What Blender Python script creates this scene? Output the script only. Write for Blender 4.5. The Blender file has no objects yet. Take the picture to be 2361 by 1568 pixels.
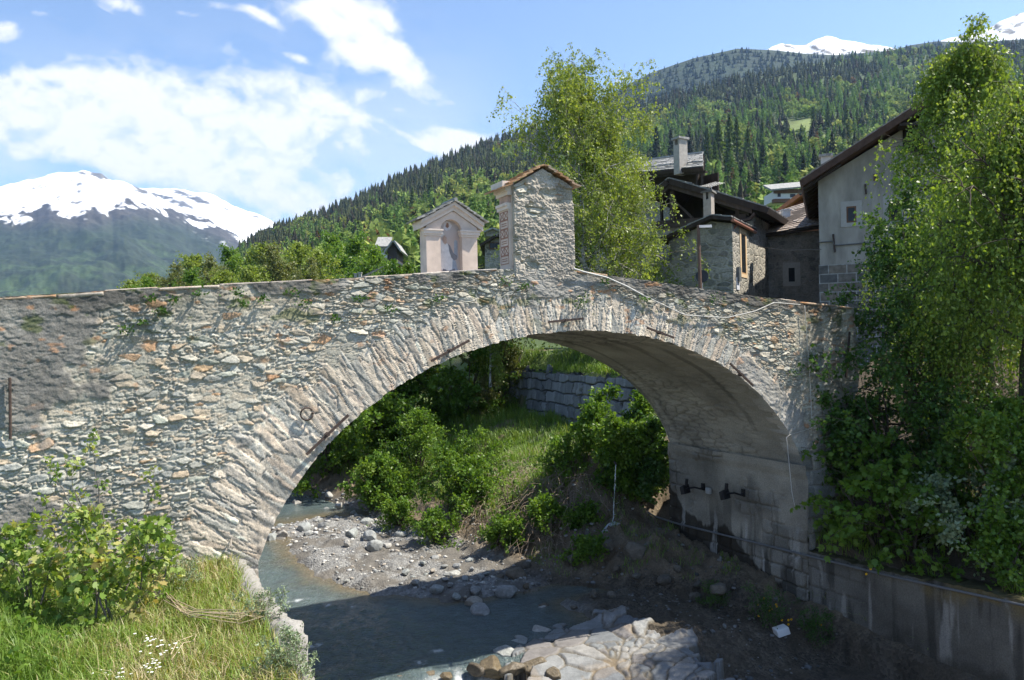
import bpy, math, random
import numpy as np
from math import sin, cos, tan, radians, pi, sqrt, atan2, exp
S = bpy.context.scene
COL = S.collection

# ------------------------------------------------------------------ camera
# world: X right, Y ahead, Z up, river surface at z = 0, metres
ZC = 7.0
FPX, W0, H0 = 1783., 2361., 1568.
ROLL = radians(1.3)
cd = bpy.data.cameras.new('camera'); cam = bpy.data.objects.new('camera', cd); COL.objects.link(cam)
cd.sensor_width = 36.; cd.lens = 36. * FPX / W0
cd.clip_start = .1; cd.clip_end = 40000.
from mathutils import Matrix, Vector
_c, _s = cos(ROLL), sin(ROLL)
cam.matrix_world = Matrix(((_c, _s, 0, 0), (0, 0, -1, 0), (-_s, _c, 0, ZC), (0, 0, 0, 1)))
S.camera = cam

# bridge frame: E along the bridge (to the right and away), N across it (away)
TH = radians(27)
E = np.array([cos(TH), sin(TH), 0.]); N = np.array([-sin(TH), cos(TH), 0.]); UP = np.array([0, 0, 1.])

# ------------------------------------------------------------------ light
EL, OFF = radians(56), radians(22)
tosun = cos(EL) * (cos(OFF) * E - sin(OFF) * N) + sin(EL) * UP
AZ = atan2(tosun[0], tosun[1])            # from +Y towards +X
wd = bpy.data.worlds.new('World'); S.world = wd; wd.use_nodes = True
sl = bpy.data.lights.new('sun', 'SUN'); sun = bpy.data.objects.new('sun', sl); COL.objects.link(sun)
sl.energy = 5.; sl.angle = radians(.53); sl.color = (1., .93, .81)
sun.location = (60, 20, 90)
sun.rotation_euler = Vector(-tosun).to_track_quat('-Z', 'Y').to_euler()
S.view_settings.view_transform = 'Standard'; S.view_settings.look = 'None'
S.view_settings.exposure = 1.0; S.view_settings.gamma = 1.
S.render.engine = 'CYCLES'
S.cycles.max_bounces = 6; S.cycles.diffuse_bounces = 3; S.cycles.glossy_bounces = 2
S.cycles.transmission_bounces = 4; S.cycles.volume_bounces = 0; S.cycles.transparent_max_bounces = 6
S.cycles.use_denoising = True

def build_sky():
    nt = wd.node_tree; nt.nodes.clear()
    n = lambda t: nt.nodes.new(t); L = nt.links.new
    sky = n('ShaderNodeTexSky'); sky.sky_type = 'NISHITA'; sky.sun_disc = False
    sky.sun_elevation = EL; sky.sun_rotation = AZ; sky.altitude = 1200; sky.air_density = 1.; sky.dust_density = 1.0; sky.ozone_density = 1.2
    bg = n('ShaderNodeBackground'); bg.inputs['Strength'].default_value = .125
    L(sky.outputs[0], bg.inputs[0])
    o = n('ShaderNodeOutputWorld'); L(bg.outputs[0], o.inputs[0])
build_sky()

# ------------------------------------------------------------------ picture -> place
def ray(x, y):
    u = (x - W0/2) / FPX; v = -(y - H0/2) / FPX
    return np.array([u*_c + v*_s, 1., -u*_s + v*_c])
def at(x, y, Y):
    p = ray(x, y) * Y; p[2] += ZC; return p
def gr(x, y, z=0.):
    r = ray(x, y); p = r * ((z - ZC) / r[2]); p[2] += ZC; return p
def sn(p): return float(p @ E), float(p @ N)
def SN(s, n, z=0.): return s*E + n*N + z*UP
def onplane(x, y, o, nrm):
    r = ray(x, y); c = np.array([0, 0, ZC]); t = ((np.asarray(o) - c) @ nrm) / (r @ nrm); return c + r*t

# ------------------------------------------------------------------ mesh helpers
def tag(o, label=None, cat=None, group=None, kind=None):
    if label: o['label'] = label
    if cat: o['category'] = cat
    if group: o['group'] = group
    if kind: o['kind'] = kind
    return o
def empty(name, loc=(0, 0, 0), label=None, cat=None, group=None):
    o = bpy.data.objects.new(name, None); COL.objects.link(o); o.location = loc; o.empty_display_size = .2
    return tag(o, label, cat, group)
def mesh(name, V, F, mat, parent=None, smooth=False, attrs=None, cols=None, loc=None):
    """F: list of (k,m) int arrays or list of tuples. V world (or local to loc). parent: keeps world place."""
    V = np.asarray(V, float).reshape(-1, 3)
    if loc is None and parent is not None: loc = np.array(parent['_o']) if '_o' in parent.keys() else np.array(parent.location)
    if loc is None: loc = np.zeros(3)
    loc = np.asarray(loc, float)
    me = bpy.data.meshes.new(name)
    if isinstance(F, np.ndarray): F = [F]
    if F and not isinstance(F[0], np.ndarray):
        me.from_pydata((V - loc).tolist(), [], [tuple(f) for f in F])
    else:
        F = [f for f in F if len(f)]
        loops = np.concatenate([f.ravel() for f in F]).astype(np.int32)
        tot = np.concatenate([np.full(len(f), f.shape[1]) for f in F]).astype(np.int32)
        st = np.concatenate([[0], np.cumsum(tot)[:-1]]).astype(np.int32)
        me.vertices.add(len(V)); me.vertices.foreach_set('co', (V - loc).astype(np.float32).ravel())
        me.loops.add(len(loops)); me.loops.foreach_set('vertex_index', loops)
        me.polygons.add(len(tot)); me.polygons.foreach_set('loop_start', st); me.polygons.foreach_set('loop_total', tot)
        me.update(calc_edges=True)
    if smooth: me.polygons.foreach_set('use_smooth', np.ones(len(me.polygons), bool))
    if attrs:
        for k, a in attrs.items():
            at_ = me.attributes.new(k, 'FLOAT', 'POINT'); at_.data.foreach_set('value', np.asarray(a, np.float32).ravel())
    if cols is not None:
        c4 = np.ones((len(V), 4), np.float32); c4[:, :3] = cols
        at_ = me.attributes.new('col', 'FLOAT_COLOR', 'POINT'); at_.data.foreach_set('color', c4.ravel())
    me.validate(); me.update()
    if mat is not None: me.materials.append(mat)
    o = bpy.data.objects.new(name, me); COL.objects.link(o)
    if parent is not None:
        o.parent = parent
        o.location = loc - (np.array(parent['_o']) if '_o' in parent.keys() else np.array(parent.location))
        o['_o'] = loc.tolist()
    else:
        o.location = loc
    return o
class MB:
    """collects shapes into one mesh"""
    def __init__(s): s.v = []; s.f = []; s.n = 0
    def add(s, V, F):
        V = np.asarray(V, float).reshape(-1, 3)
        s.v.append(V); s.f += [tuple(i + s.n for i in f) for f in F]; s.n += len(V)
    def hexa(s, b, t):
        """b, t: four points each, same winding (ccw seen from above)"""
        s.add(list(b) + list(t), [(3, 2, 1, 0), (4, 5, 6, 7), (0, 1, 5, 4), (1, 2, 6, 5), (2, 3, 7, 6), (3, 0, 4, 7)])
    def box(s, o, a, b, c):
        """corner o and three edge vectors"""
        o, a, b, c = (np.asarray(q, float) for q in (o, a, b, c))
        if np.dot(np.cross(a, b), c) < 0: a, b = b, a
        s.hexa([o, o+a, o+a+b, o+b], [o+c, o+a+c, o+a+b+c, o+b+c])
    def prism(s, poly, d):
        """planar polygon extruded by d"""
        P = [np.asarray(p, float) for p in poly]; d = np.asarray(d, float); k = len(P)
        nr = sum(np.cross(P[i], P[(i+1) % k]) for i in range(k))
        if np.dot(nr, d) < 0: P = P[::-1]
        s.add(P + [p + d for p in P], [tuple(range(k))[::-1], tuple(range(k, 2*k))] + [(i, (i+1) % k, k + (i+1) % k, k + i) for i in range(k)])
    def tube(s, pts, r, n=8, cap=True):
        P = np.asarray(pts, float); k = len(P); r = np.broadcast_to(np.asarray(r, float), (k,))
        T = np.gradient(P, axis=0); T /= np.linalg.norm(T, axis=1)[:, None] + 1e-9
        ref = np.array([0, 0, 1.]) if abs(T[:, 2]).mean() < .8 else np.array([1., 0, 0])
        A = np.cross(T, ref); A /= np.linalg.norm(A, axis=1)[:, None]; B = np.cross(T, A)
        an = np.arange(n) * 2*pi/n
        V = P[:, None] + r[:, None, None] * (np.cos(an)[None, :, None] * A[:, None] - np.sin(an)[None, :, None] * B[:, None])
        F = [(i*n + j, i*n + (j+1) % n, (i+1)*n + (j+1) % n, (i+1)*n + j) for i in range(k-1) for j in range(n)]
        if cap: F += [tuple(range(n))[::-1], tuple((k-1)*n + j for j in range(n))]
        s.add(V, F)
    def build(s, name, mat, parent=None, smooth=False, bevel=0):
        o = mesh(name, np.concatenate(s.v), s.f, mat, parent, smooth)
        if bevel:
            m = o.modifiers.new('bevel', 'BEVEL'); m.width = bevel; m.segments = 2; m.limit_method = 'ANGLE'
        return o
def grid(nu, nv):
    i = np.arange(nu-1)[:, None]; j = np.arange(nv-1)[None]
    a = (i*nv + j).ravel(); return np.stack([a, a + nv, a + nv + 1, a + 1], 1)

# ------------------------------------------------------------------ noise
def _hash(ix, iy, seed, k=0):
    h = (ix.astype(np.int64) * 374761393 + iy.astype(np.int64) * 668265263 + seed * 1442695041 + k * 2654435761) & 0xffffffff
    h = ((h ^ (h >> 13)) * 1274126177) & 0xffffffff
    h = ((h ^ (h >> 16)) * 2246822519) & 0xffffffff
    return ((h ^ (h >> 15)) & 0xffffff) / float(0x1000000)
def vn(x, y, seed=0):
    ix = np.floor(x); iy = np.floor(y); fx = x - ix; fy = y - iy
    fx = fx*fx*fx*(fx*(fx*6-15)+10); fy = fy*fy*fy*(fy*(fy*6-15)+10)
    a = _hash(ix, iy, seed); b = _hash(ix+1, iy, seed); c = _hash(ix, iy+1, seed); d = _hash(ix+1, iy+1, seed)
    return (a*(1-fx) + b*fx)*(1-fy) + (c*(1-fx) + d*fx)*fy
def fbm(x, y, o=4, seed=0):
    r = 0.; a = .5; t = 0.
    for i in range(o):
        r = r + a*vn(x*2**i + 17.3*i, y*2**i - 9.1*i, seed + i); t += a; a *= .5
    return r / t
def sst(a, b, x):
    t = np.clip((x - a) / (b - a), 0, 1); return t*t*(3 - 2*t)
def worley(x, y, seed=0, jit=.95):
    ix = np.floor(x); iy = np.floor(y)
    f1 = np.full(x.shape, 9.); f2 = np.full(x.shape, 9.)
    cx = np.zeros(x.shape); cy = np.zeros(x.shape); dx1 = np.zeros(x.shape); dy1 = np.zeros(x.shape)
    for a in (-1, 0, 1):
        for b in (-1, 0, 1):
            jx, jy = ix + a, iy + b
            px = jx + .5 + jit*(_hash(jx, jy, seed, 1) - .5); py = jy + .5 + jit*(_hash(jx, jy, seed, 2) - .5)
            d = np.hypot(x - px, y - py)
            c = d < f1
            f2 = np.where(c, f1, np.minimum(f2, d)); f1 = np.where(c, d, f1)
            cx = np.where(c, jx, cx); cy = np.where(c, jy, cy); dx1 = np.where(c, x - px, dx1); dy1 = np.where(c, y - py, dy1)
    return f1, f2, cx, cy, dx1, dy1

def blocks(x, y, w, h, seed=0, wob=.12):
    """courses of squared blocks: edge distance (m), column id, row id"""
    yy = y/h + wob*2*(fbm(x/w*.8, y/h*.8, 3, seed) - .5) + wob*(vn(x/w*3, y/h*3, seed+1) - .5); r = np.floor(yy); fy = yy - r
    xx = x/w + 7.3*_hash(r, r*0, seed, 1); xx = xx + .55*vn(xx*.9, r, seed+2) + wob*(vn(x/w*3, y/h*3, seed+3) - .5); c = np.floor(xx); fx = xx - c
    split = _hash(c, r, seed, 4) < .25; c = np.where(split & (fx > .5), c + .5, c); fx = np.where(split, (fx*2) % 1, fx)
    e = np.minimum(np.minimum(fx, 1 - fx)*w*np.where(split, .5, 1.), np.minimum(fy, 1 - fy)*h)
    return e, c*2, r
# ------------------------------------------------------------------ materials
MATS = {}
class NT:
    def __init__(s, name):
        s.m = bpy.data.materials.new(name); s.m.use_nodes = True; s.t = s.m.node_tree
        s.b = s.t.nodes['Principled BSDF']; s.o = s.t.nodes['Material Output']
        s.b.inputs['Roughness'].default_value = .9; s.b.inputs['Specular IOR Level'].default_value = .25
    def n(s, ty, **k):
        q = s.t.nodes.new(ty)
        for a, v in k.items(): setattr(q, a, v)
        return q
    def l(s, a, b): s.t.links.new(a, b)
    def co(s, scale=(1, 1, 1), rot=(0, 0, 0), kind='Object'):
        t = s.n('ShaderNodeTexCoord'); m = s.n('ShaderNodeMapping'); m.inputs['Scale'].default_value = scale; m.inputs['Rotation'].default_value = rot
        s.l(t.outputs[kind], m.inputs[0]); return m.outputs[0]
    def noise(s, vec, scale, det=5, rough=.55, dist=0.):
        t = s.n('ShaderNodeTexNoise'); t.inputs['Scale'].default_value = scale; t.inputs['Detail'].default_value = det
        t.inputs['Roughness'].default_value = rough; t.inputs['Distortion'].default_value = dist
        s.l(vec, t.inputs['Vector']); return t.outputs['Fac']
    def vor(s, vec, scale, feat='F1', rnd=1.):
        t = s.n('ShaderNodeTexVoronoi'); t.feature = feat; t.inputs['Scale'].default_value = scale; t.inputs['Randomness'].default_value = rnd
        s.l(vec, t.inputs['Vector']); return t
    def ramp(s, fac, stops, interp='LINEAR'):
        r = s.n('ShaderNodeValToRGB'); r.color_ramp.interpolation = interp
        while len(r.color_ramp.elements) < len(stops): r.color_ramp.elements.new(.5)
        for e, (p, c) in zip(r.color_ramp.elements, stops):
            e.position = p; e.color = (c, c, c, 1) if isinstance(c, (int, float)) else (*c, 1)
        s.l(fac, r.inputs[0]); return r.outputs[0]
    def mix(s, f, a, b, mode='MIX'):
        m = s.n('ShaderNodeMix'); m.data_type = 'RGBA'; m.blend_type = mode
        for k, v in (('Factor', f), ('A', a), ('B', b)):
            i = [q for q in m.inputs if q.name == k and (q.type == ('VALUE' if k == 'Factor' else 'RGBA'))][0]
            if isinstance(v, (int, float)): i.default_value = v if k == 'Factor' else (v, v, v, 1)
            elif isinstance(v, tuple): i.default_value = (*v, 1)
            else: s.l(v, i)
        return [q for q in m.outputs if q.type == 'RGBA'][0]
    def math(s, op, a, b=None):
        m = s.n('ShaderNodeMath'); m.operation = op
        for i, v in enumerate((a, b)):
            if v is None: continue
            if isinstance(v, (int, float)): m.inputs[i].default_value = v
            else: s.l(v, m.inputs[i])
        return m.outputs[0]
    def bump(s, h, strength=.5, dist=.02):
        b = s.n('ShaderNodeBump'); b.inputs['Strength'].default_value = strength; b.inputs['Distance'].default_value = dist
        s.l(h, b.inputs['Height']); s.l(b.outputs[0], s.b.inputs['Normal'])
    def base(s, c):
        if isinstance(c, tuple): s.b.inputs['Base Color'].default_value = (*c, 1)
        else: s.l(c, s.b.inputs['Base Color'])
    def attr(s, name, out='Color'):
        a = s.n('ShaderNodeAttribute'); a.attribute_name = name; return a.outputs[out]
def m_attr(name, fine=30., amt=.35, bump=.6, dist=.01, rough=.92, zs=1.):
    t = NT(name); v = t.co((1, 1, zs)); nz = t.noise(v, fine, 6, .65)
    c = t.mix(1., t.attr('col'), t.ramp(nz, [(.25, 1 - amt), (.75, 1 + amt)]), 'MULTIPLY'); t.base(c)
    t.bump(nz, bump, dist); t.b.inputs['Roughness'].default_value = rough; return t.m
def m_plain(name, c, var=.25, sc=8., bump=.3, dist=.01, rough=.85, stretch=(1, 1, 1), metal=0.):
    t = NT(name); v = t.co(stretch); nz = t.noise(v, sc, 6, .6)
    c = np.array(c); t.base(t.ramp(nz, [(.25, tuple(c*(1 - var))), (.75, tuple(np.minimum(c*(1 + var), .9)))]))
    if bump: t.bump(nz, bump, dist)
    t.b.inputs['Roughness'].default_value = rough; t.b.inputs['Metallic'].default_value = metal; return t.m
def m_leaf(name, stops, trans=.35, rough=.45):
    t = NT(name); c = t.ramp(t.attr('tint', 'Fac'), stops)
    t.base(c); t.b.inputs['Roughness'].default_value = rough; t.b.inputs['Specular IOR Level'].default_value = .35
    tr = t.n('ShaderNodeBsdfTranslucent'); t.l(t.mix(1., c, (1.25, 1.2, .5), 'MULTIPLY'), tr.inputs[0])
    ms = t.n('ShaderNodeMixShader'); ms.inputs[0].default_value = trans
    t.l(t.b.outputs[0], ms.inputs[1]); t.l(tr.outputs[0], ms.inputs[2]); t.l(ms.outputs[0], t.o.inputs[0]); return t.m
# ================================================================== OLD STONE BRIDGE
STONE = m_attr('rubble_stone', 38., .38, .7, .012)
PALS = np.array([(.37,.37,.345),(.43,.42,.38),(.33,.345,.325),(.50,.48,.43),(.40,.41,.385),(.28,.29,.28),(.45,.40,.33),(.36,.38,.345),(.55,.53,.48),(.41,.36,.30),(.31,.325,.32),(.44,.37,.29)])
PALR = np.array([(.56,.49,.40),(.51,.45,.37),(.44,.40,.345),(.60,.53,.44),(.36,.355,.325),(.52,.44,.36),(.43,.42,.38),(.62,.56,.47),(.46,.39,.31),(.39,.38,.34)])
def pick(pal, cx, cy, seed, warp=1.):
    r = _hash(cx, cy, seed, 5)**warp
    c = pal[np.minimum((r*len(pal)).astype(int), len(pal)-1)]*np.array((1.02, 1., .965))
    return c * (.86 + .28*_hash(cx, cy, seed, 6))[..., None]
def rubble(x, y, seed, w=.125, h=.052, pal=PALS, mort=(.41, .385, .33), big=.4):
    """height (m) and albedo of a random rubble wall"""
    wx = x + .05*(fbm(x*4, y*6, 3, seed+20) - .5)*2; wy = y + .035*(fbm(x*3.2, y*6, 3, seed+30) - .5)*2
    wy = wy + .10*(vn(x*.55, y*.5, seed+35) - .5) + .02*(vn(x*2.2, y*2.2, seed+36)-.5)
    f1, f2, ax, ay, dx, dy = worley(wx/(w*2.05), wy/(h*2.05), seed)
    g1, g2, bx, by, ex, ey = worley(wx/w, wy/h, seed + 7)
    isbig = _hash(ax, ay, seed, 3) < big
    e_c = (f2 - f1)*2.; e_f = np.minimum(g2 - g1, e_c*1.3)
    e = np.where(isbig, e_c, e_f) + .10*(fbm(x*22, y*26, 2, seed+3) - .5)
    ix = np.where(isbig, ax + 5000, bx); iy = np.where(isbig, ay, by)
    tx = _hash(ix, iy, seed, 8) - .5; ty = _hash(ix, iy, seed, 9) - .5
    pr = _hash(ix, iy, seed, 10)
    lx = np.where(isbig, dx, ex); ly = np.where(isbig, dy, ey)
    m = sst(.02, .26, e)*(1 - .6*sst(.54, .70, fbm(x*1.1, y*1.3, 4, seed+40)))
    size = np.where(isbig, 1.5, 1.)
    H = m*(.010 + .020*pr*size) + m*(lx*tx*.026 + ly*(ty*.045 - .008))*size
    H = H + m*.014*(fbm(x*14 + ix*3.1, y*30 + iy*1.7, 3, seed+5) - .5)*2
    H = H + (1 - m)*.008*(fbm(x*30, y*30, 2, seed+6) - .5)
    c = pick(pal, ix, iy, seed)
    str_ = .82 + .36*fbm(x*9 + ix*1.3, y*46 + ix*2.1, 3, seed+11)
    c = c*str_[..., None]
    mc = np.array(mort)*(.75 + .5*fbm(x*9, y*9, 3, seed+12))[..., None]
    c = mc*(1 - m[..., None]) + c*m[..., None]
    ru = (_hash(ix, iy, seed, 13) < .022)[..., None]; c = np.where(ru, c*np.array((1.12, .78, .58)), c)*np.array((1.02, 1.0, .945))
    gap = sst(.10, .0, e)[..., None]; c = c*(1 - .26*gap)
    return H, c, m

# traced outlines -> bridge plane (n = 14)
D0 = 14.; BW = 5.0
def facept(x, y, d=D0):
    r = ray(x, y); p = r*(d/(r @ N)); return p @ E, p[2] + ZC
TOP = np.array([facept(*p) for p in [(-160, 692), (0, 685), (150, 676), (275, 668), (450, 659), (650, 650), (800, 641), (960, 632), (1080, 624), (1190, 619), (1325, 625), (1420, 637), (1520, 650), (1615, 665), (1700, 678), (1800, 690), (1975, 710)]])
INT = np.array([facept(*p) for p in [(590, 1290), (618, 1225), (650, 1165), (700, 1085), (800, 980), (930, 880), (1060, 815), (1165, 785), (1280, 767), (1375, 765), (1480, 775), (1600, 810), (1700, 870), (1770, 938), (1812, 1010), (1840, 1075)]])
s0, s1 = INT[0, 0], INT[-1, 0]
def smooth_interp(x, xs, ys, k=.35):
    return (np.interp(x - k, xs, ys) + 2*np.interp(x, xs, ys) + np.interp(x + k, xs, ys)) / 4
def ztop(s): return smooth_interp(s, TOP[:, 0], TOP[:, 1], .3)
_cs, _cz = 8.75, INT[:, 1].max() - 8.0            # centre for the voussoir fan
_ia = np.arctan2(INT[:, 1] - _cz, INT[:, 0] - _cs); _ir = np.hypot(INT[:, 0] - _cs, INT[:, 1] - _cz)
_ao = np.argsort(_ia)
def zint(s):
    return np.interp(s, INT[:, 0], INT[:, 1]) if False else _spl(s)
# smooth curve through the traced intrados (natural fit in the angle about the fan centre)
_rf = np.polynomial.Polynomial.fit(_ia, _ir, 5)
_aa = np.linspace(_ia.min(), _ia.max(), 900); _xs = _cs + _rf(_aa)*np.cos(_aa); _zs = _cz + _rf(_aa)*np.sin(_aa)
_o = np.argsort(_xs)
def _spl(s): return np.interp(s, _xs[_o], _zs[_o])
s0, s1 = _xs.min(), _xs.max()
BAT = tan(radians(2.5))
def face_field(s, z):
    H, c, m = rubble(s, z, 11)
    # the arch ring
    an = np.arctan2(z - _cz, s - _cs); rr = np.hypot(s - _cs, z - _cz); rho = rr - _rf(np.clip(an, _ia.min(), _ia.max()))
    arc = an*8.0
    wa = arc + .022*(fbm(s*2.5, z*2.5, 3, 51) - .5)*2 + .018*(vn(s*9, z*9, 52) - .5)
    f1, f2, ax, ay, dx, dy = worley(wa/.078, rho/.55 + _hash(np.floor(wa/.105), np.floor(wa*0), 5, 1)*0 + .35*vn(arc*3, rho*.5, 53), 55)
    g1, g2, bx, by, ex, ey = worley(wa/.125, rho/.8 + .2, 56)
    wide = _hash(bx, by, 5, 4) < .35
    e = np.where(wide, (g2 - g1)*1.9, f2 - f1) + .12*(fbm(s*20, z*20, 2, 58) - .5); jx = np.where(wide, bx + 900, ax); jy = np.where(wide, by, ay)
    mr = sst(.02, .14, e)
    Hr = mr*(.010 + .016*_hash(jx, jy, 5, 2)) + mr*np.where(wide, ex, dx)*(_hash(jx, jy, 5, 7) - .5)*.018
    Hr = Hr + mr*.008*(fbm(arc*30, rho*10 + jx, 3, 61) - .5)*2 + .012*(fbm(s*16, z*16, 3, 64) - .5)
    cr = pick(PALR, jx, jy, 57)*(.84 + .32*fbm(arc*26 + jx, rho*9, 4, 62))[..., None]*(.75 + .5*_hash(jx, jy, 5, 15))[..., None]
    mc = np.array((.40, .37, .32))*(.75 + .5*fbm(s*9, z*9, 3, 63))[..., None]
    cr = mc*(1 - mr[..., None]) + cr*mr[..., None]
    cr = cr*(1 - .35*sst(.07, .0, e)[..., None])
    T = np.interp(s, [s0, 3.2, 5.5, 8.5, 11, 13, s1], [1.25, 1.05, .86, .74, .76, .72, .6]) + .34*(_hash(jx, jx*0, 5, 12) - .5)
    ring = sst(.06, -.06, rho - T)*sst(-.3, .0, rho + .25)*np.where((s > s0 - 1.9) & (an > -.05) & (an < pi + .05), 1., 0.)
    ring = ring * sst(-.2, .25, z - _cz - 3.1 - .0*s)
    k = ring[..., None]
    H = H*(1 - ring) + Hr*ring; c = c*(1 - k) + cr*k
    # grey render that still covers the wall: upper left, under the coping, at the right haunch
    nz = fbm(s*.9, z*1.1, 5, 71); nz2 = fbm(s*3, z*3, 4, 72)
    zt = ztop(s)
    left = sst(2.0, -1.2, s + .55*(zt - z))*1.0
    band = sst(.42, .1, zt - z)*(.55 + .45*sst(.4, .6, vn(s*.7, s*0, 75)))
    patch = sst(.62, .25, np.hypot((s - 5.35)/.55, (zt - z)/.55))
    und = sst(1., .6, np.hypot((s - 8.15)/1.15, (zt - z - .05)/.62))
    haunch = sst(.9, .3, rho)*sst(12.6, 13.8, s)*.9
    pl = np.maximum.reduce([left*.92, band*.9, patch*1.3, haunch, und*1.2])
    P = sst(.47, .62, pl*.72 + (nz - .5)*1.1 + (nz2 - .5)*.5 + .12)
    Hp = .036 + .03*(fbm(s*2.4, z*3.4, 5, 73) - .5) + .026*(fbm(s*9, z*16, 4, 74) - .5) + .3*(H - .03)
    pc = np.array((.165, .158, .145))*(.55 + .95*fbm(s*1.6, z*2.0, 5, 76))[..., None]
    light = sst(.45, .7, fbm(s*1.1, z*1.4, 4, 77))[..., None]
    pc = pc*(1 - .5*light) + np.array((.40, .38, .335))*.5*light
    isund = np.clip(np.maximum(und, haunch)*1.2, 0, 1)[..., None]
    pc = pc*(1 - isund) + isund*np.array((.40, .38, .34))*(.7 + .6*fbm(s*2.5, z*3, 4, 79))[..., None]
    k = P[..., None]
    H = H*(1 - P) + Hp*P; c = c*(1 - .9*k) + pc*.9*k
    # weathering: dirt below the coping, rust streaks, lichen
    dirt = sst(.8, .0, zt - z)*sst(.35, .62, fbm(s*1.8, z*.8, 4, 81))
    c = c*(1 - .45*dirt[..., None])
    rust = .7*sst(.70, .80, fbm(s*3.5, z*6., 4, 83))*sst(3.5, .3, zt - z)
    c = c*(1 - rust[..., None]) + rust[..., None]*np.array((.42, .22, .11))*(.6 + .8*nz2)[..., None]
    moss = sst(.66, .74, fbm(s*2.6, z*4.5, 4, 85))*sst(1.7, .2, zt - z)*sst(.04, .0, H - .03 + .02*nz2)
    c = c*(1 - .8*moss[..., None]) + .8*moss[..., None]*np.array((.09, .115, .035))
    c = c*(.80 + .40*fbm(s*.5, z*.7, 4, 87))[..., None]
    wet = sst(14.6, 16.2, s + .5*(fbm(s*2, z*.7, 4, 88) - .5))*sst(.3, .6, fbm(s*2.6, z*.55, 4, 89))
    c = c*(1 - .35*wet[..., None])
    # big blocks of the abutment, low at the right end
    blk = sst(4.15, 3.9, z)*sst(14.3, 14.7, s)
    eb, ax, ay = blocks(s, z, .72, .4, 92)
    mb = sst(.0, .05, eb)
    cb = np.array((.27, .27, .25))*(.7 + .6*_hash(ax, ay, 93, 1))[..., None]*(.75 + .5*fbm(s*6, z*6, 4, 94))[..., None]
    cb = cb*mb[..., None] + (1 - mb[..., None])*np.array((.34, .325, .29))
    H = H*(1 - blk) + blk*(.05*mb + .02*fbm(s*8, z*8, 3, 95)); c = c*(1 - blk[..., None]) + cb*blk[..., None]
    return H, np.clip(c, .02, .75)

bridge = empty('stone_bridge', SN(8.7, D0 + BW/2, 7.), 'old humpbacked bridge of grey rubble stone with one wide arch', 'bridge')
def face_pos(s, z, H):
    n = D0 - H + np.maximum(z - 3., -2)*BAT - 4.4*BAT
    return s[..., None]*E + n[..., None]*N + z[..., None]*UP
def build_face():
    Vs, Fs, Cs, off = [], [], [], 0
    # three patches sharing borders
    send = lambda z: 17.0 + .18*(z - 4.5)*.55
    for sa, sb, ds, nr, kind in ((-4.6, s0, .0145, 370, 'l'), (s0, s1, .0155, 300, 'm'), (s1, 17.3, .02, 300, 'r')):
        ss = np.linspace(sa, sb, int((sb - sa)/ds) + 2); t = np.linspace(0, 1, nr)
        up = ztop(ss)
        if kind == 'm':
            lo = _spl(ss) + .035*(_hash(np.floor(np.arctan2(_spl(ss) - _cz, ss - _cs)*8/.105), ss*0, 3, 3) - .5)
        else: lo = np.full(ss.shape, 2.4 if kind == 'l' else 1.2)
        Sg = np.repeat(ss[:, None], nr, 1); Zg = lo[:, None] + (up - lo)[:, None]*t[None]
        if kind == 'r':      # leaning ragged end
            f = (Sg - sa)/(sb - sa); Sg = sa + f*(np.minimum(17.25, 15.75 + (Zg - 2.2)*.42) - sa) + f*.10*(fbm(Zg*3, Zg*0, 3, 4) - .5)
        H, c = face_field(Sg, Zg)
        edge = sst(0, .015, 1 - t)[None]*0 + 1
        V = face_pos(Sg, Zg, H*edge)
        Vs.append(V.reshape(-1, 3)); Cs.append(c.reshape(-1, 3)); Fs.append(grid(len(ss), nr) + off); off += V.shape[0]*nr
        if kind == 'm':       # voussoir ends turn under the arch
            b = V[:, 0]; b2 = b + .5*N + np.array([0, 0, .03])
            Vs.append(np.concatenate([b, b2])); Cs.append(np.concatenate([c[:, 0], c[:, 0]*.8]))
            i = np.arange(len(ss) - 1); k = len(ss)
            Fs.append(np.stack([i + k, i + k + 1, i + 1, i], 1) + off); off += 2*k
        if kind == 'r':       # return of the wall end
            b = V[-1]; b2 = b + 1.2*N - .1*E
            Vs.append(np.concatenate([b, b2])); Cs.append(np.concatenate([c[-1], c[-1]]))
            i = np.arange(nr - 1); Fs.append(np.stack([i, i + nr, i + nr + 1, i + 1], 1) + off); off += 2*nr
    return mesh('spandrel_wall', np.concatenate(Vs), Fs, STONE, bridge, True, cols=np.concatenate(Cs))
build_face()

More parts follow.
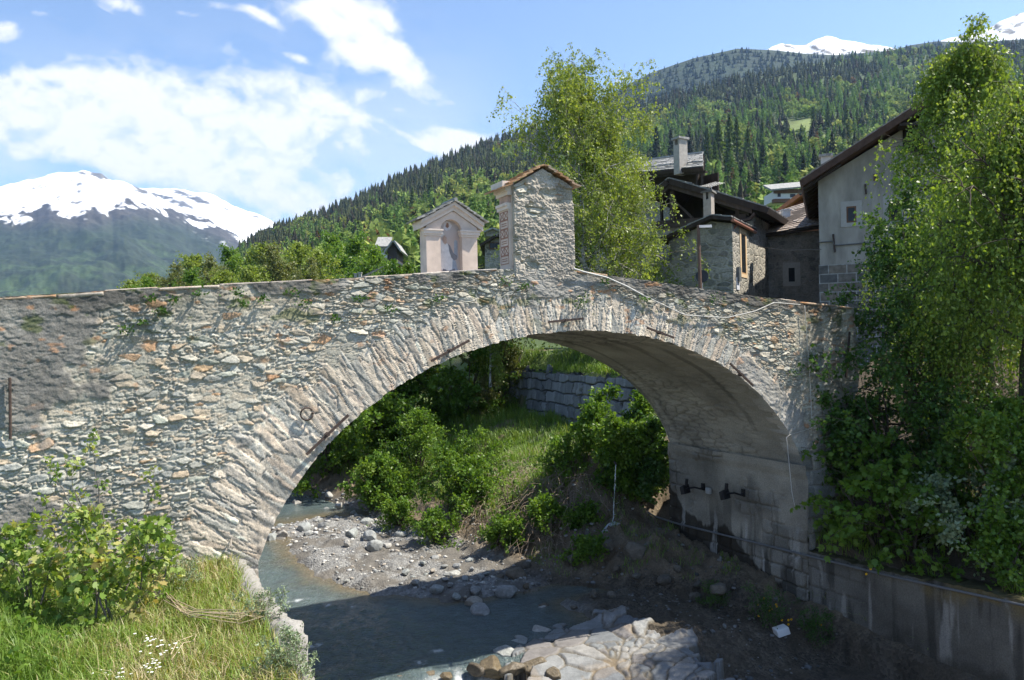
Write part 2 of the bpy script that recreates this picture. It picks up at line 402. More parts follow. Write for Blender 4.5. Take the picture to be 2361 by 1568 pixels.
def build_barrel():
    # soffit, coursed across the bridge
    k = 420; aa = np.linspace(_ia.max(), _ia.min(), k); sx = _cs + _rf(aa)*np.cos(aa); sz = _cz + _rf(aa)*np.sin(aa)
    sx = np.concatenate([sx, [s1 - .01]*1]); sz = np.concatenate([sz, [INT[-1, 1] - .2]]); k += 1
    nn = np.linspace(D0 + .02, D0 + BW, 170)
    A = np.repeat(np.linspace(0, 16.5, k)[:, None], len(nn), 1); Nn = np.repeat(nn[None], k, 0)
    f1, f2, ax, ay, dx, dy = worley(A/.16, Nn/.5 + .3*vn(A*4, Nn, 3), 131)
    m = sst(.02, .25, f2 - f1); pl = sst(.4, .62, fbm(A*.5, Nn*.5, 5, 132))
    H = .035*m*_hash(ax, ay, 133)*(1 - .75*pl) + .04*fbm(A*1.3, Nn*1.6, 5, 134) + .02*fbm(A*9, Nn*5, 3, 135)
    c = np.array((.30, .28, .235))*(.55 + .9*fbm(A*1.1, Nn*.9, 5, 136))[..., None]
    c = c*(1 - .35*((1 - pl)*(1 - m))[..., None])*(1 + .25*(1 - pl)*(_hash(ax, ay, 137) - .5))[..., None]
    st = sst(.55, .75, fbm(A*.35, Nn*2.2, 4, 138)); c = c*(1 - .4*st[..., None])
    nx = np.gradient(sx); nzv = np.gradient(sz); ln = np.hypot(nx, nzv); tx, tz = nx/ln, nzv/ln
    # inward normal (into the opening)
    px, pz = tz, -tx
    V = (sx[:, None] + px[:, None]*(H - .05))[..., None]*E + Nn[..., None]*N + (sz[:, None] + pz[:, None]*(H - .05))[..., None]*UP
    mesh('soffit', V.reshape(-1, 3), grid(k, len(nn)), STONE, bridge, True, cols=np.clip(c, .02, .6).reshape(-1, 3))
build_barrel()

def build_pier():
    zs = np.linspace(-.6, INT[-1, 1] + .06, 190); nn = np.linspace(D0 - .33, D0 + BW, 250)
    Z = np.repeat(zs[:, None], 250, 1); Q = np.repeat(nn[None], 190, 0)
    row = np.floor(Z/.36 + .25*vn(Q*.8, Z*.8, 140)); 
    eb, ax, ay = blocks(Q, Z, .62, .36, 143)
    m = sst(.0, .05, eb + .02*(fbm(Q*16, Z*16, 2, 144) - .5)); bare = sst(.52, .36, fbm(Q*.7, Z*.8, 5, 145) + .10*(Z - 2.)*.5)
    bare = np.maximum(bare, sst(1.7, 1.2, Z)*.7)
    H = m*(.03 + .06*_hash(ax, ay, 146))*bare + .035*fbm(Q*2.2, Z*2.5, 5, 147) + .012*fbm(Q*14, Z*14, 3, 148)
    H = H + .07*sst(INT[-1, 1] - .35, INT[-1, 1] - .1, Z)             # impost ledge
    c = np.array((.25, .23, .19))*(.4 + 1.15*fbm(Q*1.1, Z*1.2, 5, 149))[..., None]
    blk = np.array((.20, .19, .165))*(.65 + .7*_hash(ax, ay, 150))[..., None]
    k = (m*bare)[..., None]; c = c*(1 - .8*k) + blk*.8*k; c = c*(1 - .45*(bare*sst(.03, 0, eb))[..., None])
    run = sst(.48, .62, fbm(Q*3.4, Z*.35, 4, 151)); c = c*(1 - .6*(run*sst(3.2, 1.2, Z))[..., None])
    wz = np.interp(Q, [14, 15.2, 16.6, 17.3, 18.4, 19.5], [.35, .7, 1.7, 1.55, 1.75, 3.1]) + .35*(fbm(Q*3.5, Z*.5, 4, 152) - .5) + .15*(fbm(Q*9, Z*2, 3, 156) - .5)
    wet = sst(.05, -.05, Z - wz); warm = np.array((.035, .028, .02))*(.6 + .8*fbm(Q*3, Z*1.5, 4, 153))[..., None]
    c = c*(1 - .9*wet[..., None]) + .9*wet[..., None]*warm
    lime = sst(.66, .74, fbm(Q*5, Z*.6, 4, 154))*sst(2.4, 1.3, Z); c = c*(1 - .55*lime[..., None]) + .55*lime[..., None]*np.array((.5, .48, .44))
    sp = s1 + .0 - H
    V = sp[..., None]*E + Q[..., None]*N + Z[..., None]*UP
    mesh('pier', V.reshape(-1, 3), grid(190, 250), STONE, bridge, True, cols=np.clip(c, .015, .7).reshape(-1, 3))
    mb = MB()
    mb.box(SN(s1 - .05, D0 + BW - .02, -.6), E*2.3, N*.03, UP*(INT[-1, 1] + .5))        # back end of the pier
    ma = MB(); ma.box(SN(s0 - .6, D0 + .1, -.6), E*.62, N*(BW - .2), UP*(INT[0, 1] + .5))          # left abutment below the springing
    mb.build('pier_core', m_plain('dark_masonry', (.2, .19, .175), .3, 5), bridge)
    ma.build('abutment', m_plain('dark_masonry', (.2, .19, .175), .3, 5), bridge)
build_pier()

def build_deck():
    ss = np.linspace(-4.6, 17.3, 120); up = ztop(ss); mb = MB()
    thick = m_plain('road_cobbles', (.26, .25, .23), .3, 6)
    V = []; 
    # far wall, road surface, parapets (inside faces) as one closed band along the bridge
    prof = [(D0 + .40, 0), (D0 + .42, -.95), (D0 + BW - .42, -.95), (D0 + BW - .40, -.06), (D0 + BW, -.06)]
    P = np.stack([np.stack([s*E + n*N + (z0 + dz)*UP for n, dz in prof]) for s, z0 in zip(ss, up)])
    mesh('roadway', P.reshape(-1, 3), grid(120, 5), thick, bridge, False)
    lo = np.where((ss > s0) & (ss < s1), _spl(np.clip(ss, s0, s1)), 0.)
    n_, s_ = 160, np.linspace(-4.6, 17.3, 700)
    lo = np.where((s_ > s0) & (s_ < s1), _spl(np.clip(s_, s0, s1)), 0.); t = np.linspace(0, 1, 14)
    Zg = lo[:, None] + (ztop(s_) - .06 - lo)[:, None]*t; 
    V = s_[:, None, None]*E + (D0 + BW)*N + Zg[..., None]*UP
    mesh('back_wall', V.reshape(-1, 3), grid(700, 14)[:, ::-1], m_plain('back_rubble', (.33, .32, .29), .35, 7, .8, .04), bridge, False)
build_deck()

def build_coping():
    rng = np.random.default_rng(5); s = -4.4; mat = m_attr('coping_stone', 26., .4, .6, .01); V, F, C, off = [], [], [], 0
    while s < 17.2:
        L = rng.uniform(.5, 1.15)
        if s + L > 17.25: L = 17.25 - s
        if not (7.15 < s + L/2 < 8.7):
            k = max(int(L/.035), 4); th = rng.uniform(.04, .085); lip = rng.uniform(.0, .045); dz = rng.uniform(-.012, .02)
            ss = np.linspace(s + .006, s + L - .006, k)
            fr = fbm(ss*4, ss*0, 3, 7)*.06 + fbm(ss*18, ss*0, 2, 8)*.025
            zt = ztop(ss) + dz + .012*(fbm(ss*3, ss*0, 3, 9) - .5)
            thv = th*(.7 + .6*fbm(ss*6, ss*0, 3, 10))
            # the outline follows the battered wall head
            n_f = D0 + (zt - 3.)*BAT - 4.4*BAT - lip - fr*.5 + .02
            prof = np.stack([np.stack([n_f + .05, zt - thv], 1), np.stack([n_f + .005, zt - thv*.8], 1), np.stack([n_f, zt - .015], 1), np.stack([n_f + .02, zt], 1), np.stack([n_f*0 + D0 + .46, zt + .0], 1), np.stack([n_f*0 + D0 + .46, zt - thv], 1)], 1)
            P = ss[:, None, None]*E + prof[..., 0:1]*N + prof[..., 1:2]*UP
            g = np.array([(.40, .34, .28), (.35, .31, .27), (.38, .28, .20), (.33, .26, .20), (.42, .37, .31), (.28, .26, .24)])[rng.integers(6)]*rng.uniform(.8, 1.15)
            V.append(P.reshape(-1, 3)); F.append(grid(k, 6) + off); 
            F.append(np.array([[0, 1, 2, 3], [0, 3, 4, 5]]) + off); F.append((np.array([[3, 2, 1, 0], [5, 4, 3, 0]]) + (k-1)*6) + off)
            nz = fbm(np.repeat(ss, 6)*5, np.tile(np.arange(6), k)*.7, 3, 11)
            cc = g*(.6 + .8*nz)[:, None]; li = sst(.6, .72, fbm(np.repeat(ss, 6)*2.2, np.tile(np.arange(6), k)*.3, 3, 12))[:, None]
            C.append(cc*(1 - .7*li) + .7*li*np.array((.45, .2, .07))); off += k*6
        elif len(V): mesh('coping', np.concatenate(V), F, mat, bridge, False, cols=np.concatenate(C)); V, F, C, off = [], [], [], 0
        s += L + rng.uniform(.0, .012)
    mesh('coping', np.concatenate(V), F, mat, bridge, False, cols=np.concatenate(C))
build_coping()

IRON = m_plain('rusty_iron', (.07, .05, .042), .5, 20, .4, .005, .8)
def build_irons():
    bars = [((700, 1045), (797, 955)), ((988, 832), (1076, 785)), ((1258, 743), (1338, 735)), ((1484, 756), (1545, 779)), ((1672, 838), (1723, 888)), ((1937, 870), (1949, 765))]
    for a, b in bars:
        mb = MB()
        p = [np.array(facept(*a)), np.array(facept(*b))]
        q = [face_pos(np.array(k[0]), np.array(k[1]), np.array(.10)) for k in p]
        d = q[1] - q[0]; d /= np.linalg.norm(d); w = np.cross(d, N); w /= np.linalg.norm(w)
        mb.box(q[0] - w*.022, q[1] - q[0], w*.045, -N*.035)
        mid = (q[0] + q[1])/2; mb.box(mid - w*.03 - d*.03 - N*.05, d*.06, w*.06, N*.2)
        mb.build('tie_bar', IRON, bridge)
    # iron ring on the wall
    s, z = facept(703, 953); c = face_pos(np.array(s), np.array(z), np.array(.09)); a = np.linspace(.6, 2*pi - .2, 16)
    mb = MB(); mb.tube([c + .11*(np.cos(t)*E + np.sin(t)*UP) for t in a], .016, 6); mb.tube([c + .11*E, c + .11*E + .15*N], .02, 6); mb.build('iron_ring', IRON, bridge, True)
    a = facept(25, 870); b = facept(27, 1010); mb = MB()
    mb.tube([face_pos(np.array(a[0]), np.array(a[1]), np.array(.09)), face_pos(np.array(b[0]), np.array(b[1]), np.array(.09))], .02, 6); mb.build('tie_bar', IRON, bridge)
build_irons()
# ================================================================== GROUND, RIVER, BANKS
def foot(n):      # right-hand water edge of the river (s) at n
    return np.interp(n, [8, 12, 14, 15.5, 17.5, 19.4, 20.5, 22, 24.7, 28.3, 31, 36, 44, 60], [15, 14.6, 14.2, 13.9, 12.4, 10.9, 10.4, 10.2, 9.7, 8.7, 9.1, 7.7, 4.5, 0])
def ground_z(s, n):
    nz = fbm(s*.7, n*.7, 5, 201) - .5; nz2 = fbm(s*2.6, n*2.6, 4, 202) - .5
    q = s - foot(n)
    # river bed and gravel
    bed = -.50 + .22*nz + .12*nz2 - .25*sst(9., 6.5, s)*sst(19.5, 18.5, n) - .55*sst(15.6, 13.6, n)*sst(9.5, 8., s)
    # gravel bar, right half of the channel behind the bridge
    barl = np.interp(n, [18.6, 19.9, 21, 22.3, 23.6, 25, 26.6, 28, 29.5, 32], [8.7, 7.5, 6.6, 6.0, 5.6, 5.4, 5.3, 5.2, 4.6, 3.6])
    bar = sst(-1.7, .55, s - barl + .7*nz)*sst(18.2, 19.6, n)*sst(34, 30, n)
    bed = bed + bar*(.62 + .12*nz2) 
    bed = bed + .52*sst(9.2, 10.8, s)*sst(19., 17.4, n)*(1.2 + .4*nz2)*sst(13.6, 15.2, n + .2*s - 1.6)       # paved apron / dry bed
    # right bank
    b = np.where(q > 0, q, 0)
    slope = 2.7*(1 - np.exp(-b/4.2)) + .10*np.maximum(b - 5, 0)
    slope = np.where(n < 20, 1.15*(1 - np.exp(-b/1.8)), slope*sst(19.5, 22.5, n) + 1.15*(1 - np.exp(-b/1.8))*(1 - sst(19.5, 22.5, n)))
    right = slope + (.6*nz + .5*nz2 + .34*(fbm(s*6, n*6, 4, 203) - .5))*sst(0, 1.2, q)
    right = right + 1.2*np.exp(-((s - 14.4)/1.7)**2 - ((n - 22.6)/1.9)**2) + .5*np.exp(-((s - 13.6)/1.1)**2 - ((n - 18.3)/1.3)**2) + .45*np.exp(-((s - 14.3)/.8)**2 - ((n - 15.6)/.9)**2)
    z = np.where(q > 0, np.maximum(bed, 0)*sst(.8, 0, q) + right, bed)
    # land behind the right wall of the river (near side) and round the bridge head
    land = 1.75 + .42*np.maximum(s - 15.2, 0) + .35*nz + .12*nz2
    land = np.minimum(land, 6.3 + .3*nz)
    wall = sst(15.12, 15.3, s)*sst(20.2, 19.6, n)
    z = z*(1 - wall) + land*wall
    far = sst(15.4, 17.5, s)*sst(19.6, 20.5, n)*sst(26., 22., n)       # behind the pier
    z = z + far*1.0
    # terrace behind the retaining wall
    ter = sst(-.1, .1, terr(s, n)); z = z*(1 - ter) + (5.35 + .16*np.maximum(terr(s, n), 0) + .25*nz)*ter
    village = sst(17.5, 21, s)*sst(24, 27, n); z = np.where(village > .01, np.maximum(z, village*(6.3 + .5*nz)), z)
    # left bank
    lb = sst(1.80, 1.66, s)
    lz = 3.32 + .22*nz + .08*nz2 + .35*sst(1., -4, s) + .1*sst(8, 4, n)
    z = z*(1 - lb) + lz*lb
    # distance: valley floor
    fl = sst(46, 62, n)
    return z*(1 - fl) + (5.2 + .5*nz)*fl
RW0 = at(1222, 860, 41.); RW1 = at(1400, 869, 33.5)       # top edge of the far retaining wall
RWD = (RW1 - RW0)[:2]; RWL = float(np.hypot(*RWD)); RWD = RWD/RWL; RWN = np.array([RWD[1], -RWD[0]])   # normal towards the river
def terr(s, n):    # signed distance behind the wall line
    X = s*E[0] + n*N[0]; Y = s*E[1] + n*N[1]
    return -((X - RW0[0])*RWN[0] + (Y - RW0[1])*RWN[1]) if True else 0
def terr(s, n):
    X = s*E[0] + n*N[0]; Y = s*E[1] + n*N[1]
    d = -((X - RW0[0])*RWN[0] + (Y - RW0[1])*RWN[1]); t = (X - RW0[0])*RWD[0] + (Y - RW0[1])*RWD[1]
    return np.minimum(d, np.minimum(t + 3., RWL + 4. - t))
def mat_ground():
    t = NT('river_gravel'); v = t.co(); n1 = t.noise(v, 22., 7, .7); vo = t.vor(v, 16.)
    c = t.mix(1., t.attr('col'), t.ramp(n1, [(.3, .55), (.7, 1.4)]), 'MULTIPLY')
    c = t.mix(t.math('MULTIPLY', t.attr('peb', 'Fac'), .8), c, t.mix(1., t.attr('col'), t.ramp(vo.outputs['Color'], [(.1, .6), (.5, 1.), (.9, 1.5)]), 'MULTIPLY'))
    t.base(c); h = t.math('ADD', n1, t.math('MULTIPLY', vo.outputs['Distance'], t.math('MULTIPLY', t.attr('peb', 'Fac'), -1.2)))
    t.bump(h, .9, .04); t.b.inputs['Roughness'].default_value = .85; return t.m
def build_ground():
    def axis(a, b, lo, hi, fine, coarse):
        return np.unique(np.round(np.concatenate([np.arange(a, lo, coarse), np.arange(lo, hi, fine), np.arange(hi, b + coarse, coarse)]), 4))
    ss = axis(-14, 46, 1.2, 17.5, .085, .4); nn = axis(-8, 66, 11.5, 37, .1, .4)
    ss = np.unique(np.concatenate([ss, [1.66, 1.68, 1.72, 1.76, 1.80, 15.12, 15.2, 15.3]]))
    Sg, Ng = np.meshgrid(ss, nn, indexing='ij'); Z = ground_z(Sg, Ng)
    q = Sg - foot(Ng); a = fbm(Sg*1.2, Ng*1.2, 5, 211); b = fbm(Sg*5, Ng*5, 4, 212)
    grey = np.array((.20, .198, .19)); brown = np.array((.12, .095, .065)); soil = np.array((.16, .125, .085)); grass = np.array((.075, .11, .028)); dry = np.array((.30, .24, .14)); sand = np.array((.135, .125, .11))
    c = sand*(.7 + .6*b)[..., None]
    gv = sst(.42, .56, a + .15*(b - .5))[..., None]; c = c*(1 - gv) + grey*(.7 + .6*b)[..., None]*gv
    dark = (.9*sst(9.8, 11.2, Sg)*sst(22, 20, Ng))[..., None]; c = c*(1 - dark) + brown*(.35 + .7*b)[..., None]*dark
    rb = sst(0, .8, q)[..., None]; so = soil*(.6 + .8*b)[..., None]; c = c*(1 - rb) + so*rb
    gg = (sst(1.2, 3., q)*sst(22.5, 25, Ng)*sst(.38, .55, a))[..., None]; c = c*(1 - gg) + grass*(.7 + .6*b)[..., None]*gg
    wallz = (sst(15.1, 15.3, Sg)*sst(20.2, 19.6, Ng))[..., None]; c = c*(1 - wallz) + (soil*.55)*wallz
    tr = sst(-.1, .3, terr(Sg, Ng))[..., None]; c = c*(1 - tr) + grass*1.3*(.7 + .6*b)[..., None]*tr
    lb = sst(1.8, 1.66, Sg)[..., None]; dr = sst(-1.2, 1.0, Sg + 1.2*(a - .5))[..., None]
    c = c*(1 - lb) + lb*(grass*(1 - dr) + dr*dry*.8)*(.6 + .8*b)[..., None]
    fl = sst(44, 52, Ng)[..., None]; c = c*(1 - fl) + grass*fl
    peb = sst(.35, .5, a)*(Sg > 1.9)*(q < .6)
    V = Sg[..., None]*E + Ng[..., None]*N + Z[..., None]*UP
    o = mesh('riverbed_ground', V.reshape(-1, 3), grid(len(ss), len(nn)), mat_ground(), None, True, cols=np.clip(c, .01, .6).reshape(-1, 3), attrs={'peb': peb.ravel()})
    tag(o, kind='structure')
    # the wide valley floor round it
    a0, a1, b0, b1, R = -13.9, 45.9, -7.9, 65.9, 9000.
    pts = [SN(a0, b0, 3.1), SN(a1, b0, 3.1), SN(a1, b1, 3.1), SN(a0, b1, 3.1), SN(-R, -R, 3.1), SN(R, -R, 3.1), SN(R, R, 3.1), SN(-R, R, 3.1)]
    for p in pts[:4]: p[2] = 3.0
    t = NT('valley_grass'); v = t.co(); t.base(t.ramp(t.noise(v, .05, 6, .6), [(.3, (.05, .085, .025)), (.7, (.10, .14, .045))]))
    tag(mesh('valley_ground', pts, [(0, 4, 5, 1), (1, 5, 6, 2), (2, 6, 7, 3), (3, 7, 4, 0)], t.m), kind='structure')
build_ground()

# ---- water
def build_water():
    ss = np.arange(1.6, 14.4, .075); nn = np.concatenate([np.arange(11.5, 32, .075), np.arange(32, 60, .25)])
    Sg, Ng = np.meshgrid(ss, nn, indexing='ij')
    drop = sst(15.75, 14.2, Ng + .25*np.sin(Sg*1.7) + .3*(Sg - 5.5)*.25)
    Z = .0 - .75*drop + .06*(fbm(Sg*2.6, Ng*1.5, 4, 221) - .5) + .03*(fbm(Sg*6 + .6*Ng, Ng*4, 3, 227) - .5) + .05*drop*(fbm(Sg*5, Ng*2, 3, 222) - .5)*4*.5 + .004*np.maximum(Ng - 24, 0)
    g = ground_z(Sg, Ng); depth = np.clip(Z - g, -.2, 1.)
    foam = np.clip(sst(.05, .4, drop)*sst(.42, .60, fbm(Sg*9, Ng*1.6, 5, 223)), 0, 1)*sst(8.4, 7.6, Sg)*sst(4.2, 5.6, Sg)
    for (px, py, r) in [(800, 1400, .35), (680, 1385, .3), (760, 1440, .35), (720, 1490, .4), (960, 1530, .4), (760, 1395, .3), (1010, 1500, .3)]:
        s_, n_ = sn(gr(px, py)); foam = np.maximum(foam, .8*sst(1., .2, np.hypot((Sg - s_)/r, (Ng - n_)/(r*.45)))*sst(.45, .6, fbm(Sg*7, Ng*3, 3, 224)))
    t = NT('river_water'); v = t.co((1, 1, 1), (0, 0, -TH)); w1 = t.noise(v, 3.2, 6, .65, .6); w2 = t.noise(t.co((2.2, 6., 1), (0, 0, -TH)), 2.4, 5, .6, .4)
    c = t.ramp(t.attr('depth', 'Fac'), [(.0, (.15, .12, .07)), (.14, (.125, .115, .08)), (.30, (.085, .10, .09)), (.5, (.085, .115, .118))])
    c = t.mix(1., c, t.ramp(w1, [(.3, .75), (.7, 1.25)]), 'MULTIPLY')
    fo = t.math('MULTIPLY', t.attr('foam', 'Fac'), t.ramp(t.noise(v, 14., 5, .7), [(.3, .35), (.6, 1.)]))
    t.base(t.mix(fo, c, (.75, .78, .8))); t.l(t.math('ADD', t.math('MULTIPLY', fo, .6), .09), t.b.inputs['Roughness'])
    t.b.inputs['Specular IOR Level'].default_value = .5
    t.bump(t.math('ADD', w1, t.math('ADD', w2, t.noise(t.co((9., 3., 1), (0, 0, -TH)), 2., 4, .6, .8))), .8, .08)
    V = Sg[..., None]*E + Ng[..., None]*N + Z[..., None]*UP
    o = mesh('river', V.reshape(-1, 3), grid(len(ss), len(nn)), t.m, None, True, attrs={'depth': depth.ravel(), 'foam': foam.ravel()})
    tag(o, kind='structure')
build_water()

# ---- the wall of dressed stone and concrete along the right side of the river
def build_river_wall():
    o_ = empty('river_wall', SN(15.1, 9, 0), 'long stained grey wall holding the right bank, running from the bridge pier', 'river wall')
    n0, n1 = 3.5, D0 - .32; zt = lambda n: np.interp(n, [3, 8, 11.5, 13.7], [2.1, 1.93, 1.72, 1.62]) + .16*(fbm(n*1.6, n*0, 4, 239) - .5) + .05*(fbm(n*8, n*0, 2, 238) - .5)
    nn = np.linspace(n0, n1, 330); t = np.linspace(0, 1, 90)
    Q = np.repeat(nn[:, None], 90, 1); Z = -1.2 + (zt(nn)[:, None] + 1.2)*t[None]
    eb, ax, ay = blocks(Q, Z, .8, .42, 243)
    st = .6*sst(11.8, 13.2, Q + 1.6*(fbm(Q, Z, 3, 244) - .5)); m = sst(.0, .04, eb)
    H = st*.04*m + .03*fbm(Q*1.5, Z*2.5, 5, 245) + .01*fbm(Q*14, Z*14, 3, 246)
    c = np.array((.14, .13, .11))*(.45 + 1.1*fbm(Q*.9, Z*1.3, 5, 247))[..., None]
    blk = np.array((.27, .26, .235))*(.6 + .8*_hash(ax, ay, 248))[..., None]; k = (st*m)[..., None]; c = c*(1 - .6*k) + .6*k*blk
    run = sst(.55, .7, fbm(Q*4, Z*.4, 4, 249)); c = c*(1 - .5*run[..., None])
    och = (sst(.6, .1, zt(Q) - Z)*sst(12.6, 11, Q)*sst(.35, .55, fbm(Q*2, Z*2, 3, 250)))[..., None]; c = c*(1 - .6*och) + .6*och*np.array((.22, .16, .06))
    lime = sst(.66, .76, fbm(Q*4.5, Z*.5, 4, 251)); c = c*(1 - .5*lime[..., None]) + .5*lime[..., None]*np.array((.42, .40, .36))
    wet = sst(.1, -.1, Z - (.25 + .7*(fbm(Q*2.2, Z*.3, 4, 252) - .5))); c = c*(1 - .6*wet[..., None]) + .6*wet[..., None]*np.array((.05, .045, .035))
    V = (s1 - H)[..., None]*E + Q[..., None]*N + Z[..., None]*UP
    mesh('wall', V.reshape(-1, 3), grid(330, 90)[:, ::-1], STONE, o_, True, cols=np.clip(c, .015, .6).reshape(-1, 3))
    cap = [s1 + .02*0 - .05 for _ in nn]; V = np.stack([np.stack([(s1 - .04)*E + n*N + (zt(n))*UP, (s1 + .45)*E + n*N + (zt(n) + .05)*UP, (s1 + .5)*E + n*N + (zt(n) - 1)*UP]) for n in nn])
    mesh('wall_top', V.reshape(-1, 3), grid(330, 3)[:, ::-1], m_plain('mossy_concrete', (.085, .075, .035), .6, 4, .9, .05), o_, False)
build_river_wall()

def build_retaining():
    k, r = 260, 130; t = np.linspace(-2.6, RWL + 3.5, k); z = np.linspace(1.2, RW0[2] + .05, r)
    T = np.repeat(t[:, None], r, 1); Z = np.repeat(z[None], k, 0)
    eb, ax, ay = blocks(T, Z, 1.05, .55, 263, .2); m = sst(.0, .05, eb); H = m*(.08 + .1*_hash(ax, ay, 264)) + .05*m*fbm(T*9, Z*2, 3, 265)
    c = np.array((.20, .205, .21))*(.7 + .6*_hash(ax, ay, 266))[..., None]*(.7 + .6*fbm(T*8, Z*1.5, 4, 267))[..., None]*(.12 + .88*m)[..., None]
    b = np.array([RWD[0], RWD[1], 0]); nr = np.array([RWN[0], RWN[1], 0]); o = np.array([RW0[0], RW0[1], 0])
    V = o + T[..., None]*b + (H - .1 + (RW0[2] - Z)*.12)[..., None]*nr + Z[..., None]*UP
    w = mesh('retaining_wall', V.reshape(-1, 3), grid(k, r), STONE, None, True, cols=np.clip(c, .01, .5).reshape(-1, 3))
    m_ = w.modifiers.new('thickness', 'SOLIDIFY'); m_.thickness = -.5; m_.offset = 1
    tag(w, 'retaining wall of big squared dark grey blocks seen through the arch', 'wall')
build_retaining()

def build_bank_wall():
    nn = np.linspace(4.5, 14.0, 420); wv = .16*(fbm(nn*1.1, nn*0, 4, 271) - .5)*2 + .1*(fbm(nn*4, nn*0, 3, 272) - .5)
    prof = [(-.34, -.25), (-.28, -.02), (-.16, .05), (.0, .03), (.06, -.05), (.05, -.5), (.02, -3.4)]
    seam = _hash(np.floor(nn/.62 + .5*vn(nn*.7, nn*0, 5)), nn*0, 273); P = []; C = []
    for j, (ds, dz) in enumerate(prof):
        jit = .05*(fbm(nn*7 + j*9, nn*0 + j, 3, 274) - .5)*2
        gap = .05*sst(.06, 0, np.abs((nn/.62 + .5*vn(nn*.7, nn*0, 5)) % 1 - .5) - .44)
        s_ = 1.86 + wv*(1 if j < 6 else .4) + ds + jit*.6 + .1*(seam - .5); z_ = 3.40 + dz + jit*.7 + .08*(seam - .5) - gap*(j in (1, 2, 3))
        P.append(s_[:, None]*E + nn[:, None]*N + z_[:, None]*UP); C.append(np.array((.27, .26, .24))*(.62 + .5*seam + .3*(fbm(nn*6, nn*0 + j, 3, 275) - .5))[:, None])
    V = np.stack(P, 1); C = np.stack(C, 1)
    o = mesh('bank_wall', V.reshape(-1, 3), grid(420, len(prof)), STONE, None, False, cols=np.clip(C, .02, .7).reshape(-1, 3))
    tag(o, 'rough pale stone edge of the grassy left bank above the stream', 'wall')
build_bank_wall()
# ================================================================== FAR LAND AND SKY
def polar(ridge, Y0, Yr, v0, nu, nt, pw=1., rough=.0, seed=0, jag=0.):
    """hill surface swept from near (Y0) to its ridge; returns grids of X, Y, Z and parameters"""
    rx = np.array([ray(*p)[0] for p in ridge]); rz = np.array([ray(*p)[2] for p in ridge])
    u = np.linspace(rx[0], rx[-1], nu); vr = np.interp(u, rx, rz)
    if jag: vr = vr + jag*(fbm(u*34, u*0, 5, seed + 9) - .5)
    yr = np.interp(u, [rx[0], (rx[0] + rx[-1])/2, rx[-1]], Yr) if not np.isscalar(Yr) else np.full(nu, float(Yr))
    t = np.linspace(0, 1, nt); T = np.repeat(t[None], nu, 0); U = np.repeat(u[:, None], nt, 1)
    Y = Y0*(yr[:, None]/Y0)**T
    v = v0 + (vr[:, None] - v0)*T**pw + rough*(fbm(U*14, T*7, 5, seed) - .5)*np.sin(pi*T)
    return U*Y, Y, ZC + v*Y, U, T, v
def hill_mesh(name, X, Y, Z, mat, cols):
    nu, nt = X.shape
    V = np.stack([X, Y, Z], -1)
    back = V[:, -1].copy(); back[:, :2] *= 1.25; back[:, 2] -= 120.         # far side falls away
    V = np.concatenate([V, back[:, None]], 1); c = np.concatenate([cols, cols[:, -1:]], 1)
    o = mesh(name, V.reshape(-1, 3), grid(nu, nt + 1), mat, None, True, cols=np.clip(c, .01, .9).reshape(-1, 3)); return tag(o, kind='structure')
RIDGE_A = [(120, 690), (300, 672), (420, 640), (520, 600), (600, 552), (650, 528), (740, 500), (830, 462), (900, 424), (1000, 382), (1090, 343), (1200, 311), (1300, 278), (1468, 241), (1585, 214), (1717, 178), (1850, 151), (1957, 135), (2090, 120), (2361, 100), (2560, 90), (2800, 90)]
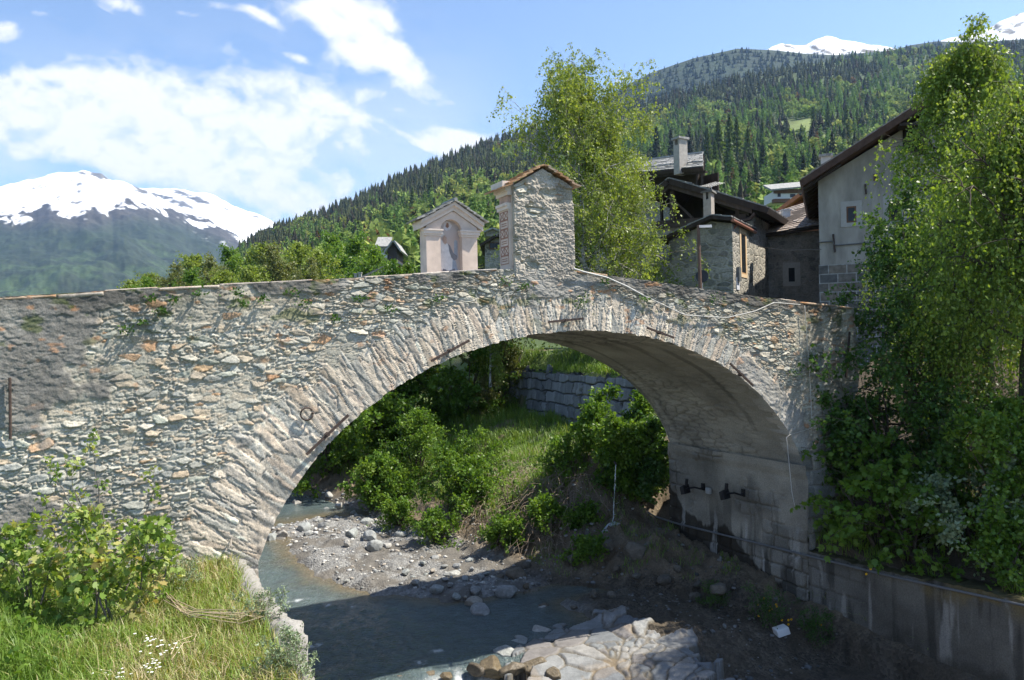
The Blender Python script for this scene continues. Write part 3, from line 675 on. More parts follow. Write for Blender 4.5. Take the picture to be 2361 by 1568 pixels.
def land():
    g = m_attr('hillside_soil', .08, .3, .4, 2.)
    X, Y, Z, U, T, v = polar(RIDGE_A, 75., (1000., 1450., 1700.), -.012, 320, 150, 1.05, .012, 301)
    a = fbm(U*9, T*7, 5, 302)[..., None]
    c = np.array((.05, .075, .022))*(.6 + .8*a)
    px = U*FPX + W0/2 + 0; py = H0/2 - v*FPX - .0227*(px - W0/2)
    md = meadow(px, py)[..., None]
    c = c*(1 - md) + md*np.array((.15, .19, .055))*(.5 + 1.0*fbm(U*60, T*50, 4, 303))[..., None]
    hill_mesh('near_hill', X, Y, Z, g, c)
    LAND['A'] = (X, Y, Z, U, T, px, py)
    RB = [(1250, 300), (1340, 262), (1400, 226), (1450, 194), (1500, 168), (1600, 134), (1700, 112), (1790, 116), (1860, 124), (1930, 127), (2060, 116), (2100, 104), (2160, 95), (2250, 98), (2361, 90), (2600, 88), (2800, 95)]
    X, Y, Z, U, T, v = polar(RB, 1250., 2400., .10, 220, 60, 1., .01, 311)
    c = np.array((.026, .042, .022))*(.6 + .8*fbm(U*60, T*30, 4, 312))[..., None]
    hill_mesh('wooded_hill', X, Y, Z, m_attr('wooded_slope', .06, .5, .9, 6.), c); LAND['B'] = (X, Y, Z, U, T, U*FPX + W0/2, T)
    snow = m_attr('snow_and_rock', .02, .10, .5, 12., .7)
    def peak(name, ridge, Y0, Yr, v0, snowline, seed, rock=.5, nu=420, nt=240):
        X, Y, Z, U, T, v = polar(ridge, Y0, Yr, v0, nu, nt, .92, .016, seed, .009)
        rr = (fbm(U*22, T*13, 6, seed + 1) - .5)*(T*(1 - T))**.5
        Z = Z + 120*rr*np.clip((1 - T)*6, .0, 1); px = U*FPX + W0/2
        py = H0/2 - v*FPX - .0227*(px - W0/2)
        sl = np.interp(px, [p[0] for p in snowline], [p[1] for p in snowline])
        n1 = fbm(U*30, T*16, 6, seed + 2); n2 = fbm(U*110, T*60, 4, seed + 3)
        sm = sst(.42, .6, .5 + (sl + 14 - py)/70. + (n1 - .5)*1.5 + (n2 - .5)*.7)
        sm = sm*(1 - sst(.655, .72, n1*.5 + n2*.5 + .07*rock*(fbm(U*9, T*9, 3, seed + 4) - .3))*.85)
        for (ex, ey, ea, eb, ew) in ((235, 402, 26, 9, .25), (190, 396, 18, 4, .2), (345, 443, 46, 8, .18), (400, 462, 60, 6, .14), (470, 462, 24, 7, .2), (520, 478, 16, 5, .18), (430, 448, 30, 6, .2), (60, 425, 30, 4, .1), (1830, 106, 26, 4, .2), (1900, 112, 40, 5, .14), (2230, 84, 30, 6, .2), (2330, 70, 30, 10, .16)):
            k_ = np.exp(-((px - ex)/ea)**2 - ((py - ey - .35*(px - ex))/eb)**2); sm = sm*(1 - .9*sst(.48, .60, n2*.6 + n1*.4 + ew*1.2*k_ - .06)*sst(.1, .5, k_))
        tree = sst(0., 1., (py - sl - 14)/46.)[..., None]
        f = np.array((.050, .045, .036))*(1 - tree) + tree*np.array((.022, .034, .015))
        lw = sst(.5, .65, fbm(U*18, T*30, 4, seed + 5))[..., None]*sst(45, 120, py - sl)[..., None]; f = f*(1 - lw) + lw*np.array((.038, .062, .022))
        f = f*(.45 + 1.1*fbm(U*240, T*150, 3, seed + 6))[..., None]*(.7 + .6*n2[..., None])
        s3 = sm[..., None]; hill_mesh(name, X, Y, Z, snow, f*(1 - s3) + s3*np.array((.86, .87, .89)))
    peak('snow_mountain', [(-420, 520), (-200, 475), (-60, 448), (0, 430), (60, 415), (120, 402), (165, 393), (190, 391), (215, 394), (235, 397), (258, 416), (330, 437), (390, 464), (440, 492), (520, 522), (582, 550), (660, 600), (760, 660)], 1500., (4200, 5000, 4300), -.003, [(-400, 500), (0, 482), (150, 488), (330, 470), (430, 482), (520, 520), (700, 640)], 321)
    peak('snow_ridge', [(150, 470), (260, 428), (330, 434), (400, 431), (480, 447), (560, 480), (620, 505), (645, 518), (700, 560), (800, 620)], 4800., 6800., .10, [(0, 540), (480, 560), (600, 600), (800, 700)], 331, 1.2, 260, 140)
    peak('snow_summit', [(1680, 140), (1770, 113), (1800, 105), (1850, 101), (1905, 86), (1960, 93), (2040, 105), (2120, 118), (2250, 130)], 2300., 2750., .2, [(0, 118), (2400, 130)], 341, 1., 240, 100)
    peak('snow_crest', [(2050, 125), (2150, 101), (2200, 84), (2260, 67), (2310, 48), (2361, 30), (2460, 8), (2600, 30), (2750, 60)], 2300., 2800., .2, [(0, 140), (2400, 140)], 351, 1., 220, 120)
LAND = {}
def meadow(px, py):
    e = lambda x, y, a, b: sst(1.15, .75, np.hypot((px - x)/a, (py - y)/b))
    return np.maximum.reduce([e(1840, 292, 48, 15), e(1905, 280, 45, 10), e(1872, 318, 55, 12), e(1770, 470, 75, 30), e(1690, 430, 25, 10), e(1110, 515, 60, 12)])
land()

def build_clouds():
    blobs = [(60, 230, 330, 62, 1.0, -6), (160, 290, 330, 75, 1.1, -8), (330, 350, 300, 70, .95, -12), (540, 250, 260, 80, .85, -6), (800, 250, 220, 52, .62, 5), (600, 390, 260, 75, .72, -10), (640, 470, 150, 50, .5, -5),
             (250, 190, 90, 40, .7, 0), (120, 180, 90, 35, .6, 0), (600, 185, 110, 28, .55, -6), (60, 420, 170, 26, .55, -4),
             (770, 20, 85, 50, 1.15, -20), (820, 85, 105, 42, 1.3, -28), (905, 130, 75, 34, 1.1, -24), (960, 160, 50, 22, .8, -20), (895, 45, 40, 18, .7, -55), (800, 130, 50, 24, .8, -20),
             (1030, 322, 66, 34, 1.35, -14), (1085, 335, 70, 26, 1.0, 0), (1425, 188, 16, 9, .8, 0), (8, 72, 40, 28, 1.2, 0), (300, 14, 48, 16, .9, -15), (570, 22, 34, 12, .8, -20), (605, 35, 44, 11, .8, -32),
             (510, 12, 26, 10, .7, -10), (684, 132, 34, 10, 1.0, -22), (1100, 140, 36, 18, .5, 0), (960, 330, 50, 9, .6, -30), (120, 40, 50, 10, .5, -15), (425, 30, 30, 8, .5, -15)]
    X = np.arange(-260, 1560, 1.6); Yp = np.arange(-300, 640, 1.6)
    PX, PY = np.meshgrid(X, Yp, indexing='ij'); x = PX/100.; y = PY/100.
    wx = x + .5*(fbm(x*.9, y*1.2, 4, 401) - .5); wy = y + .35*(fbm(x*.9, y*1.2, 4, 402) - .5)
    ca, sa = cos(radians(12)), sin(radians(12)); rx = wx*ca + wy*sa; ry = -wx*sa + wy*ca
    n = .55*fbm(rx*.8, ry*1.7, 7, 403) + .45*fbm(wx*2.4, wy*3.2, 6, 404)
    m = np.zeros_like(x)
    for (bx, by, a, b, w, tl) in blobs:
        t = radians(-tl); dx, dy = PX - bx, PY - by; p = (dx*cos(t) + dy*sin(t))/a; q = (-dx*sin(t) + dy*cos(t))/b
        m = m + w*np.exp(-.8*(p*p + q*q)**1.2)
    m = np.minimum(m, 1.25)
    outside = .25*sst(-40, -220, PY)
    a = sst(.13, .84, (m + outside)*.62 + (n - .5)*1.45)*.96
    a = np.where(m + outside < .02, 0, a)
    thin = .30*sst(.3, .62, fbm(rx*.5, ry*1.4, 5, 405))*np.exp(-((PY - 330)/190.)**2)*sst(1250, 950, PX)
    a = np.clip(np.maximum(a, thin + 0*a), 0, 1)
    u = (PX - W0/2)/FPX; v = -(PY - H0/2)/FPX; D = np.stack([u*_c + v*_s, np.ones_like(u), -u*_s + v*_c], -1); D /= np.linalg.norm(D, axis=-1)[..., None]
    V = D*14000. + np.array([0, 0, ZC]); nx, ny = x.shape; F = grid(nx, ny); keep = (a.ravel()[F] > .012).any(1); F = F[keep]
    used = np.unique(F); remap = np.zeros(nx*ny, np.int64); remap[used] = np.arange(len(used))
    t = NT('cloud_vapour'); em = t.n('ShaderNodeEmission'); em.inputs['Strength'].default_value = .62
    em.inputs['Color'].default_value = (.97, .98, 1., 1)
    tr = t.n('ShaderNodeBsdfTransparent'); ms = t.n('ShaderNodeMixShader'); t.l(t.attr('dens', 'Fac'), ms.inputs[0]); t.l(tr.outputs[0], ms.inputs[1]); t.l(em.outputs[0], ms.inputs[2]); t.l(ms.outputs[0], t.o.inputs[0])
    t.t.nodes.remove(t.b)
    o = mesh('clouds', V.reshape(-1, 3)[used], remap[F], t.m, None, True, attrs={'dens': a.ravel()[used]}); tag(o, kind='stuff')
    o.visible_shadow = True
build_clouds()

# ------------------------------------------------------------------ plants
def tubes(P, R, n=5):
    """P (B,K,3), R (B,K) -> verts, faces"""
    B, K, _ = P.shape; T = np.gradient(P, axis=1); T /= np.linalg.norm(T, axis=2)[..., None] + 1e-9
    ref = np.where((np.abs(T[..., 2:3]) > .9), np.array([1., 0, 0]), np.array([0, 0, 1.]))
    A = np.cross(T, ref); A /= np.linalg.norm(A, axis=2)[..., None] + 1e-9; Bn = np.cross(T, A)
    an = np.arange(n)*2*pi/n
    V = P[:, :, None] + R[..., None, None]*(np.cos(an)[:, None]*A[:, :, None] - np.sin(an)[:, None]*Bn[:, :, None])
    b = np.arange(B)[:, None, None]*K*n; i = np.arange(K-1)[None, :, None]*n; j = np.arange(n)[None, None]; j2 = (j + 1) % n
    F = np.stack([b+i+j, b+i+j2, b+i+n+j2, b+i+n+j], -1).reshape(-1, 4)
    return V.reshape(-1, 3), F
def unit(v): return v/(np.linalg.norm(v, axis=-1, keepdims=True) + 1e-9)
def limbs(P0, D, L, k, up, wig, rng):
    t = np.linspace(0, 1, k); B = len(P0)
    w = np.cumsum(rng.normal(0, 1, (B, k, 3))*wig/k**.5, axis=1); w -= w[:, :1]
    up = np.broadcast_to(np.asarray(up, float), (B,))
    return P0[:, None] + (D[:, None]*t[None, :, None] + w*t[None, :, None] + UP*(up[:, None]*t**2)[..., None])*L[:, None, None]
def along(P, t):
    """point and tangent at fraction t (B,) of polylines (B,K,3)"""
    K = P.shape[1]; f = np.clip(t*(K-1), 0, K - 1.001); i = f.astype(int); f = (f - i)[:, None]; b = np.arange(len(P))
    return P[b, i]*(1-f) + P[b, i+1]*f, unit(P[b, i+1] - P[b, i])
def leaves(C, A, W, size, rng, kind='kite', upb=.4):
    """C centres, A axis direction; returns V, F"""
    M = len(C); A = unit(A); nrm = unit(rng.normal(0, 1, (M, 3)) + UP*upb); Bv = unit(np.cross(A, nrm)); size = size[:, None]
    if kind == 'kite':
        V = np.stack([C, C + A*size*.45 + Bv*size*W, C + A*size, C + A*size*.45 - Bv*size*W], 1); k = 4
    else:      # five-lobed
        nn = np.cross(Bv, A)
        pts = [(0, 0), (.30, .12), (.42, .34), (.24, .34), (.46, .70), (.18, .62), (0, 1.), (-.18, .62), (-.46, .70), (-.24, .34), (-.42, .34), (-.30, .12)]
        V = np.stack([C + A*size*y + Bv*size*x + nn*size*(-.35*abs(x)**1.5 - .12*y*y) for x, y in pts], 1); k = 12
    return V.reshape(-1, 3), np.arange(M*k).reshape(M, k)
BARK = {'birch': None}
def bark_mats():
    t = NT('birch_bark'); v = t.co((1, 1, 3.)); n1 = t.noise(v, 3., 6, .7); t.base(t.ramp(n1, [(.42, (.05, .045, .04)), (.52, (.42, .40, .36)), (.8, (.55, .53, .49))])); t.bump(n1, .5, .02)
    BARK['birch'] = t.m; BARK['dark'] = m_plain('dark_bark', (.075, .06, .045), .5, 9, .8, .02, .9, (1, 1, .3)); BARK['grey'] = m_plain('grey_bark', (.16, .14, .12), .4, 12, .6, .01, .9, (1, 1, .3))
bark_mats()
LEAF = {
 'birch': m_leaf('birch_leaf', [(0, (.13, .185, .03)), (.5, (.23, .30, .06)), (1, (.34, .40, .11))], .45),
 'bright': m_leaf('bright_leaf', [(0, (0.065, 0.138, 0.017)), (.5, (0.116, 0.217, 0.029)), (1, (0.203, 0.304, 0.051))], .45),
 'deep': m_leaf('deep_leaf', [(0, (0.032, 0.080, 0.017)), (.5, (0.061, 0.138, 0.026)), (1, (0.116, 0.210, 0.043))], .35),
 'olive': m_leaf('olive_leaf', [(0, (0.087, 0.109, 0.032)), (.5, (0.160, 0.181, 0.058)), (1, (0.246, 0.261, 0.109))], .35),
 'maple': m_leaf('maple_leaf', [(0, (0.109, 0.203, 0.029)), (.45, (0.203, 0.304, 0.058)), (.75, (0.362, 0.420, 0.131)), (.93, (0.478, 0.435, 0.160)), (1, (.36, .30, .11))], .40, .5),
 'weep': m_leaf('weeping_leaf', [(0, (0.106, 0.189, 0.021)), (.5, (0.201, 0.295, 0.047)), (1, (0.319, 0.401, 0.094))], .45),
 'silver': m_leaf('silver_leaf', [(0, (0.145, 0.203, 0.109)), (1, (0.319, 0.392, 0.232))], .25),
}
def tree(name, label, cat, base, h, r0, R, prof, n=(26, 7, 5), leaf=(9, .08, .32), leafmat='birch', bark='birch', seed=0, a0=.25, elev=(.2, 1.1), droop=-.15, twig=(.7, -.3), lean=(0, 0), group=None, kind='kite', stems=1, twig_r=.006, dens_edge=1., wig=.16):
    """trunk -> limbs -> branches -> twigs -> leaves; two parts: trunk, crown"""
    rng = np.random.default_rng(seed); base = np.asarray(base, float)
    root = empty(name, base, label, cat, group)
    n1, n2, n3 = n; V, F, off = [], [], 0
    def put(p):
        nonlocal off
        V.append(p[0]); F.append(p[1] + off); off += len(p[0])
    P0 = []
    ang0 = rng.uniform(0, 6.28)
    for st in range(stems):
        az = ang0 + st*2.4; sp = 0. if stems == 1 else rng.uniform(.25, .6)
        P0.append(limbs(base[None] + (rng.normal(0, .12, 3)*np.array([1, 1, 0]))*(stems > 1), np.array([[cos(az)*sp + lean[0], sin(az)*sp + lean[1], 1.]]), np.array([h*(1 if st == 0 else rng.uniform(.7, 1.))]), 14, 0., .05, rng))
    P0 = np.concatenate(P0); R0 = r0*(1 - .93*np.linspace(0, 1, 14))[None]*np.ones((stems, 1)); R0[:, 0] *= 1.35
    put(tubes(P0, R0, 9))
    which = np.arange(n1) % stems; f = np.sort(rng.uniform(0, 1, n1)); t1 = a0 + (.99 - a0)*f
    S1, T1 = along(P0[which], t1); az = np.arange(n1)*2.399 + rng.normal(0, .35, n1); e1 = elev[0] + (elev[1] - elev[0])*f + rng.normal(0, .12, n1)
    D1 = np.stack([np.cos(az)*np.cos(e1), np.sin(az)*np.cos(e1), np.sin(e1)], 1); L1 = R*np.interp(f, np.linspace(0, 1, len(prof)), prof)*rng.uniform(.75, 1.15, n1)
    P1 = limbs(S1, D1, L1, 9, droop, wig, rng); rb = np.interp(t1, np.linspace(0, 1, 14), R0[0])*.45
    put(tubes(P1, np.maximum(rb[:, None]*(1 - .85*np.linspace(0, 1, 9)), twig_r), 6))
    idx = np.repeat(np.arange(n1), n2); t2 = rng.uniform(.22, 1., len(idx)); S2, T2 = along(P1[idx], t2)
    D2 = unit(T2*.8 + rng.normal(0, .6, S2.shape) + UP*.15); L2 = np.maximum(L1[idx]*rng.uniform(.25, .55, len(idx))*(1.15 - .5*t2), .25*R*.3)
    P2 = limbs(S2, D2, L2, 6, droop*1.3, wig*1.2, rng)
    put(tubes(P2, np.maximum(rb[idx][:, None]*.35*(1 - .8*np.linspace(0, 1, 6)), twig_r*.8), 4))
    mesh('trunk', np.concatenate(V), F, BARK[bark], root, True)
    # crown: twigs and leaves
    V, F, off = [], [], 0; tint = []
    id3 = np.repeat(np.arange(len(idx)), n3); t3 = rng.uniform(.1, 1., len(id3)); S3, T3 = along(P2[id3], t3)
    D3 = unit(T3*.6 + rng.normal(0, .7, S3.shape) + UP*twig[1]); L3 = twig[0]*rng.uniform(.4, 1.2, len(id3))
    P3 = limbs(S3, D3, L3, 5, twig[1]*1.2, .2, rng); p = tubes(P3, np.full((len(id3), 5), twig_r*.5)*(1 - .6*np.linspace(0, 1, 5)), 3); put(p); tint.append(np.full(len(p[0]), .0))
    ln, ls, lw = leaf; id4 = np.repeat(np.arange(len(id3)), ln); S4, T4 = along(P3[id4], rng.uniform(.08, 1., len(id4)))
    br = rng.normal(0, .16, n1)[idx[id3]]; bt = rng.normal(0, .10, len(idx))[id3]
    size = ls*rng.uniform(.6, 1.3, len(id4)); A = T4*.5 + rng.normal(0, .75, S4.shape) + UP*(twig[1]*.8)
    lv = leaves(S4 + rng.normal(0, ls*.35, S4.shape), A, lw, size, rng, kind); nv = 4 if kind == 'kite' else 12
    tl = np.clip(.5 + br[id4] + bt[id4] + rng.normal(0, .16, len(id4)), 0, 1); tint.append(np.repeat(tl, nv))
    V.append(lv[0]); F.append(lv[1] + off)
    mesh('crown', np.concatenate(V), F, LEAF[leafmat], root, False, attrs={'tint': np.concatenate(tint)})
    return root
def copy_thing(o, loc, rz=0., sc=1., label=None):
    r = o.copy(); COL.objects.link(r); r.location = loc; r.rotation_euler = (0, 0, rz); r.scale = (sc,)*3 if np.isscalar(sc) else sc
    if label: r['label'] = label
    for ch in list(o.children):
        c = ch.copy(); COL.objects.link(c); c.parent = r
    return r
def forest():
    """the woods on the slopes: thousands of trees, two merged masses"""
    rng = np.random.default_rng(77)
    def spruce(k):
        V, F = [], []; 
        for i in range(8):
            z0 = .06 + .11*i; r = .235*(1 - i/8.6)*rng.uniform(.85, 1.15); m = 7; a = rng.uniform(0, 6.28) + np.arange(m)*2*pi/m
            for j in range(m):
                rr = r*rng.uniform(.7, 1.2); w = .5
                b = len(V); V += [(0, 0, z0 + .19), (rr*cos(a[j]-w), rr*sin(a[j]-w), z0 + rng.uniform(-.02, .02)), (rr*1.12*cos(a[j]), rr*1.12*sin(a[j]), z0 - .045), (rr*cos(a[j]+w), rr*sin(a[j]+w), z0 + rng.uniform(-.02, .02))]
                F.append((b, b+1, b+2, b+3))
        return np.array(V), np.array(F)
    def broad(k):
        m = 95; d = unit(rng.normal(0, 1, (m, 3))); rad = rng.uniform(.45, 1., m)[:, None]
        C = d*rad*np.array([.27, .27, .40]); C[:, 2] += .56; C += .06*rng.normal(0, 1, (m, 3))
        A = unit(d + .9*rng.normal(0, 1, (m, 3))); B = unit(np.cross(A, rng.normal(0, 1, (m, 3)))); s = rng.uniform(.07, .13, m)[:, None]
        V = np.stack([C - A*s, C + B*s*.8, C + A*s, C - B*s*.8], 1).reshape(-1, 3); return V, np.arange(m*4).reshape(m, 4)
    def larch(k):
        m = 120; z = rng.uniform(0, 1, m)**.8; a = rng.uniform(0, 6.28, m); r = .17*(1 - z)**.8*rng.uniform(.5, 1.1, m) + .012
        C = np.stack([r*np.cos(a), r*np.sin(a), .06 + .93*z], 1); A = unit(np.stack([np.cos(a), np.sin(a), -.2 + rng.normal(0, .4, m)], 1)); B = unit(np.cross(A, rng.normal(0, 1, (m, 3))))
        s = (.035 + .05*(1 - z))[:, None]*rng.uniform(.7, 1.3, m)[:, None]
        V = np.stack([C - A*s, C + B*s*.6, C + A*s, C - B*s*.6], 1).reshape(-1, 3); return V, np.arange(m*4).reshape(m, 4)
    kinds = [[f(i) for i in range(6)] for f in (spruce, larch, broad)]
    t = NT('forest_foliage'); c = t.attr('col'); v = t.co(); c2 = t.mix(1., c, t.ramp(t.noise(v, .8, 4, .6), [(.3, .6), (.7, 1.4)]), 'MULTIPLY'); t.base(c2)
    tr = t.n('ShaderNodeBsdfTranslucent'); t.l(c2, tr.inputs[0]); ms = t.n('ShaderNodeMixShader'); ms.inputs[0].default_value = .3; t.l(t.b.outputs[0], ms.inputs[1]); t.l(tr.outputs[0], ms.inputs[2]); t.l(ms.outputs[0], t.o.inputs[0])
    def plant(name, pts, hs, kd, cols):
        V, F, C, off = [], [], [], 0
        for p, h, k, c in zip(pts, hs, kd, cols):
            v, f = kinds[k][rng.integers(6)]; a = rng.uniform(0, 6.28); ca, sa = cos(a), sin(a); w = rng.uniform(.85, 1.2)
            q = np.stack([(v[:, 0]*ca - v[:, 1]*sa)*w, (v[:, 0]*sa + v[:, 1]*ca)*w, v[:, 2]], 1)*h + p
            V.append(q); F.append(f + off); C.append(np.repeat(c[None], len(v), 0)*(rng.uniform(.82, 1.18, len(f)).repeat(4))[:, None]); off += len(v)
        tag(mesh(name, np.concatenate(V), F, t.m, None, False, cols=np.clip(np.concatenate(C), .005, .5)), kind='stuff')
    X, Y, Z, U, T, px, py = LAND['A']; nu, nt = X.shape
    pts, hs, kd, cols = [], [], [], []
    tries = 0
    while len(pts) < 11500 and tries < 120000:
        tries += 1
        i = rng.integers(nu - 1); j = int((nt - 1)*(.12 + .88*(1 - rng.uniform()**1.25)))
        if rng.uniform() > np.clip((Y[i, j]/900.)**1.6, .05, 1.): continue
        x, y = px[i, j], py[i, j]
        if meadow(x, y) > .3 or (T[i, j] < .36) or x < 560: continue
        n1 = vn(np.array(x/90.), np.array(y/45.), 501); n2 = vn(np.array(x/40.), np.array(y/30.), 502); r = rng.uniform()
        dark = .62*float(sst(.55, .95, T[i, j])) + 1.4*(n1 - .5) - .02
        if x > 1400: dark = .5*float(sst(.45, .9, T[i, j])) + .12 + 1.6*(n1 - .5)
        if T[i, j] > .93: dark += .4
        k = 0 if r < dark else (1 if n2 + .3*(rng.uniform() - .5) > (.62 if x < 1400 else .42) else 2)
        sh = {0: (.075, .090, .036), 1: (.16, .25, .06), 2: (.20, .27, .065)}[k]
        c = np.array(sh)*rng.uniform(.7, 1.35)
        if k == 2 and rng.uniform() < .25: c = np.array((.27, .30, .07))*rng.uniform(.8, 1.2)
        if k and rng.uniform() < .03: c = np.array((.14, .085, .03))
        if k == 0 and rng.uniform() < .15: c = np.array((.06, .055, .032))
        pts.append(np.array([X[i, j] + rng.normal(0, 2), Y[i, j], Z[i, j] - .6])); hs.append(rng.uniform(9, 21)*(1. if k < 2 else .85)); kd.append(k); cols.append(c)
    plant('near_forest', pts, hs, kd, cols)
    X, Y, Z, U, T, px, _ = LAND['B']; nu, nt = X.shape; pts, hs, kd, cols = [], [], [], []
    for _i in range(9000):
        i = rng.integers(nu - 1); j = int((nt - 1)*rng.uniform(.15, 1)); pts.append(np.array([X[i, j] + rng.normal(0, 6), Y[i, j], Z[i, j] - 1])); hs.append(rng.uniform(12, 20)); kd.append(0); cols.append(np.array((.045, .07, .035))*rng.uniform(.6, 1.3))
    plant('far_forest', pts, hs, kd, cols)
forest()

# ---- single trees
def single_trees():
    # the airy birch behind the bridge
    b = at(1352, 660, 39.); b[2] = 5.3
    tree('birch_tree', 'tall airy birch with pale trunk behind the plastered pillar shrine', 'tree', b, 13.6, .2, 5.2, (.85, 1., 1., 1., .95, .85, .75, .5), (80, 9, 7), (11, .115, .38), 'birch', 'birch', 21, .2, (.35, 1.25), -.12, (.75, -.75), (-.02, 0), dens_edge=.6)
    # a low bough row in front of it: second, younger birch
    b = at(1440, 700, 39.); b[2] = 5.3
    tree('birch_tree', 'lower bushy birch leaning beside the dark timber barn', 'tree', b, 11.2, .14, 3.8, (.8, 1., .95, .8, .6, .35), (46, 9, 7), (10, .11, .36), 'birch', 'birch', 22, .15, (.3, 1.2), -.12, (.7, -.7), (-.05, .0))
    # the big weeping birch on the right bank
    b = SN(17.9, 10.2, 2.6)
    tree('weeping_birch', 'large weeping birch hanging over the right end of the bridge', 'tree', b, 10.0, .26, 2.8, (.9, 1., 1.05, 1., .9, .7, .5, .25), (46, 11, 8), (12, .08, .38), 'weep', 'dark', 31, .40, (.2, 1.2), -.2, (1.2, -1.2), (.02, .0))
    b = SN(22.2, 13.6, 4.8)
    tree('weeping_birch', 'weeping birch behind the largest one, in front of the grey house gable', 'tree', b, 10.0, .2, 3.2, (.8, 1., 1., .95, .8, .6, .3), (50, 9, 7), (11, .09, .38), 'weep', 'dark', 32, .2, (.2, 1.2), -.2, (.9, -1.), (-.02, .0))
    b = SN(18.6, 13.2, 3.2)
    tree('bank_tree', 'dark slender ash with bare side twigs beside the end of the bridge', 'tree', b, 6.4, .10, 2.2, (.9, 1., .9, .75, .5, .3), (40, 8, 6), (9, .10, .38), 'deep', 'dark', 33, .18, (.1, 1.0), -.05, (.6, -.35))
    b = SN(22., 7.5, 5.2)  # out-of-view birch, added to cast shade on the paved apron
    tree('birch_tree', 'unseen birch added right of the view to shade the paved apron', 'tree', b, 11., .2, 2.6, (.8, 1., 1., .95, .8, .6, .3), (44, 8, 6), (9, .10, .38), 'bright', 'dark', 36, .3, (.2, 1.2), -.1, (.8, -.6))
    b = at(930, 640, 42.); b[2] = 4.6
    tree('birch_tree', 'slim upright birch just left of the arched shrine', 'tree', b, 6.9, .08, 1.0, (.7, 1., .9, .7, .4, .1), (30, 6, 5), (7, .12, .36), 'bright', 'birch', 41, .25, (.4, 1.3), -.3, (.8, -1.1))
    b = at(1125, 640, 40.); b[2] = 4.6
    tree('birch_tree', 'small birch between the two shrines', 'tree', b, 5.2, .07, .8, (.8, 1., .8, .5, .2), (20, 6, 5), (7, .11, .36), 'birch', 'birch', 42, .2, (.4, 1.3), -.3, (.7, -1.))
    # row of broadleaf trees beyond the left parapet
    proto = [tree('broadleaf_tree', 'bushy light green tree in the row beyond the left parapet', 'tree', (0, 0, 0), 9., .16, 3.2, (.8, 1., 1.05, .9, .7, .4), (26, 6, 5), (8, .26, .42), m, bk, sd, .15, (.15, 1.2), -.05, (1., -.2), group='broadleaf trees beyond the left parapet') for m, bk, sd in (('birch', 'grey', 51), ('bright', 'birch', 52), ('olive', 'grey', 53))]
    rows = [(300, 655, 95, 6.2, 0), (350, 640, 110, 7.5, 0), (400, 628, 105, 8., 2), (455, 600, 120, 10.5, 0), (500, 612, 100, 8.5, 2), (545, 590, 125, 11., 1), (600, 575, 120, 11.5, 0), (640, 590, 105, 9.5, 2), (690, 572, 115, 11., 0), (735, 590, 100, 9.5, 0), (770, 560, 130, 12.5, 1), (815, 572, 110, 11.0, 1), (850, 590, 95, 9.3, 1), (440, 640, 85, 6.0, 1), (585, 625, 85, 7., 0), (700, 620, 82, 7.2, 2), (880, 625, 80, 6.5, 1), (330, 655, 80, 5., 1), (520, 635, 80, 6, 0)]
    used = set(); rng = random.Random(3)
    for (x, y, Y, h, k) in rows:
        top = at(x, y, Y); base = top.copy(); base[2] = top[2] - h; o = proto[k]
        if k not in used: used.add(k); o.location = base; o.scale = (h/9.,)*3; o.rotation_euler[2] = rng.uniform(0, 6)
        else: copy_thing(o, base, rng.uniform(0, 6), h/9.)
    # trees one can tell apart on the near slope
    sp = conifer('spruce_tree', 'dark pointed spruce standing out on the slope above the roofs', 61, 'needle_dark'); la = conifer('larch_tree', 'fresh green larch in the clump above the barn roofs', 62, 'needle_fresh')
    first = {0: True, 1: True}
    X, Y, Z, U, T, px, py = LAND['A']
    for (x, yt, yb, k) in [(1752, 362, 455, 0), (1735, 395, 470, 0), (1600, 300, 400, 0), (1815, 350, 440, 0), (1860, 355, 440, 0), (1890, 340, 430, 0), (1770, 330, 420, 0), (1560, 300, 400, 0), (1520, 290, 390, 0), (1930, 300, 395, 0), (830, 500, 560, 0), (1065, 470, 530, 0), (1010, 455, 520, 0),
                            (1640, 292, 405, 1), (1665, 275, 395, 1), (1690, 262, 385, 1), (1712, 270, 390, 1), (1735, 290, 390, 1), (1655, 320, 420, 1), (1690, 300, 410, 1), (1620, 345, 430, 1), (1600, 370, 440, 1), (1660, 380, 450, 1), (1700, 400, 470, 1), (1770, 270, 350, 1), (1920, 230, 300, 1), (1890, 250, 310, 1), (1960, 240, 320, 1), (1830, 395, 450, 1), (1000, 400, 470, 1), (1040, 420, 490, 1), (960, 430, 500, 1), (1090, 400, 480, 1), (1150, 440, 520, 1), (890, 470, 540, 1)]:
        i = np.unravel_index(np.argmin((px - x)**2 + (py - yb)**2), px.shape); p = np.array([X[i], Y[i], Z[i] - .5])
        h = (yb - yt)/FPX*Y[i]*1.02; o = (sp, la)[k]
        if first[k]: first[k] = False; o.location = p; o.scale = (h/20.,)*3
        else: copy_thing(o, p, rng.uniform(0, 6), (h/20.*rng.uniform(.9, 1.25), h/20.*rng.uniform(.9, 1.25), h/20.))
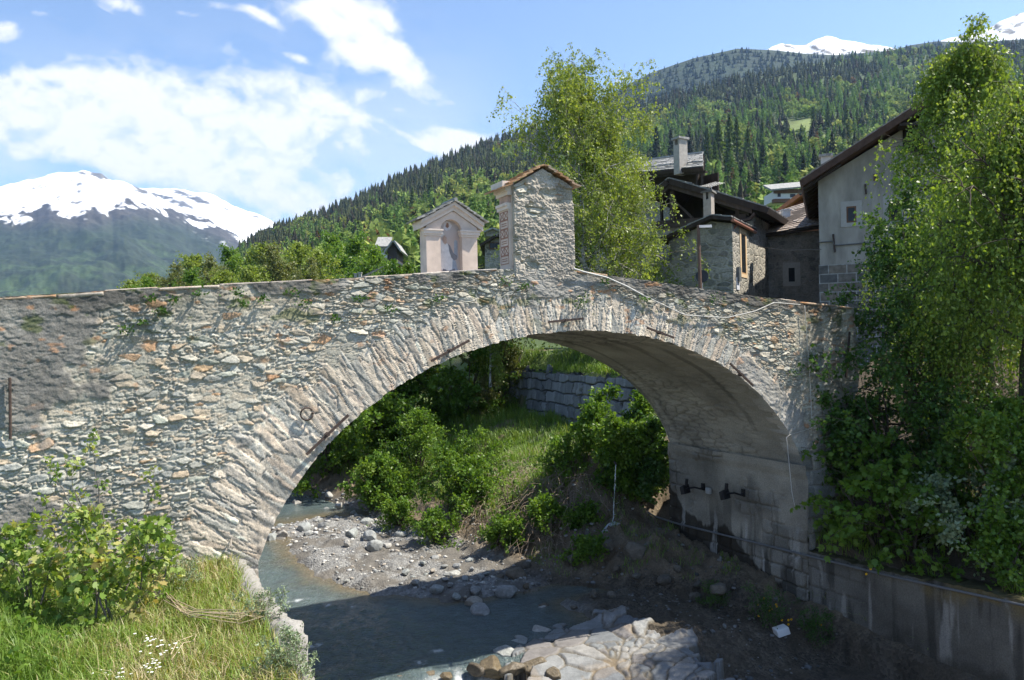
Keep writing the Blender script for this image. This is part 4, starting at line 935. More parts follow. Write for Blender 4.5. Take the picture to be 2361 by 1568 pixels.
def conifer(name, label, seed, lm):
    rng = np.random.default_rng(seed); root = empty(name, (0, 0, 0), label, 'tree', name.replace('_tree', '') + ' trees on the slope')
    mb = MB(); mb.tube([(0, 0, -1), (0, 0, 10), (0, 0, 19.6)], [.3, .18, .03], 6); mb.build('trunk', BARK['dark'], root)
    m = 1500; z = rng.uniform(0, 1, m)**.75; a = rng.uniform(0, 6.28, m); tier = .75 + .25*np.cos(z*60); R = (3.6*(1 - z)**.85 + .15)*tier; r = R*rng.uniform(.25, 1.05, m)**.6
    C = np.stack([r*np.cos(a), r*np.sin(a), .8 + 19.*z - .18*r], 1); A = unit(np.stack([np.cos(a), np.sin(a), -.35 + rng.normal(0, .3, m)], 1)); s = (.5 + .75*(1 - z))*rng.uniform(.6, 1.2, m)
    B = unit(np.cross(A, UP + rng.normal(0, .5, (m, 3)))); s = s[:, None]
    V = np.stack([C - A*s*.5, C + B*s*.3, C + A*s*.7, C - B*s*.3], 1).reshape(-1, 3)
    mesh('crown', V, np.arange(4*m).reshape(m, 4), LEAF[lm], root, False, attrs={'tint': np.repeat(rng.uniform(0, 1, m), 4)})
    return root
LEAF['needle_dark'] = m_leaf('dark_needles', [(0, (.018, .032, .016)), (1, (.045, .065, .028))], .15)
LEAF['needle_fresh'] = m_leaf('fresh_needles', [(0, (.055, .105, .025)), (1, (.12, .18, .045))], .35)
single_trees()
# ================================================================== SHRINES ON THE BRIDGE
def Z2(x, y): return (1280 + x*.54214)/1.62643, (600 + y*.54214)/1.62643
def Z3(x, y): return (2300 + x*.42095)/1.62643, (480 + y*.42095)/1.62643
def Z4(x, y): return (1300 + x*.38119)/1.62643, (700 + y*.38119)/1.62643
PLASTER = m_plain('pink_plaster', (.64, .52, .435), .2, 3.5, .25, .01, .9)
PLASTER2 = m_plain('pale_plaster_trim', (.68, .58, .50), .12, 8, .2, .006, .9)
def slate_mat(name, cols, sx=3., sy=5.):
    t = NT(name); v = t.co((sx, sx, sx)); vo = t.vor(v, 1.3); n1 = t.noise(v, 4., 6, .65)
    t.base(t.mix(1., t.ramp(vo.outputs['Color'], cols), t.ramp(n1, [(.3, .65), (.7, 1.3)]), 'MULTIPLY')); t.bump(t.math('ADD', n1, vo.outputs['Distance']), .6, .03); return t.m
SLATE = slate_mat('grey_slate', [(0, (.20, .20, .195)), (.5, (.30, .30, .285)), (1, (.38, .37, .35))])
SLATE_OR = slate_mat('lichened_slate', [(0, (.36, .18, .09)), (.4, (.42, .26, .15)), (.7, (.34, .27, .21)), (1, (.46, .22, .10))])
SLATE_BR = slate_mat('brown_slate', [(0, (.22, .17, .14)), (.5, (.31, .26, .225)), (1, (.40, .36, .32))], 2.)
def slate_roof(mb, p_e, q_e, p_r, q_r, nrow, th, rng, over=.0, lift=.03):
    """overlapping courses from eave (p_e,q_e) to ridge (p_r,q_r)"""
    p_e, q_e, p_r, q_r = (np.asarray(k, float) for k in (p_e, q_e, p_r, q_r))
    nr = unit(np.cross(q_e - p_e, p_r - p_e)); nr = nr if nr[2] > 0 else -nr
    for i in range(nrow):
        a, b = i/nrow, min((i + 1.35)/nrow, 1.)
        m = max(int(np.linalg.norm(q_e - p_e)/(.32 + .2*rng.random())), 2); cuts = np.sort(np.concatenate([[0, 1], (np.arange(1, m) + rng.uniform(-.3, .3, m-1))/m]))
        for c0, c1 in zip(cuts[:-1], cuts[1:]):
            j = rng.uniform(-.25, .25)/nrow*.6; t0 = th*rng.uniform(.7, 1.3)
            f = lambda u, w: (p_e*(1-u) + q_e*u)*(1-w) + (p_r*(1-u) + q_r*u)*w
            A, B, C, D = f(c0 + .002, a + j), f(c1 - .002, a + j), f(c1 - .002, b), f(c0 + .002, b)
            l0 = lift*(1 + .4*rng.random()); lo = [A + nr*l0, B + nr*l0, C, D]
            mb.hexa(lo, [k + nr*t0 for k in lo]) if np.dot(np.cross(B - A, D - A), nr) > 0 else mb.hexa(lo[::-1], [k + nr*t0 for k in lo[::-1]])
def build_shrine():
    n0 = D0 + BW - .75; FP = lambda zx, zy, n=n0: onplane(*Z4(zx, zy), SN(0, n0), N)
    def sz(zx, zy): p = FP(zx, zy); return p @ E, p[2]
    sl, zb = sz(790, 845); sr, _ = sz(1290, 815); zb -= .6; zcap = sz(1000, 450)[1]; zgl = sz(780, 372)[1]; sap, zap = sz(1045, 228)
    sa, sb = sz(921, 450)[0], sz(1112, 450)[0] + .06; zar = sz(1030, 322)[1]; sc = (sa + sb)/2; dp = .45
    P = lambda s, z, n=0.: SN(s, n0 + n, z)
    root = empty('wall_shrine', P((sl + sr)/2, zb, .4), 'small pink plastered shrine with an arched niche and slate gable on the far parapet', 'shrine')
    k = 14; ra = (sb - sa)/2; zi = zcap + .02; arch = [(sc - ra*cos(t), zi + (zar - zi)*sin(t)) for t in np.linspace(0, pi, k)]
    mb = MB(); niche = .20
    mb.box(P(sl, zb), (sa - sl)*E, N*niche, UP*(zcap - zb)); mb.box(P(sb, zb), (sr - sb)*E, N*niche, UP*(zcap - zb))
    # spandrel: strips between arch and gable line
    gz = lambda s: zgl + (zap - zgl)*(1 - abs(s - sap)/(sr - sap if s > sap else sap - sl)) - .03
    poly_l = [(sl, zcap), (sa, zcap)] + arch[:k//2] ; mid = ((arch[k//2 - 1][0] + arch[k//2][0])/2, zar)
    for (a, b) in zip(arch[:-1], arch[1:]):
        mb.prism([P(a[0], a[1]), P(b[0], b[1]), P(b[0], gz(b[0])), P(a[0], gz(a[0]))], N*niche)
    mb.prism([P(sl, zcap), P(sa, zcap), P(sa, gz(sa)), P(sl, gz(sl))], N*niche); mb.prism([P(sb, zcap), P(sr, zcap), P(sr, gz(sr)), P(sb, gz(sb))], N*niche)
    mb.prism([P(sl, zb, niche), P(sr, zb, niche), P(sr, gz(sr), niche), P(sap, gz(sap), niche), P(sl, gz(sl), niche)], N*(dp - niche))
    mb.build('body', PLASTER, root)
    for (a, b) in ((sl - .05, sa + .03), (sb - .03, sr + .05)):
        mb = MB()
        for h0, h1, o in ((-.10, -.05, .02), (-.05, .03, .045), (.03, .07, .065)):
            mb.box(P(a - o + .03, zcap + h0, -o), (b - a + 2*o - .06)*E, N*(niche + o - .05), UP*(h1 - h0))
        mb.build('capital_moulding', PLASTER2, root)
    mb = MB()   # raking cornice
    ov = .16
    for (se, sg) in ((sl - ov, sap), (sr + ov, sap)):
        ze = zgl - .0 - (zap - zgl)*ov/(sap - sl)
        for h0, h1, o in ((-.02, .10, .05), (.10, .19, .12)):
            mb.prism([P(se, ze + h0, -o), P(sg, zap + h0, -o), P(sg, zap + h1, -o), P(se, ze + h1, -o)], N*(dp + 2*o))
    mb.build('cornice', PLASTER2, root)
    rng = np.random.default_rng(8); mb = MB()
    for (se, sg) in ((sl - ov - .1, sap), (sr + ov + .1, sap)):
        ze = zgl + .20 - (zap - zgl)*(ov + .1)/(sap - sl)
        slate_roof(mb, P(se, ze, -.2), P(se, ze, dp + .2), P(sg, zap + .2, -.2), P(sg, zap + .2, dp + .2), 5, .035, rng)
    mb.tube([P(sap, zap + .24, -.22), P(sap, zap + .24, dp + .22)], .05, 6)
    mb.build('roof', SLATE, root)
    # the painting: sky, cloud, a robed figure, made of flat colour fields
    t = NT('fresco_ground'); v = t.co(); g = t.n('ShaderNodeSeparateXYZ'); t.l(t.co(kind='Generated'), g.inputs[0])
    t.base(t.mix(t.ramp(t.noise(v, 3., 5, .6), [(.35, 0.), (.7, .6)]), t.ramp(g.outputs[2], [(0, (.30, .29, .30)), (.35, (.46, .40, .36)), (.6, (.58, .42, .34)), (1, (.42, .41, .43))]), (.55, .47, .42)))
    mb = MB(); bk = [P(sa - .02, zb, niche - .03), P(sb + .02, zb, niche - .03), P(sb + .02, zar + .1, niche - .03), P(sa - .02, zar + .1, niche - .03)]; mb.prism(bk, N*.028)
    fresco = mb.build('fresco', t.m, root)
    W_, H_ = sb - sa, zar - (zb + .6)
    def blob(name, pts, col, d):
        m = MB(); m.prism([P(sa + W_*x, zb + .6 + H_*y, niche - .03 - d) for x, y in pts], N*d*.9); m.build(name, m_plain(name + '_paint', col, .2, 9, 0), fresco)
    blob('red_cassock', [(.0, .0), (.20, .0), (.17, .22), (.0, .24)], (.5, .22, .16), .004)
    blob('white_robe', [(.06, .3), (.14, .0), (.62, .03), (.78, .0), (.74, .14), (.66, .34), (.58, .47), (.44, .56), (.30, .57), (.12, .64), (.02, .60), (.0, .42)], (.68, .64, .62), .006)
    blob('grey_cape', [(.46, .56), (.56, .52), (.68, .40), (.86, .34), (.86, .27), (.72, .25), (.60, .30), (.52, .40)], (.22, .21, .22), .009)
    blob('dark_hem', [(.12, -.02), (.20, .09), (.48, .05), (.74, .10), (.84, -.02)], (.16, .16, .19), .009)
    blob('dark_skirt', [(.62, .06), (.66, .28), (.80, .24), (.90, .05)], (.33, .36, .42), .008)
    blob('head', [(.24, .57), (.22, .65), (.30, .71), (.40, .68), (.40, .58), (.33, .54)], (.52, .36, .28), .011)
    blob('biretta', [(.06, .72), (.10, .66), (.30, .72), (.36, .68), (.24, .78)], (.60, .57, .54), .012)
    blob('raised_arm', [(.02, .42), (.08, .40), (.07, .70), (.02, .70)], (.30, .2, .16), .01)
    blob('halo_cloud', [(.26, .84), (.40, .80), (.56, .83), (.66, .90), (.56, .97), (.40, .99), (.28, .94)], (.62, .58, .58), .004)
    blob('cherub', [(.36, .88), (.44, .85), (.52, .88), (.50, .94), (.42, .95)], (.30, .17, .12), .008)
    blob('far_tower', [(.74, .34), (.90, .30), (.90, .62), (.80, .64), (.74, .60)], (.36, .38, .42), .004)
build_shrine()

def build_pillar():
    nf = D0 + .06; A = lambda zx, zy: onplane(*Z2(zx, zy), SN(0, nf), N)
    sl, sr = A(1195, 740) @ E, A(1610, 740) @ E; zb = A(1400, 745)[2]; ze_l = A(1180, 178)[2]; ze_r = A(1605, 195)[2]; pk = A(1385, 62); sp, zp = pk @ E, pk[2] ; dp = .50
    P = lambda s, z, n=0.: SN(s, nf + n, z)
    root = empty('pillar_shrine', P((sl + sr)/2, zb, .4), 'tall roughcast pillar shrine with a gabled roof of rusty slates on the near parapet', 'shrine')
    # roughcast back, facing the stream
    ss = np.linspace(sl, sr, 150); t = np.linspace(0, 1, 260); top = np.where(ss < sp, ze_l + (zp - ze_l)*(ss - sl)/(sp - sl), ze_r + (zp - ze_r)*(sr - ss)/(sr - sp))
    lo = zb - .28 + .10*(fbm(ss*4, ss*0, 4, 610) - .5)[:, None]; Sg = np.repeat(ss[:, None], 260, 1); Zg = lo + (top[:, None] - lo)*t[None]
    Hs, cs_, m_ = rubble(Sg, Zg, 611, .16, .06); nz = fbm(Sg*2.2, Zg*2.6, 5, 612)
    bare = sst(.64, .72, nz + .20*sst(.55, .05, zp - Zg - abs(Sg - sp)*.6) + .12*sst(.3, .0, Zg - zb) - .3*sst(-.05, -.4, Zg - zb))[..., None]
    H = .035 + .022*(fbm(Sg*3, Zg*4, 5, 613) - .5) + .022*(fbm(Sg*14, Zg*19, 4, 614) - .5) + .018*(fbm(Sg*32, Zg*40, 2, 617) - .5); H = H*(1 - bare[..., 0]) + Hs*bare[..., 0]
    c = np.array((.46, .41, .34))*(.62 + .62*fbm(Sg*2.2, Zg*2.6, 5, 615))[..., None]; c = c*(1 - bare) + cs_*bare
    st = sst(.55, .75, fbm(Sg*4, Zg*.7, 4, 616))[..., None]; c = c*(1 - .3*st)
    V = Sg[..., None]*E + (nf - 1.5*H)[..., None]*N + Zg[..., None]*UP
    V[0] = V[0] + N*.06; V[-1] = V[-1] + N*.06; V[:, 0] = V[:, 0] + N*.08
    mesh('roughcast_back', V.reshape(-1, 3), grid(150, 260), STONE, root, True, cols=np.clip(c, .02, .7).reshape(-1, 3))
    mb = MB(); lo = zb - .4; mb.prism([P(sl, lo, .03), P(sr, lo, .03), P(sr, ze_r, .03), P(sp, zp, .03), P(sl, ze_l, .03)], N*dp); mb.build('core', PLASTER, root)
    mb = MB(); px = .07     # painted side, facing left: base pilaster, capital, frieze, cornice
    zc = A(1190, 330)[2]; zf = A(1185, 240)[2]
    mb.box(P(sl - px, zb - .1, .06), E*(px + .05), N*(dp - .06), UP*(zc - zb + .1)); pil = mb.build('painted_pilaster', PLASTER, root)
    mb = MB()
    for h0, h1, o in ((-.02, .05, .10), (.05, .11, .13)): mb.box(P(sl - o, zc + h0, .05), E*(o + .05), N*(dp + .0), UP*(h1 - h0))
    for h0, h1, o in ((.0, .08, .10), (.08, .16, .15), (.16, .28, .21)): mb.box(P(sl - o, zf + h0, .03), E*(o + .05), N*(dp + .05), UP*(h1 - h0))
    mb.build('moulding', PLASTER2, root)
    mb = MB(); mb.box(P(sl - px + .01, zc + .115, .07), E*(px + .04), N*(dp - .08), UP*(zf - zc - .12)); mb.build('frieze', m_plain('red_plaster', (.50, .34, .27), .3, 7, .2), root)
    # red-brown painted frames on the pilaster
    mb = MB(); fr = m_plain('sinopia_lines', (.34, .19, .14), .3, 9, 0); x0 = sl - px - .006; h = (zc - zb - .12)/6.
    def line(n0_, z0, n1_, z1, w=.018):
        a, b = np.array([n0_, z0]), np.array([n1_, z1]); d = (b - a)/np.linalg.norm(b - a); q = np.array([-d[1], d[0]])*w/2
        mb.prism([P(x0, z, n) for n, z in (a - q, b - q, b + q, a + q)], E*.004)
    for i in range(6):
        z0, z1 = zb + .08 + h*i, zb + .08 + h*(i + .9); a, b = .09, dp - .05
        for l in ((a, z0, b, z0), (a, z1, b, z1), (a, z0, a, z1), (b, z0, b, z1)): line(*l)
        if i % 2: m_ = (a + b)/2; line(m_, z0, m_, z1); line(a, z0, m_, z1); line(a, z1, m_, z0); line(m_, z0, b, z1); line(m_, z1, b, z0)
        else: line(a + .06, z0 + .06, b - .06, z0 + .06); line(a + .06, z1 - .06, b - .06, z1 - .06)
    mb.build('painted_frames', fr, pil)
    rng = np.random.default_rng(18); mb = MB(); ov = .26
    kl = (zp - ze_l)/(sp - sl); kr = (zp - ze_r)/(sr - sp)
    slate_roof(mb, P(sl - ov, ze_l - kl*ov + .03, -.13), P(sl - ov, ze_l - kl*ov + .03, dp + .25), P(sp, zp + .05, -.13), P(sp, zp + .05, dp + .25), 6, .032, rng, lift=.035)
    slate_roof(mb, P(sr + .1, ze_r - kr*.1 + .03, -.13), P(sr + .1, ze_r - kr*.1 + .03, dp + .25), P(sp, zp + .05, -.13), P(sp, zp + .05, dp + .25), 6, .032, rng, lift=.035)
    mb.build('roof', SLATE_OR, root)
build_pillar()

# ================================================================== VILLAGE
WOOD_D = m_plain('dark_timber', (.045, .034, .027), .4, 5, .6, .02, .85, (1, 1, .25)); WOOD_M = m_plain('brown_timber', (.14, .075, .045), .35, 5, .5, .01, .8, (1, 1, .3))
GLASS = m_plain('dark_window', (.02, .024, .028), .2, 3, 0, rough=.12); PALE = m_plain('pale_surround', (.38, .36, .33), .1, 6, .15)
def rubble_mat(name, cols, sc=(5.5, 5.5, 11.), mort=(.33, .31, .27), bare=(.35, .55)):
    t = NT(name); v0 = t.co(); nz = t.noise(v0, 2., 4, .6); ad = t.n('ShaderNodeVectorMath'); ad.operation = 'ADD'
    w = t.n('ShaderNodeTexNoise'); w.inputs['Scale'].default_value = 2.4; t.l(v0, w.inputs['Vector']); ws = t.n('ShaderNodeVectorMath'); ws.operation = 'SCALE'; ws.inputs['Scale'].default_value = .22; t.l(w.outputs['Color'], ws.inputs[0])
    t.l(v0, ad.inputs[0]); t.l(ws.outputs[0], ad.inputs[1]); mp = t.n('ShaderNodeMapping'); mp.inputs['Scale'].default_value = sc; t.l(ad.outputs[0], mp.inputs[0])
    vo = t.vor(mp.outputs[0], .62); ve = t.vor(mp.outputs[0], .62, 'DISTANCE_TO_EDGE'); n2 = t.noise(v0, 11., 6, .7)
    m = t.ramp(ve.outputs['Distance'], [(.03, 0.), (.12, 1.)]); m = t.math('MULTIPLY', m, t.ramp(nz, [(bare[0], 1.), (bare[1], .15)]))
    c = t.mix(m, mort, t.ramp(vo.outputs['Color'], cols)); c = t.mix(1., c, t.ramp(n2, [(.25, .6), (.75, 1.4)]), 'MULTIPLY')
    c = t.mix(1., c, t.ramp(t.noise(v0, .6, 5, .6), [(.3, .7), (.7, 1.25)]), 'MULTIPLY'); t.base(c)
    t.bump(t.math('ADD', m, t.math('MULTIPLY', n2, .5)), .8, .05); return t.m
RUB = rubble_mat('house_rubble', [(0, (.10, .10, .09)), (.3, (.22, .215, .185)), (.6, (.32, .30, .26)), (.85, (.16, .16, .15)), (1, (.36, .25, .16))], (2.4, 2.4, 5.2), (.36, .335, .285), (.48, .72))
RUB2 = rubble_mat('old_render', [(0, (.12, .12, .11)), (.4, (.20, .19, .17)), (1, (.27, .24, .2))], (3.4, 3.4, 6.), (.27, .25, .22), (.42, .58))
RENDER = m_plain('grey_roughcast', (.32, .295, .255), .38, 1.6, .6, .05, .95, (1, 1, .35))
def window(parent, o, a, nrm, w, h, sur=.16, frame=WOOD_M, bars=0, depth=.02, surm=None):
    """o lower-left corner of the opening, a along the wall, nrm out of the wall"""
    a, nrm = unit(np.asarray(a, float)), unit(np.asarray(nrm, float)); mb = MB(); e = .03
    if sur:
        for (x0, x1, z0, z1) in ((-sur, 0, -sur*.8, h + sur), (w, w + sur, -sur*.8, h + sur), (0, w, h, h + sur), (0, w, -sur*.8, 0)):
            mb.box(o + a*x0 + UP*z0 - nrm*.1, a*(x1 - x0), nrm*(.1 + e), UP*(z1 - z0))
        win = mb.build('window', surm or PALE, parent); tgt = win
    else:
        for (x0, x1, z0, z1) in ((0, .05, 0, h), (w - .05, w, 0, h), (.05, w - .05, 0, .05), (.05, w - .05, h - .05, h)): mb.box(o + a*x0 + UP*z0 - nrm*.1, a*(x1 - x0), nrm*.13, UP*(z1 - z0))
        win = mb.build('window', frame, parent)
    mb = MB(); mb.box(o - nrm*.05, a*w, nrm*.062, UP*h); mb.build('pane', GLASS, win)
    if sur:
        mb = MB(); f = .07
        for (x0, x1, z0, z1) in ((0, f, 0, h), (w - f, w, 0, h), (f, w - f, 0, f), (f, w - f, h - f, h)) + (((w/2 - .03, w/2 + .03, f, h - f),) if bars else ()): mb.box(o + a*x0 + UP*z0 - nrm*.02, a*(x1 - x0), nrm*.045, UP*(z1 - z0))
        mb.build('frame', frame, win)
    return win
def slab(mb, p, q, r, s, th):
    """four corners (ring), thickened upwards along the normal"""
    P_ = [np.asarray(k, float) for k in (p, q, r, s)]; nr = unit(np.cross(P_[1] - P_[0], P_[3] - P_[0])); nr = nr if nr[2] > 0 else -nr
    if np.dot(np.cross(P_[1] - P_[0], P_[3] - P_[0]), nr) < 0: P_ = P_[::-1]
    mb.hexa(P_, [k + nr*th for k in P_])
def village():
    rng = np.random.default_rng(31)
    # ---------------- small stone barn (front turned to the left, lit side wall)
    a = np.array([.866, -.5, 0]); b = np.array([.5, .866, 0]); C = at(*Z3(1068, 1300), 38.)
    F = lambda zx, zy, off=0.: onplane(*Z3(zx, zy), C + b*off, b)
    R_ = lambda zx, zy, off=0.: onplane(*Z3(zx, zy), C + a*off, a)
    z0 = 4.6; down = lambda p: np.array([p[0], p[1], z0])
    barn = empty('stone_barn', down(C), 'low grey rubble barn by the street lamp, its side wall in full sun', 'barn')
    pl = [F(493, 1012), F(870, 832), F(1042, 850), C.copy()]; tr = pl[2]; tr = np.array([C[0], C[1], tr[2]])
    wl = pl[0]; mb = MB(); mb.prism([down(wl), down(C), tr, pl[1], wl], b*4.6)
    mb.build('wall', RUB, barn)
    mb = MB(); ov = .55; ridge = F(870, 806, -ov); el = F(402, 1018, -ov); er = F(1052, 826, -ov)
    slab(mb, el, ridge, ridge + b*5.6, el + b*5.6, .16); slab(mb, er, er + b*5.4, ridge + b*5.6, ridge, .16); roof = mb.build('roof', WOOD_D, barn)
    mb = MB(); slate_roof(mb, el + UP*.17, el + b*5.6 + UP*.17, ridge + UP*.17, ridge + b*5.6 + UP*.17, 7, .05, rng); slate_roof(mb, er + UP*.17, er + b*5.4 + UP*.17, ridge + UP*.17, ridge + b*5.6 + UP*.17, 4, .05, rng); mb.build('slates', SLATE, roof)
    mb = MB(); e0 = er + a*.05 + UP*.02; mb.tube([e0, e0 + b*4.9 - UP*.05], .085, 8); mb.tube([e0 + b*1. - UP*.06, e0 + b*.9 - a*.2 - UP*.35, e0 + b*.8 - a*.5 - UP*.55], .04, 6)
    mb.build('gutter', m_plain('copper', (.30, .13, .08), .2, 8, .1, rough=.45, metal=.3), barn)
    w = R_(1137, 1305); t_ = R_(1172, 1145); p0 = np.array([*(R_(1140, 1300)[:2]), R_(1150, 1300)[2]]); win = window(barn, p0, b, a, 1.0, 2.1, .22, m_plain('ochre_frame', (.45, .28, .14), .2, 6), surm=m_plain('cream_surround', (.62, .47, .30), .12, 7))
    p = R_(1095, 1440); mb = MB(); mb.box(p + a*.01, b*.55, a*.03, UP*.62); mb.build('notice_board', m_plain('white_board', (.62, .64, .7), .1, 9, 0, rough=.4), barn)
    p = R_(1098, 1365); mb = MB(); mb.box(p + a*.01, b*.4, a*.14, UP*.7); mb.build('meter_cabinet', m_plain('grey_cabinet', (.14, .15, .15), .2, 9, 0, rough=.5), barn)
    # ---------------- big timber barn behind
    off = 4.65; G = lambda zx, zy, o=0.: F(zx, zy, off + o)
    big = empty('timber_barn', down(G(700, 1300)), 'large open-gabled barn with black timber loft and sagging slate roof', 'barn')
    gl, gr_, gp = G(330, 640, -.6), G(1240, 722, -.6), G(490, 497, -.6); L = 9.; ez = gr_[2]; gr_ = gr_ + (gr_ - gp)*(.8/np.linalg.norm(gr_ - gp))
    mb = MB(); slab(mb, gl, gp, gp + b*L, gl + b*L, .30); slab(mb, gr_, gr_ + b*L, gp + b*L, gp, .30); roof = mb.build('roof', WOOD_D, big)
    mb = MB(); slate_roof(mb, gl + UP*.32, gl + b*L + UP*.32, gp + UP*.32, gp + b*L + UP*.32, 6, .06, rng); slate_roof(mb, gr_ + UP*.32, gr_ + b*L + UP*.32, gp + UP*.32, gp + b*L + UP*.32, 12, .06, rng); mb.build('slates', SLATE, roof)
    wr = np.array([*(C + b*off)[:2], 0.]); base_l = G(330, 870); base_r = np.array([wr[0], wr[1], G(1000, 850)[2]])
    mb = MB(); mb.prism([down(base_l), down(wr), base_r, base_l], b*.5); mb.box(down(wr) - a*.5 + b*.5, a*.5, b*5.6, UP*(base_r[2] - z0 + .3)); mb.build('wall', RUB, big)
    mb = MB()   # inner darkness: boarded back and side of the loft
    bl, br = base_l + b*4.5, base_r + b*4.5; tp = gp + b*4.5 - UP*.05; mb.prism([bl, br, br + UP*(ez - br[2] - .15), tp, bl + UP*2.0], b*.1)
    zr = base_r[2] + .3
    for i in range(22):     # vertical boards of the side wall
        q = np.array([wr[0], wr[1], zr]) + b*(.1 + i*.26); mb.box(q - a*.06*(i % 2), b*.24, -a*.05, UP*(ez - zr - .1))
    mb.box(np.array([wr[0], wr[1], zr]) - a*.2, b*5.8, -a*.05, UP*(ez - zr - .1))
    mb.build('boarding', m_plain('black_boards', (.028, .022, .018), .4, 4, .5, .02, .9, (1, 1, .2)), big)
    mb = MB(); bx = lambda p, q, w_: mb.prism([p + UP*w_, q + UP*w_, q - UP*w_, p - UP*w_], b*.25)
    bx(G(340, 868, -.1), G(1180, 800, -.1), .22); bx(G(330, 650, -.45), G(492, 512, -.45), .16); bx(G(492, 512, -.45), G(1235, 735, -.45), .16)
    p, q = G(500, 590, -.15), G(540, 835, -.15); mb.prism([G(500, 560, -.15), G(536, 560, -.15), G(540, 840, -.15), G(505, 840, -.15)], b*.25)
    mb.prism([G(540, 655, -.1), G(560, 655, -.1), G(715, 800, -.1), G(690, 805, -.1)], b*.2); mb.prism([G(1085, 715, -.1), G(1115, 720, -.1), G(1120, 810, -.1), G(1088, 812, -.1)], b*.2)
    mb.build('timber_frame', m_plain('grey_brown_beam', (.075, .058, .048), .35, 6, .5, .02, .9, (1, 1, .3)), big)
    mb = MB(); mb.tube([G(1260, 760, -.5), G(1220, 810, -.4), G(1120, 838, -.2)], .1, 7); mb.build('downpipe', m_plain('tarnished_copper', (.08, .055, .045), .3, 9, .1, rough=.5), big)
    # chimney of the barn, standing in front of its gable
    ch = empty('stone_chimney', F(845, 820, 2.), 'squat plastered chimney rising between the two barn roofs', 'chimney'); K = lambda zx, zy: F(zx, zy, 2.)
    p = K(805, 850); w_ = (K(875, 800) - K(805, 800)) @ a; mb = MB(); mb.box(p - UP*.8, a*w_, b*.62, UP*(K(800, 640)[2] - p[2] + .8)); 
    for x in (0, w_ - .14): mb.box(np.array([*p[:2], K(800, 640)[2]]) + a*x, a*.14, b*.62, UP*.36)
    mb.box(np.array([*p[:2], K(800, 640)[2] + .2]) + a*.12 + b*.3, a*(w_ - .24), b*.2, UP*.16)
    stk = mb.build('stack', m_plain('chimney_render', (.33, .30, .265), .25, 5, .5, .02), ch)
    mb = MB(); q = np.array([*p[:2], K(800, 640)[2] + .36]) - a*.12 - b*.1; mid = q + a*(w_/2 + .12) + UP*.22
    mb.hexa([q, q + a*(w_ + .24), q + a*(w_ + .24) + b*.85, q + b*.85], [q + UP*.07 + a*.06, q + a*(w_ + .18) + UP*.14, q + a*(w_ + .18) + b*.85 + UP*.14, q + b*.85 + a*.06 + UP*.07]); mb.build('cap', m_plain('cap_stone', (.13, .125, .115), .3, 6), ch)
    # ---------------- upper house with grey slate roof
    Y1 = 52.; er_, el_ = at(*Z3(805, 380), 47.5), at(*Z3(60, 445), 54.5); ax = unit((er_ - el_)*np.array([1, 1, 0])); bk = np.array([-ax[1], ax[0], 0]); 
    rr = at(*Z3(800, 264), 51.); rh, rd = rr[2] - er_[2], (rr - er_) @ bk
    rl = at(*Z3(60, 356), 58.); up = empty('upper_house', down(er_ + bk*3), 'house with a wide grey slate roof and tall chimney above the timber barn', 'house')
    mb = MB(); fl = np.array([1, 1, -1.]); slab(mb, el_, er_, rr, rl, .22); slab(mb, rl, rr, rr + (rr - er_)*fl, rl + (rl - el_)*fl, .22); roof = mb.build('roof', WOOD_D, up)
    mb = MB(); slate_roof(mb, el_ + UP*.24, er_ + UP*.24, rl + UP*.24, rr + UP*.24, 9, .05, rng); mb.tube([el_*.8 + rl*.2 + UP*.42, er_*.8 + rr*.2 + UP*.42], .05, 6); mb.tube([rl + UP*.34, rr + UP*.34], .09, 6); mb.build('slates', SLATE, roof)
    mb = MB(); q = er_ + bk*1.3; wtop = er_[2] + .2; mb.box(np.array([*(q - ax*13)[:2], z0]), ax*9.3, bk*(2*rd - 2.6), UP*(wtop - z0)); mb.build('wall', RUB, up)
    mb = MB(); mb.box(er_ - ax*.25 - UP*2.9, ax*.2, (rr - er_)*np.array([1.6, 1.6, 0]), UP*2.8); mb.box(er_ - ax*2.6 - UP*2.9 + bk*1.5, ax*2.3, bk*.1, UP*3.0)
    for x in (1., 4.4, 7.4): mb.box(er_ - ax*x - UP*2.6 + bk*.3, ax*.16, bk*.16, UP*2.6)
    mb.box(el_ + bk*.15 - UP*.12, er_ - el_, bk*.2, UP*.14); mb.build('timber_side', WOOD_D, up)
    p = at(*Z3(538, 335), 49.5); w_ = 75*.42095/1.62643/FPX*49.5; ht = at(*Z3(538, 118), 49.5)[2] - p[2]
    ch2 = empty('tall_chimney', p, 'tall slim chimney with capped top on the slate roof of the upper house', 'chimney'); mb = MB(); mb.box(p - UP*.6, ax*w_, bk*.7, UP*(ht + .3)); 
    for x in (0, w_ - .13): mb.box(p + UP*(ht - .3) + ax*x, ax*.13, bk*.7, UP*.36)
    stk = mb.build('stack', m_plain('chimney_render', (.38, .35, .31), .25, 5, .5, .02), ch2); mb = MB(); mb.box(p + UP*(ht + .06) - ax*.1 - bk*.1, ax*(w_ + .2), bk*.9, UP*.13); mb.build('cap', SLATE, ch2)
    # ---------------- middle house, brown slates
    nm = np.array([-.10, -.995, 0]); am = np.array([.995, -.10, 0]); bm = -nm; O = at(*Z3(1600, 1300), 45.); M = lambda zx, zy, o=0.: onplane(*Z3(zx, zy), O + bm*o, nm)
    mid = empty('brown_roof_house', down(O), 'old rendered house with a brown stone-slate roof between the barns and the grey gable', 'house')
    l, r = M(1300, 960), M(1900, 905); mb = MB(); mb.prism([down(l), down(r), r, l], bm*7); mb.build('wall', RUB2, mid)
    e1, e2 = M(1300, 985, -.5), M(1880, 893, -.5); r1, r2 = onplane(*Z3(1330, 815), O + bm*3.6, nm), onplane(*Z3(1880, 640), O + bm*3.6, nm)
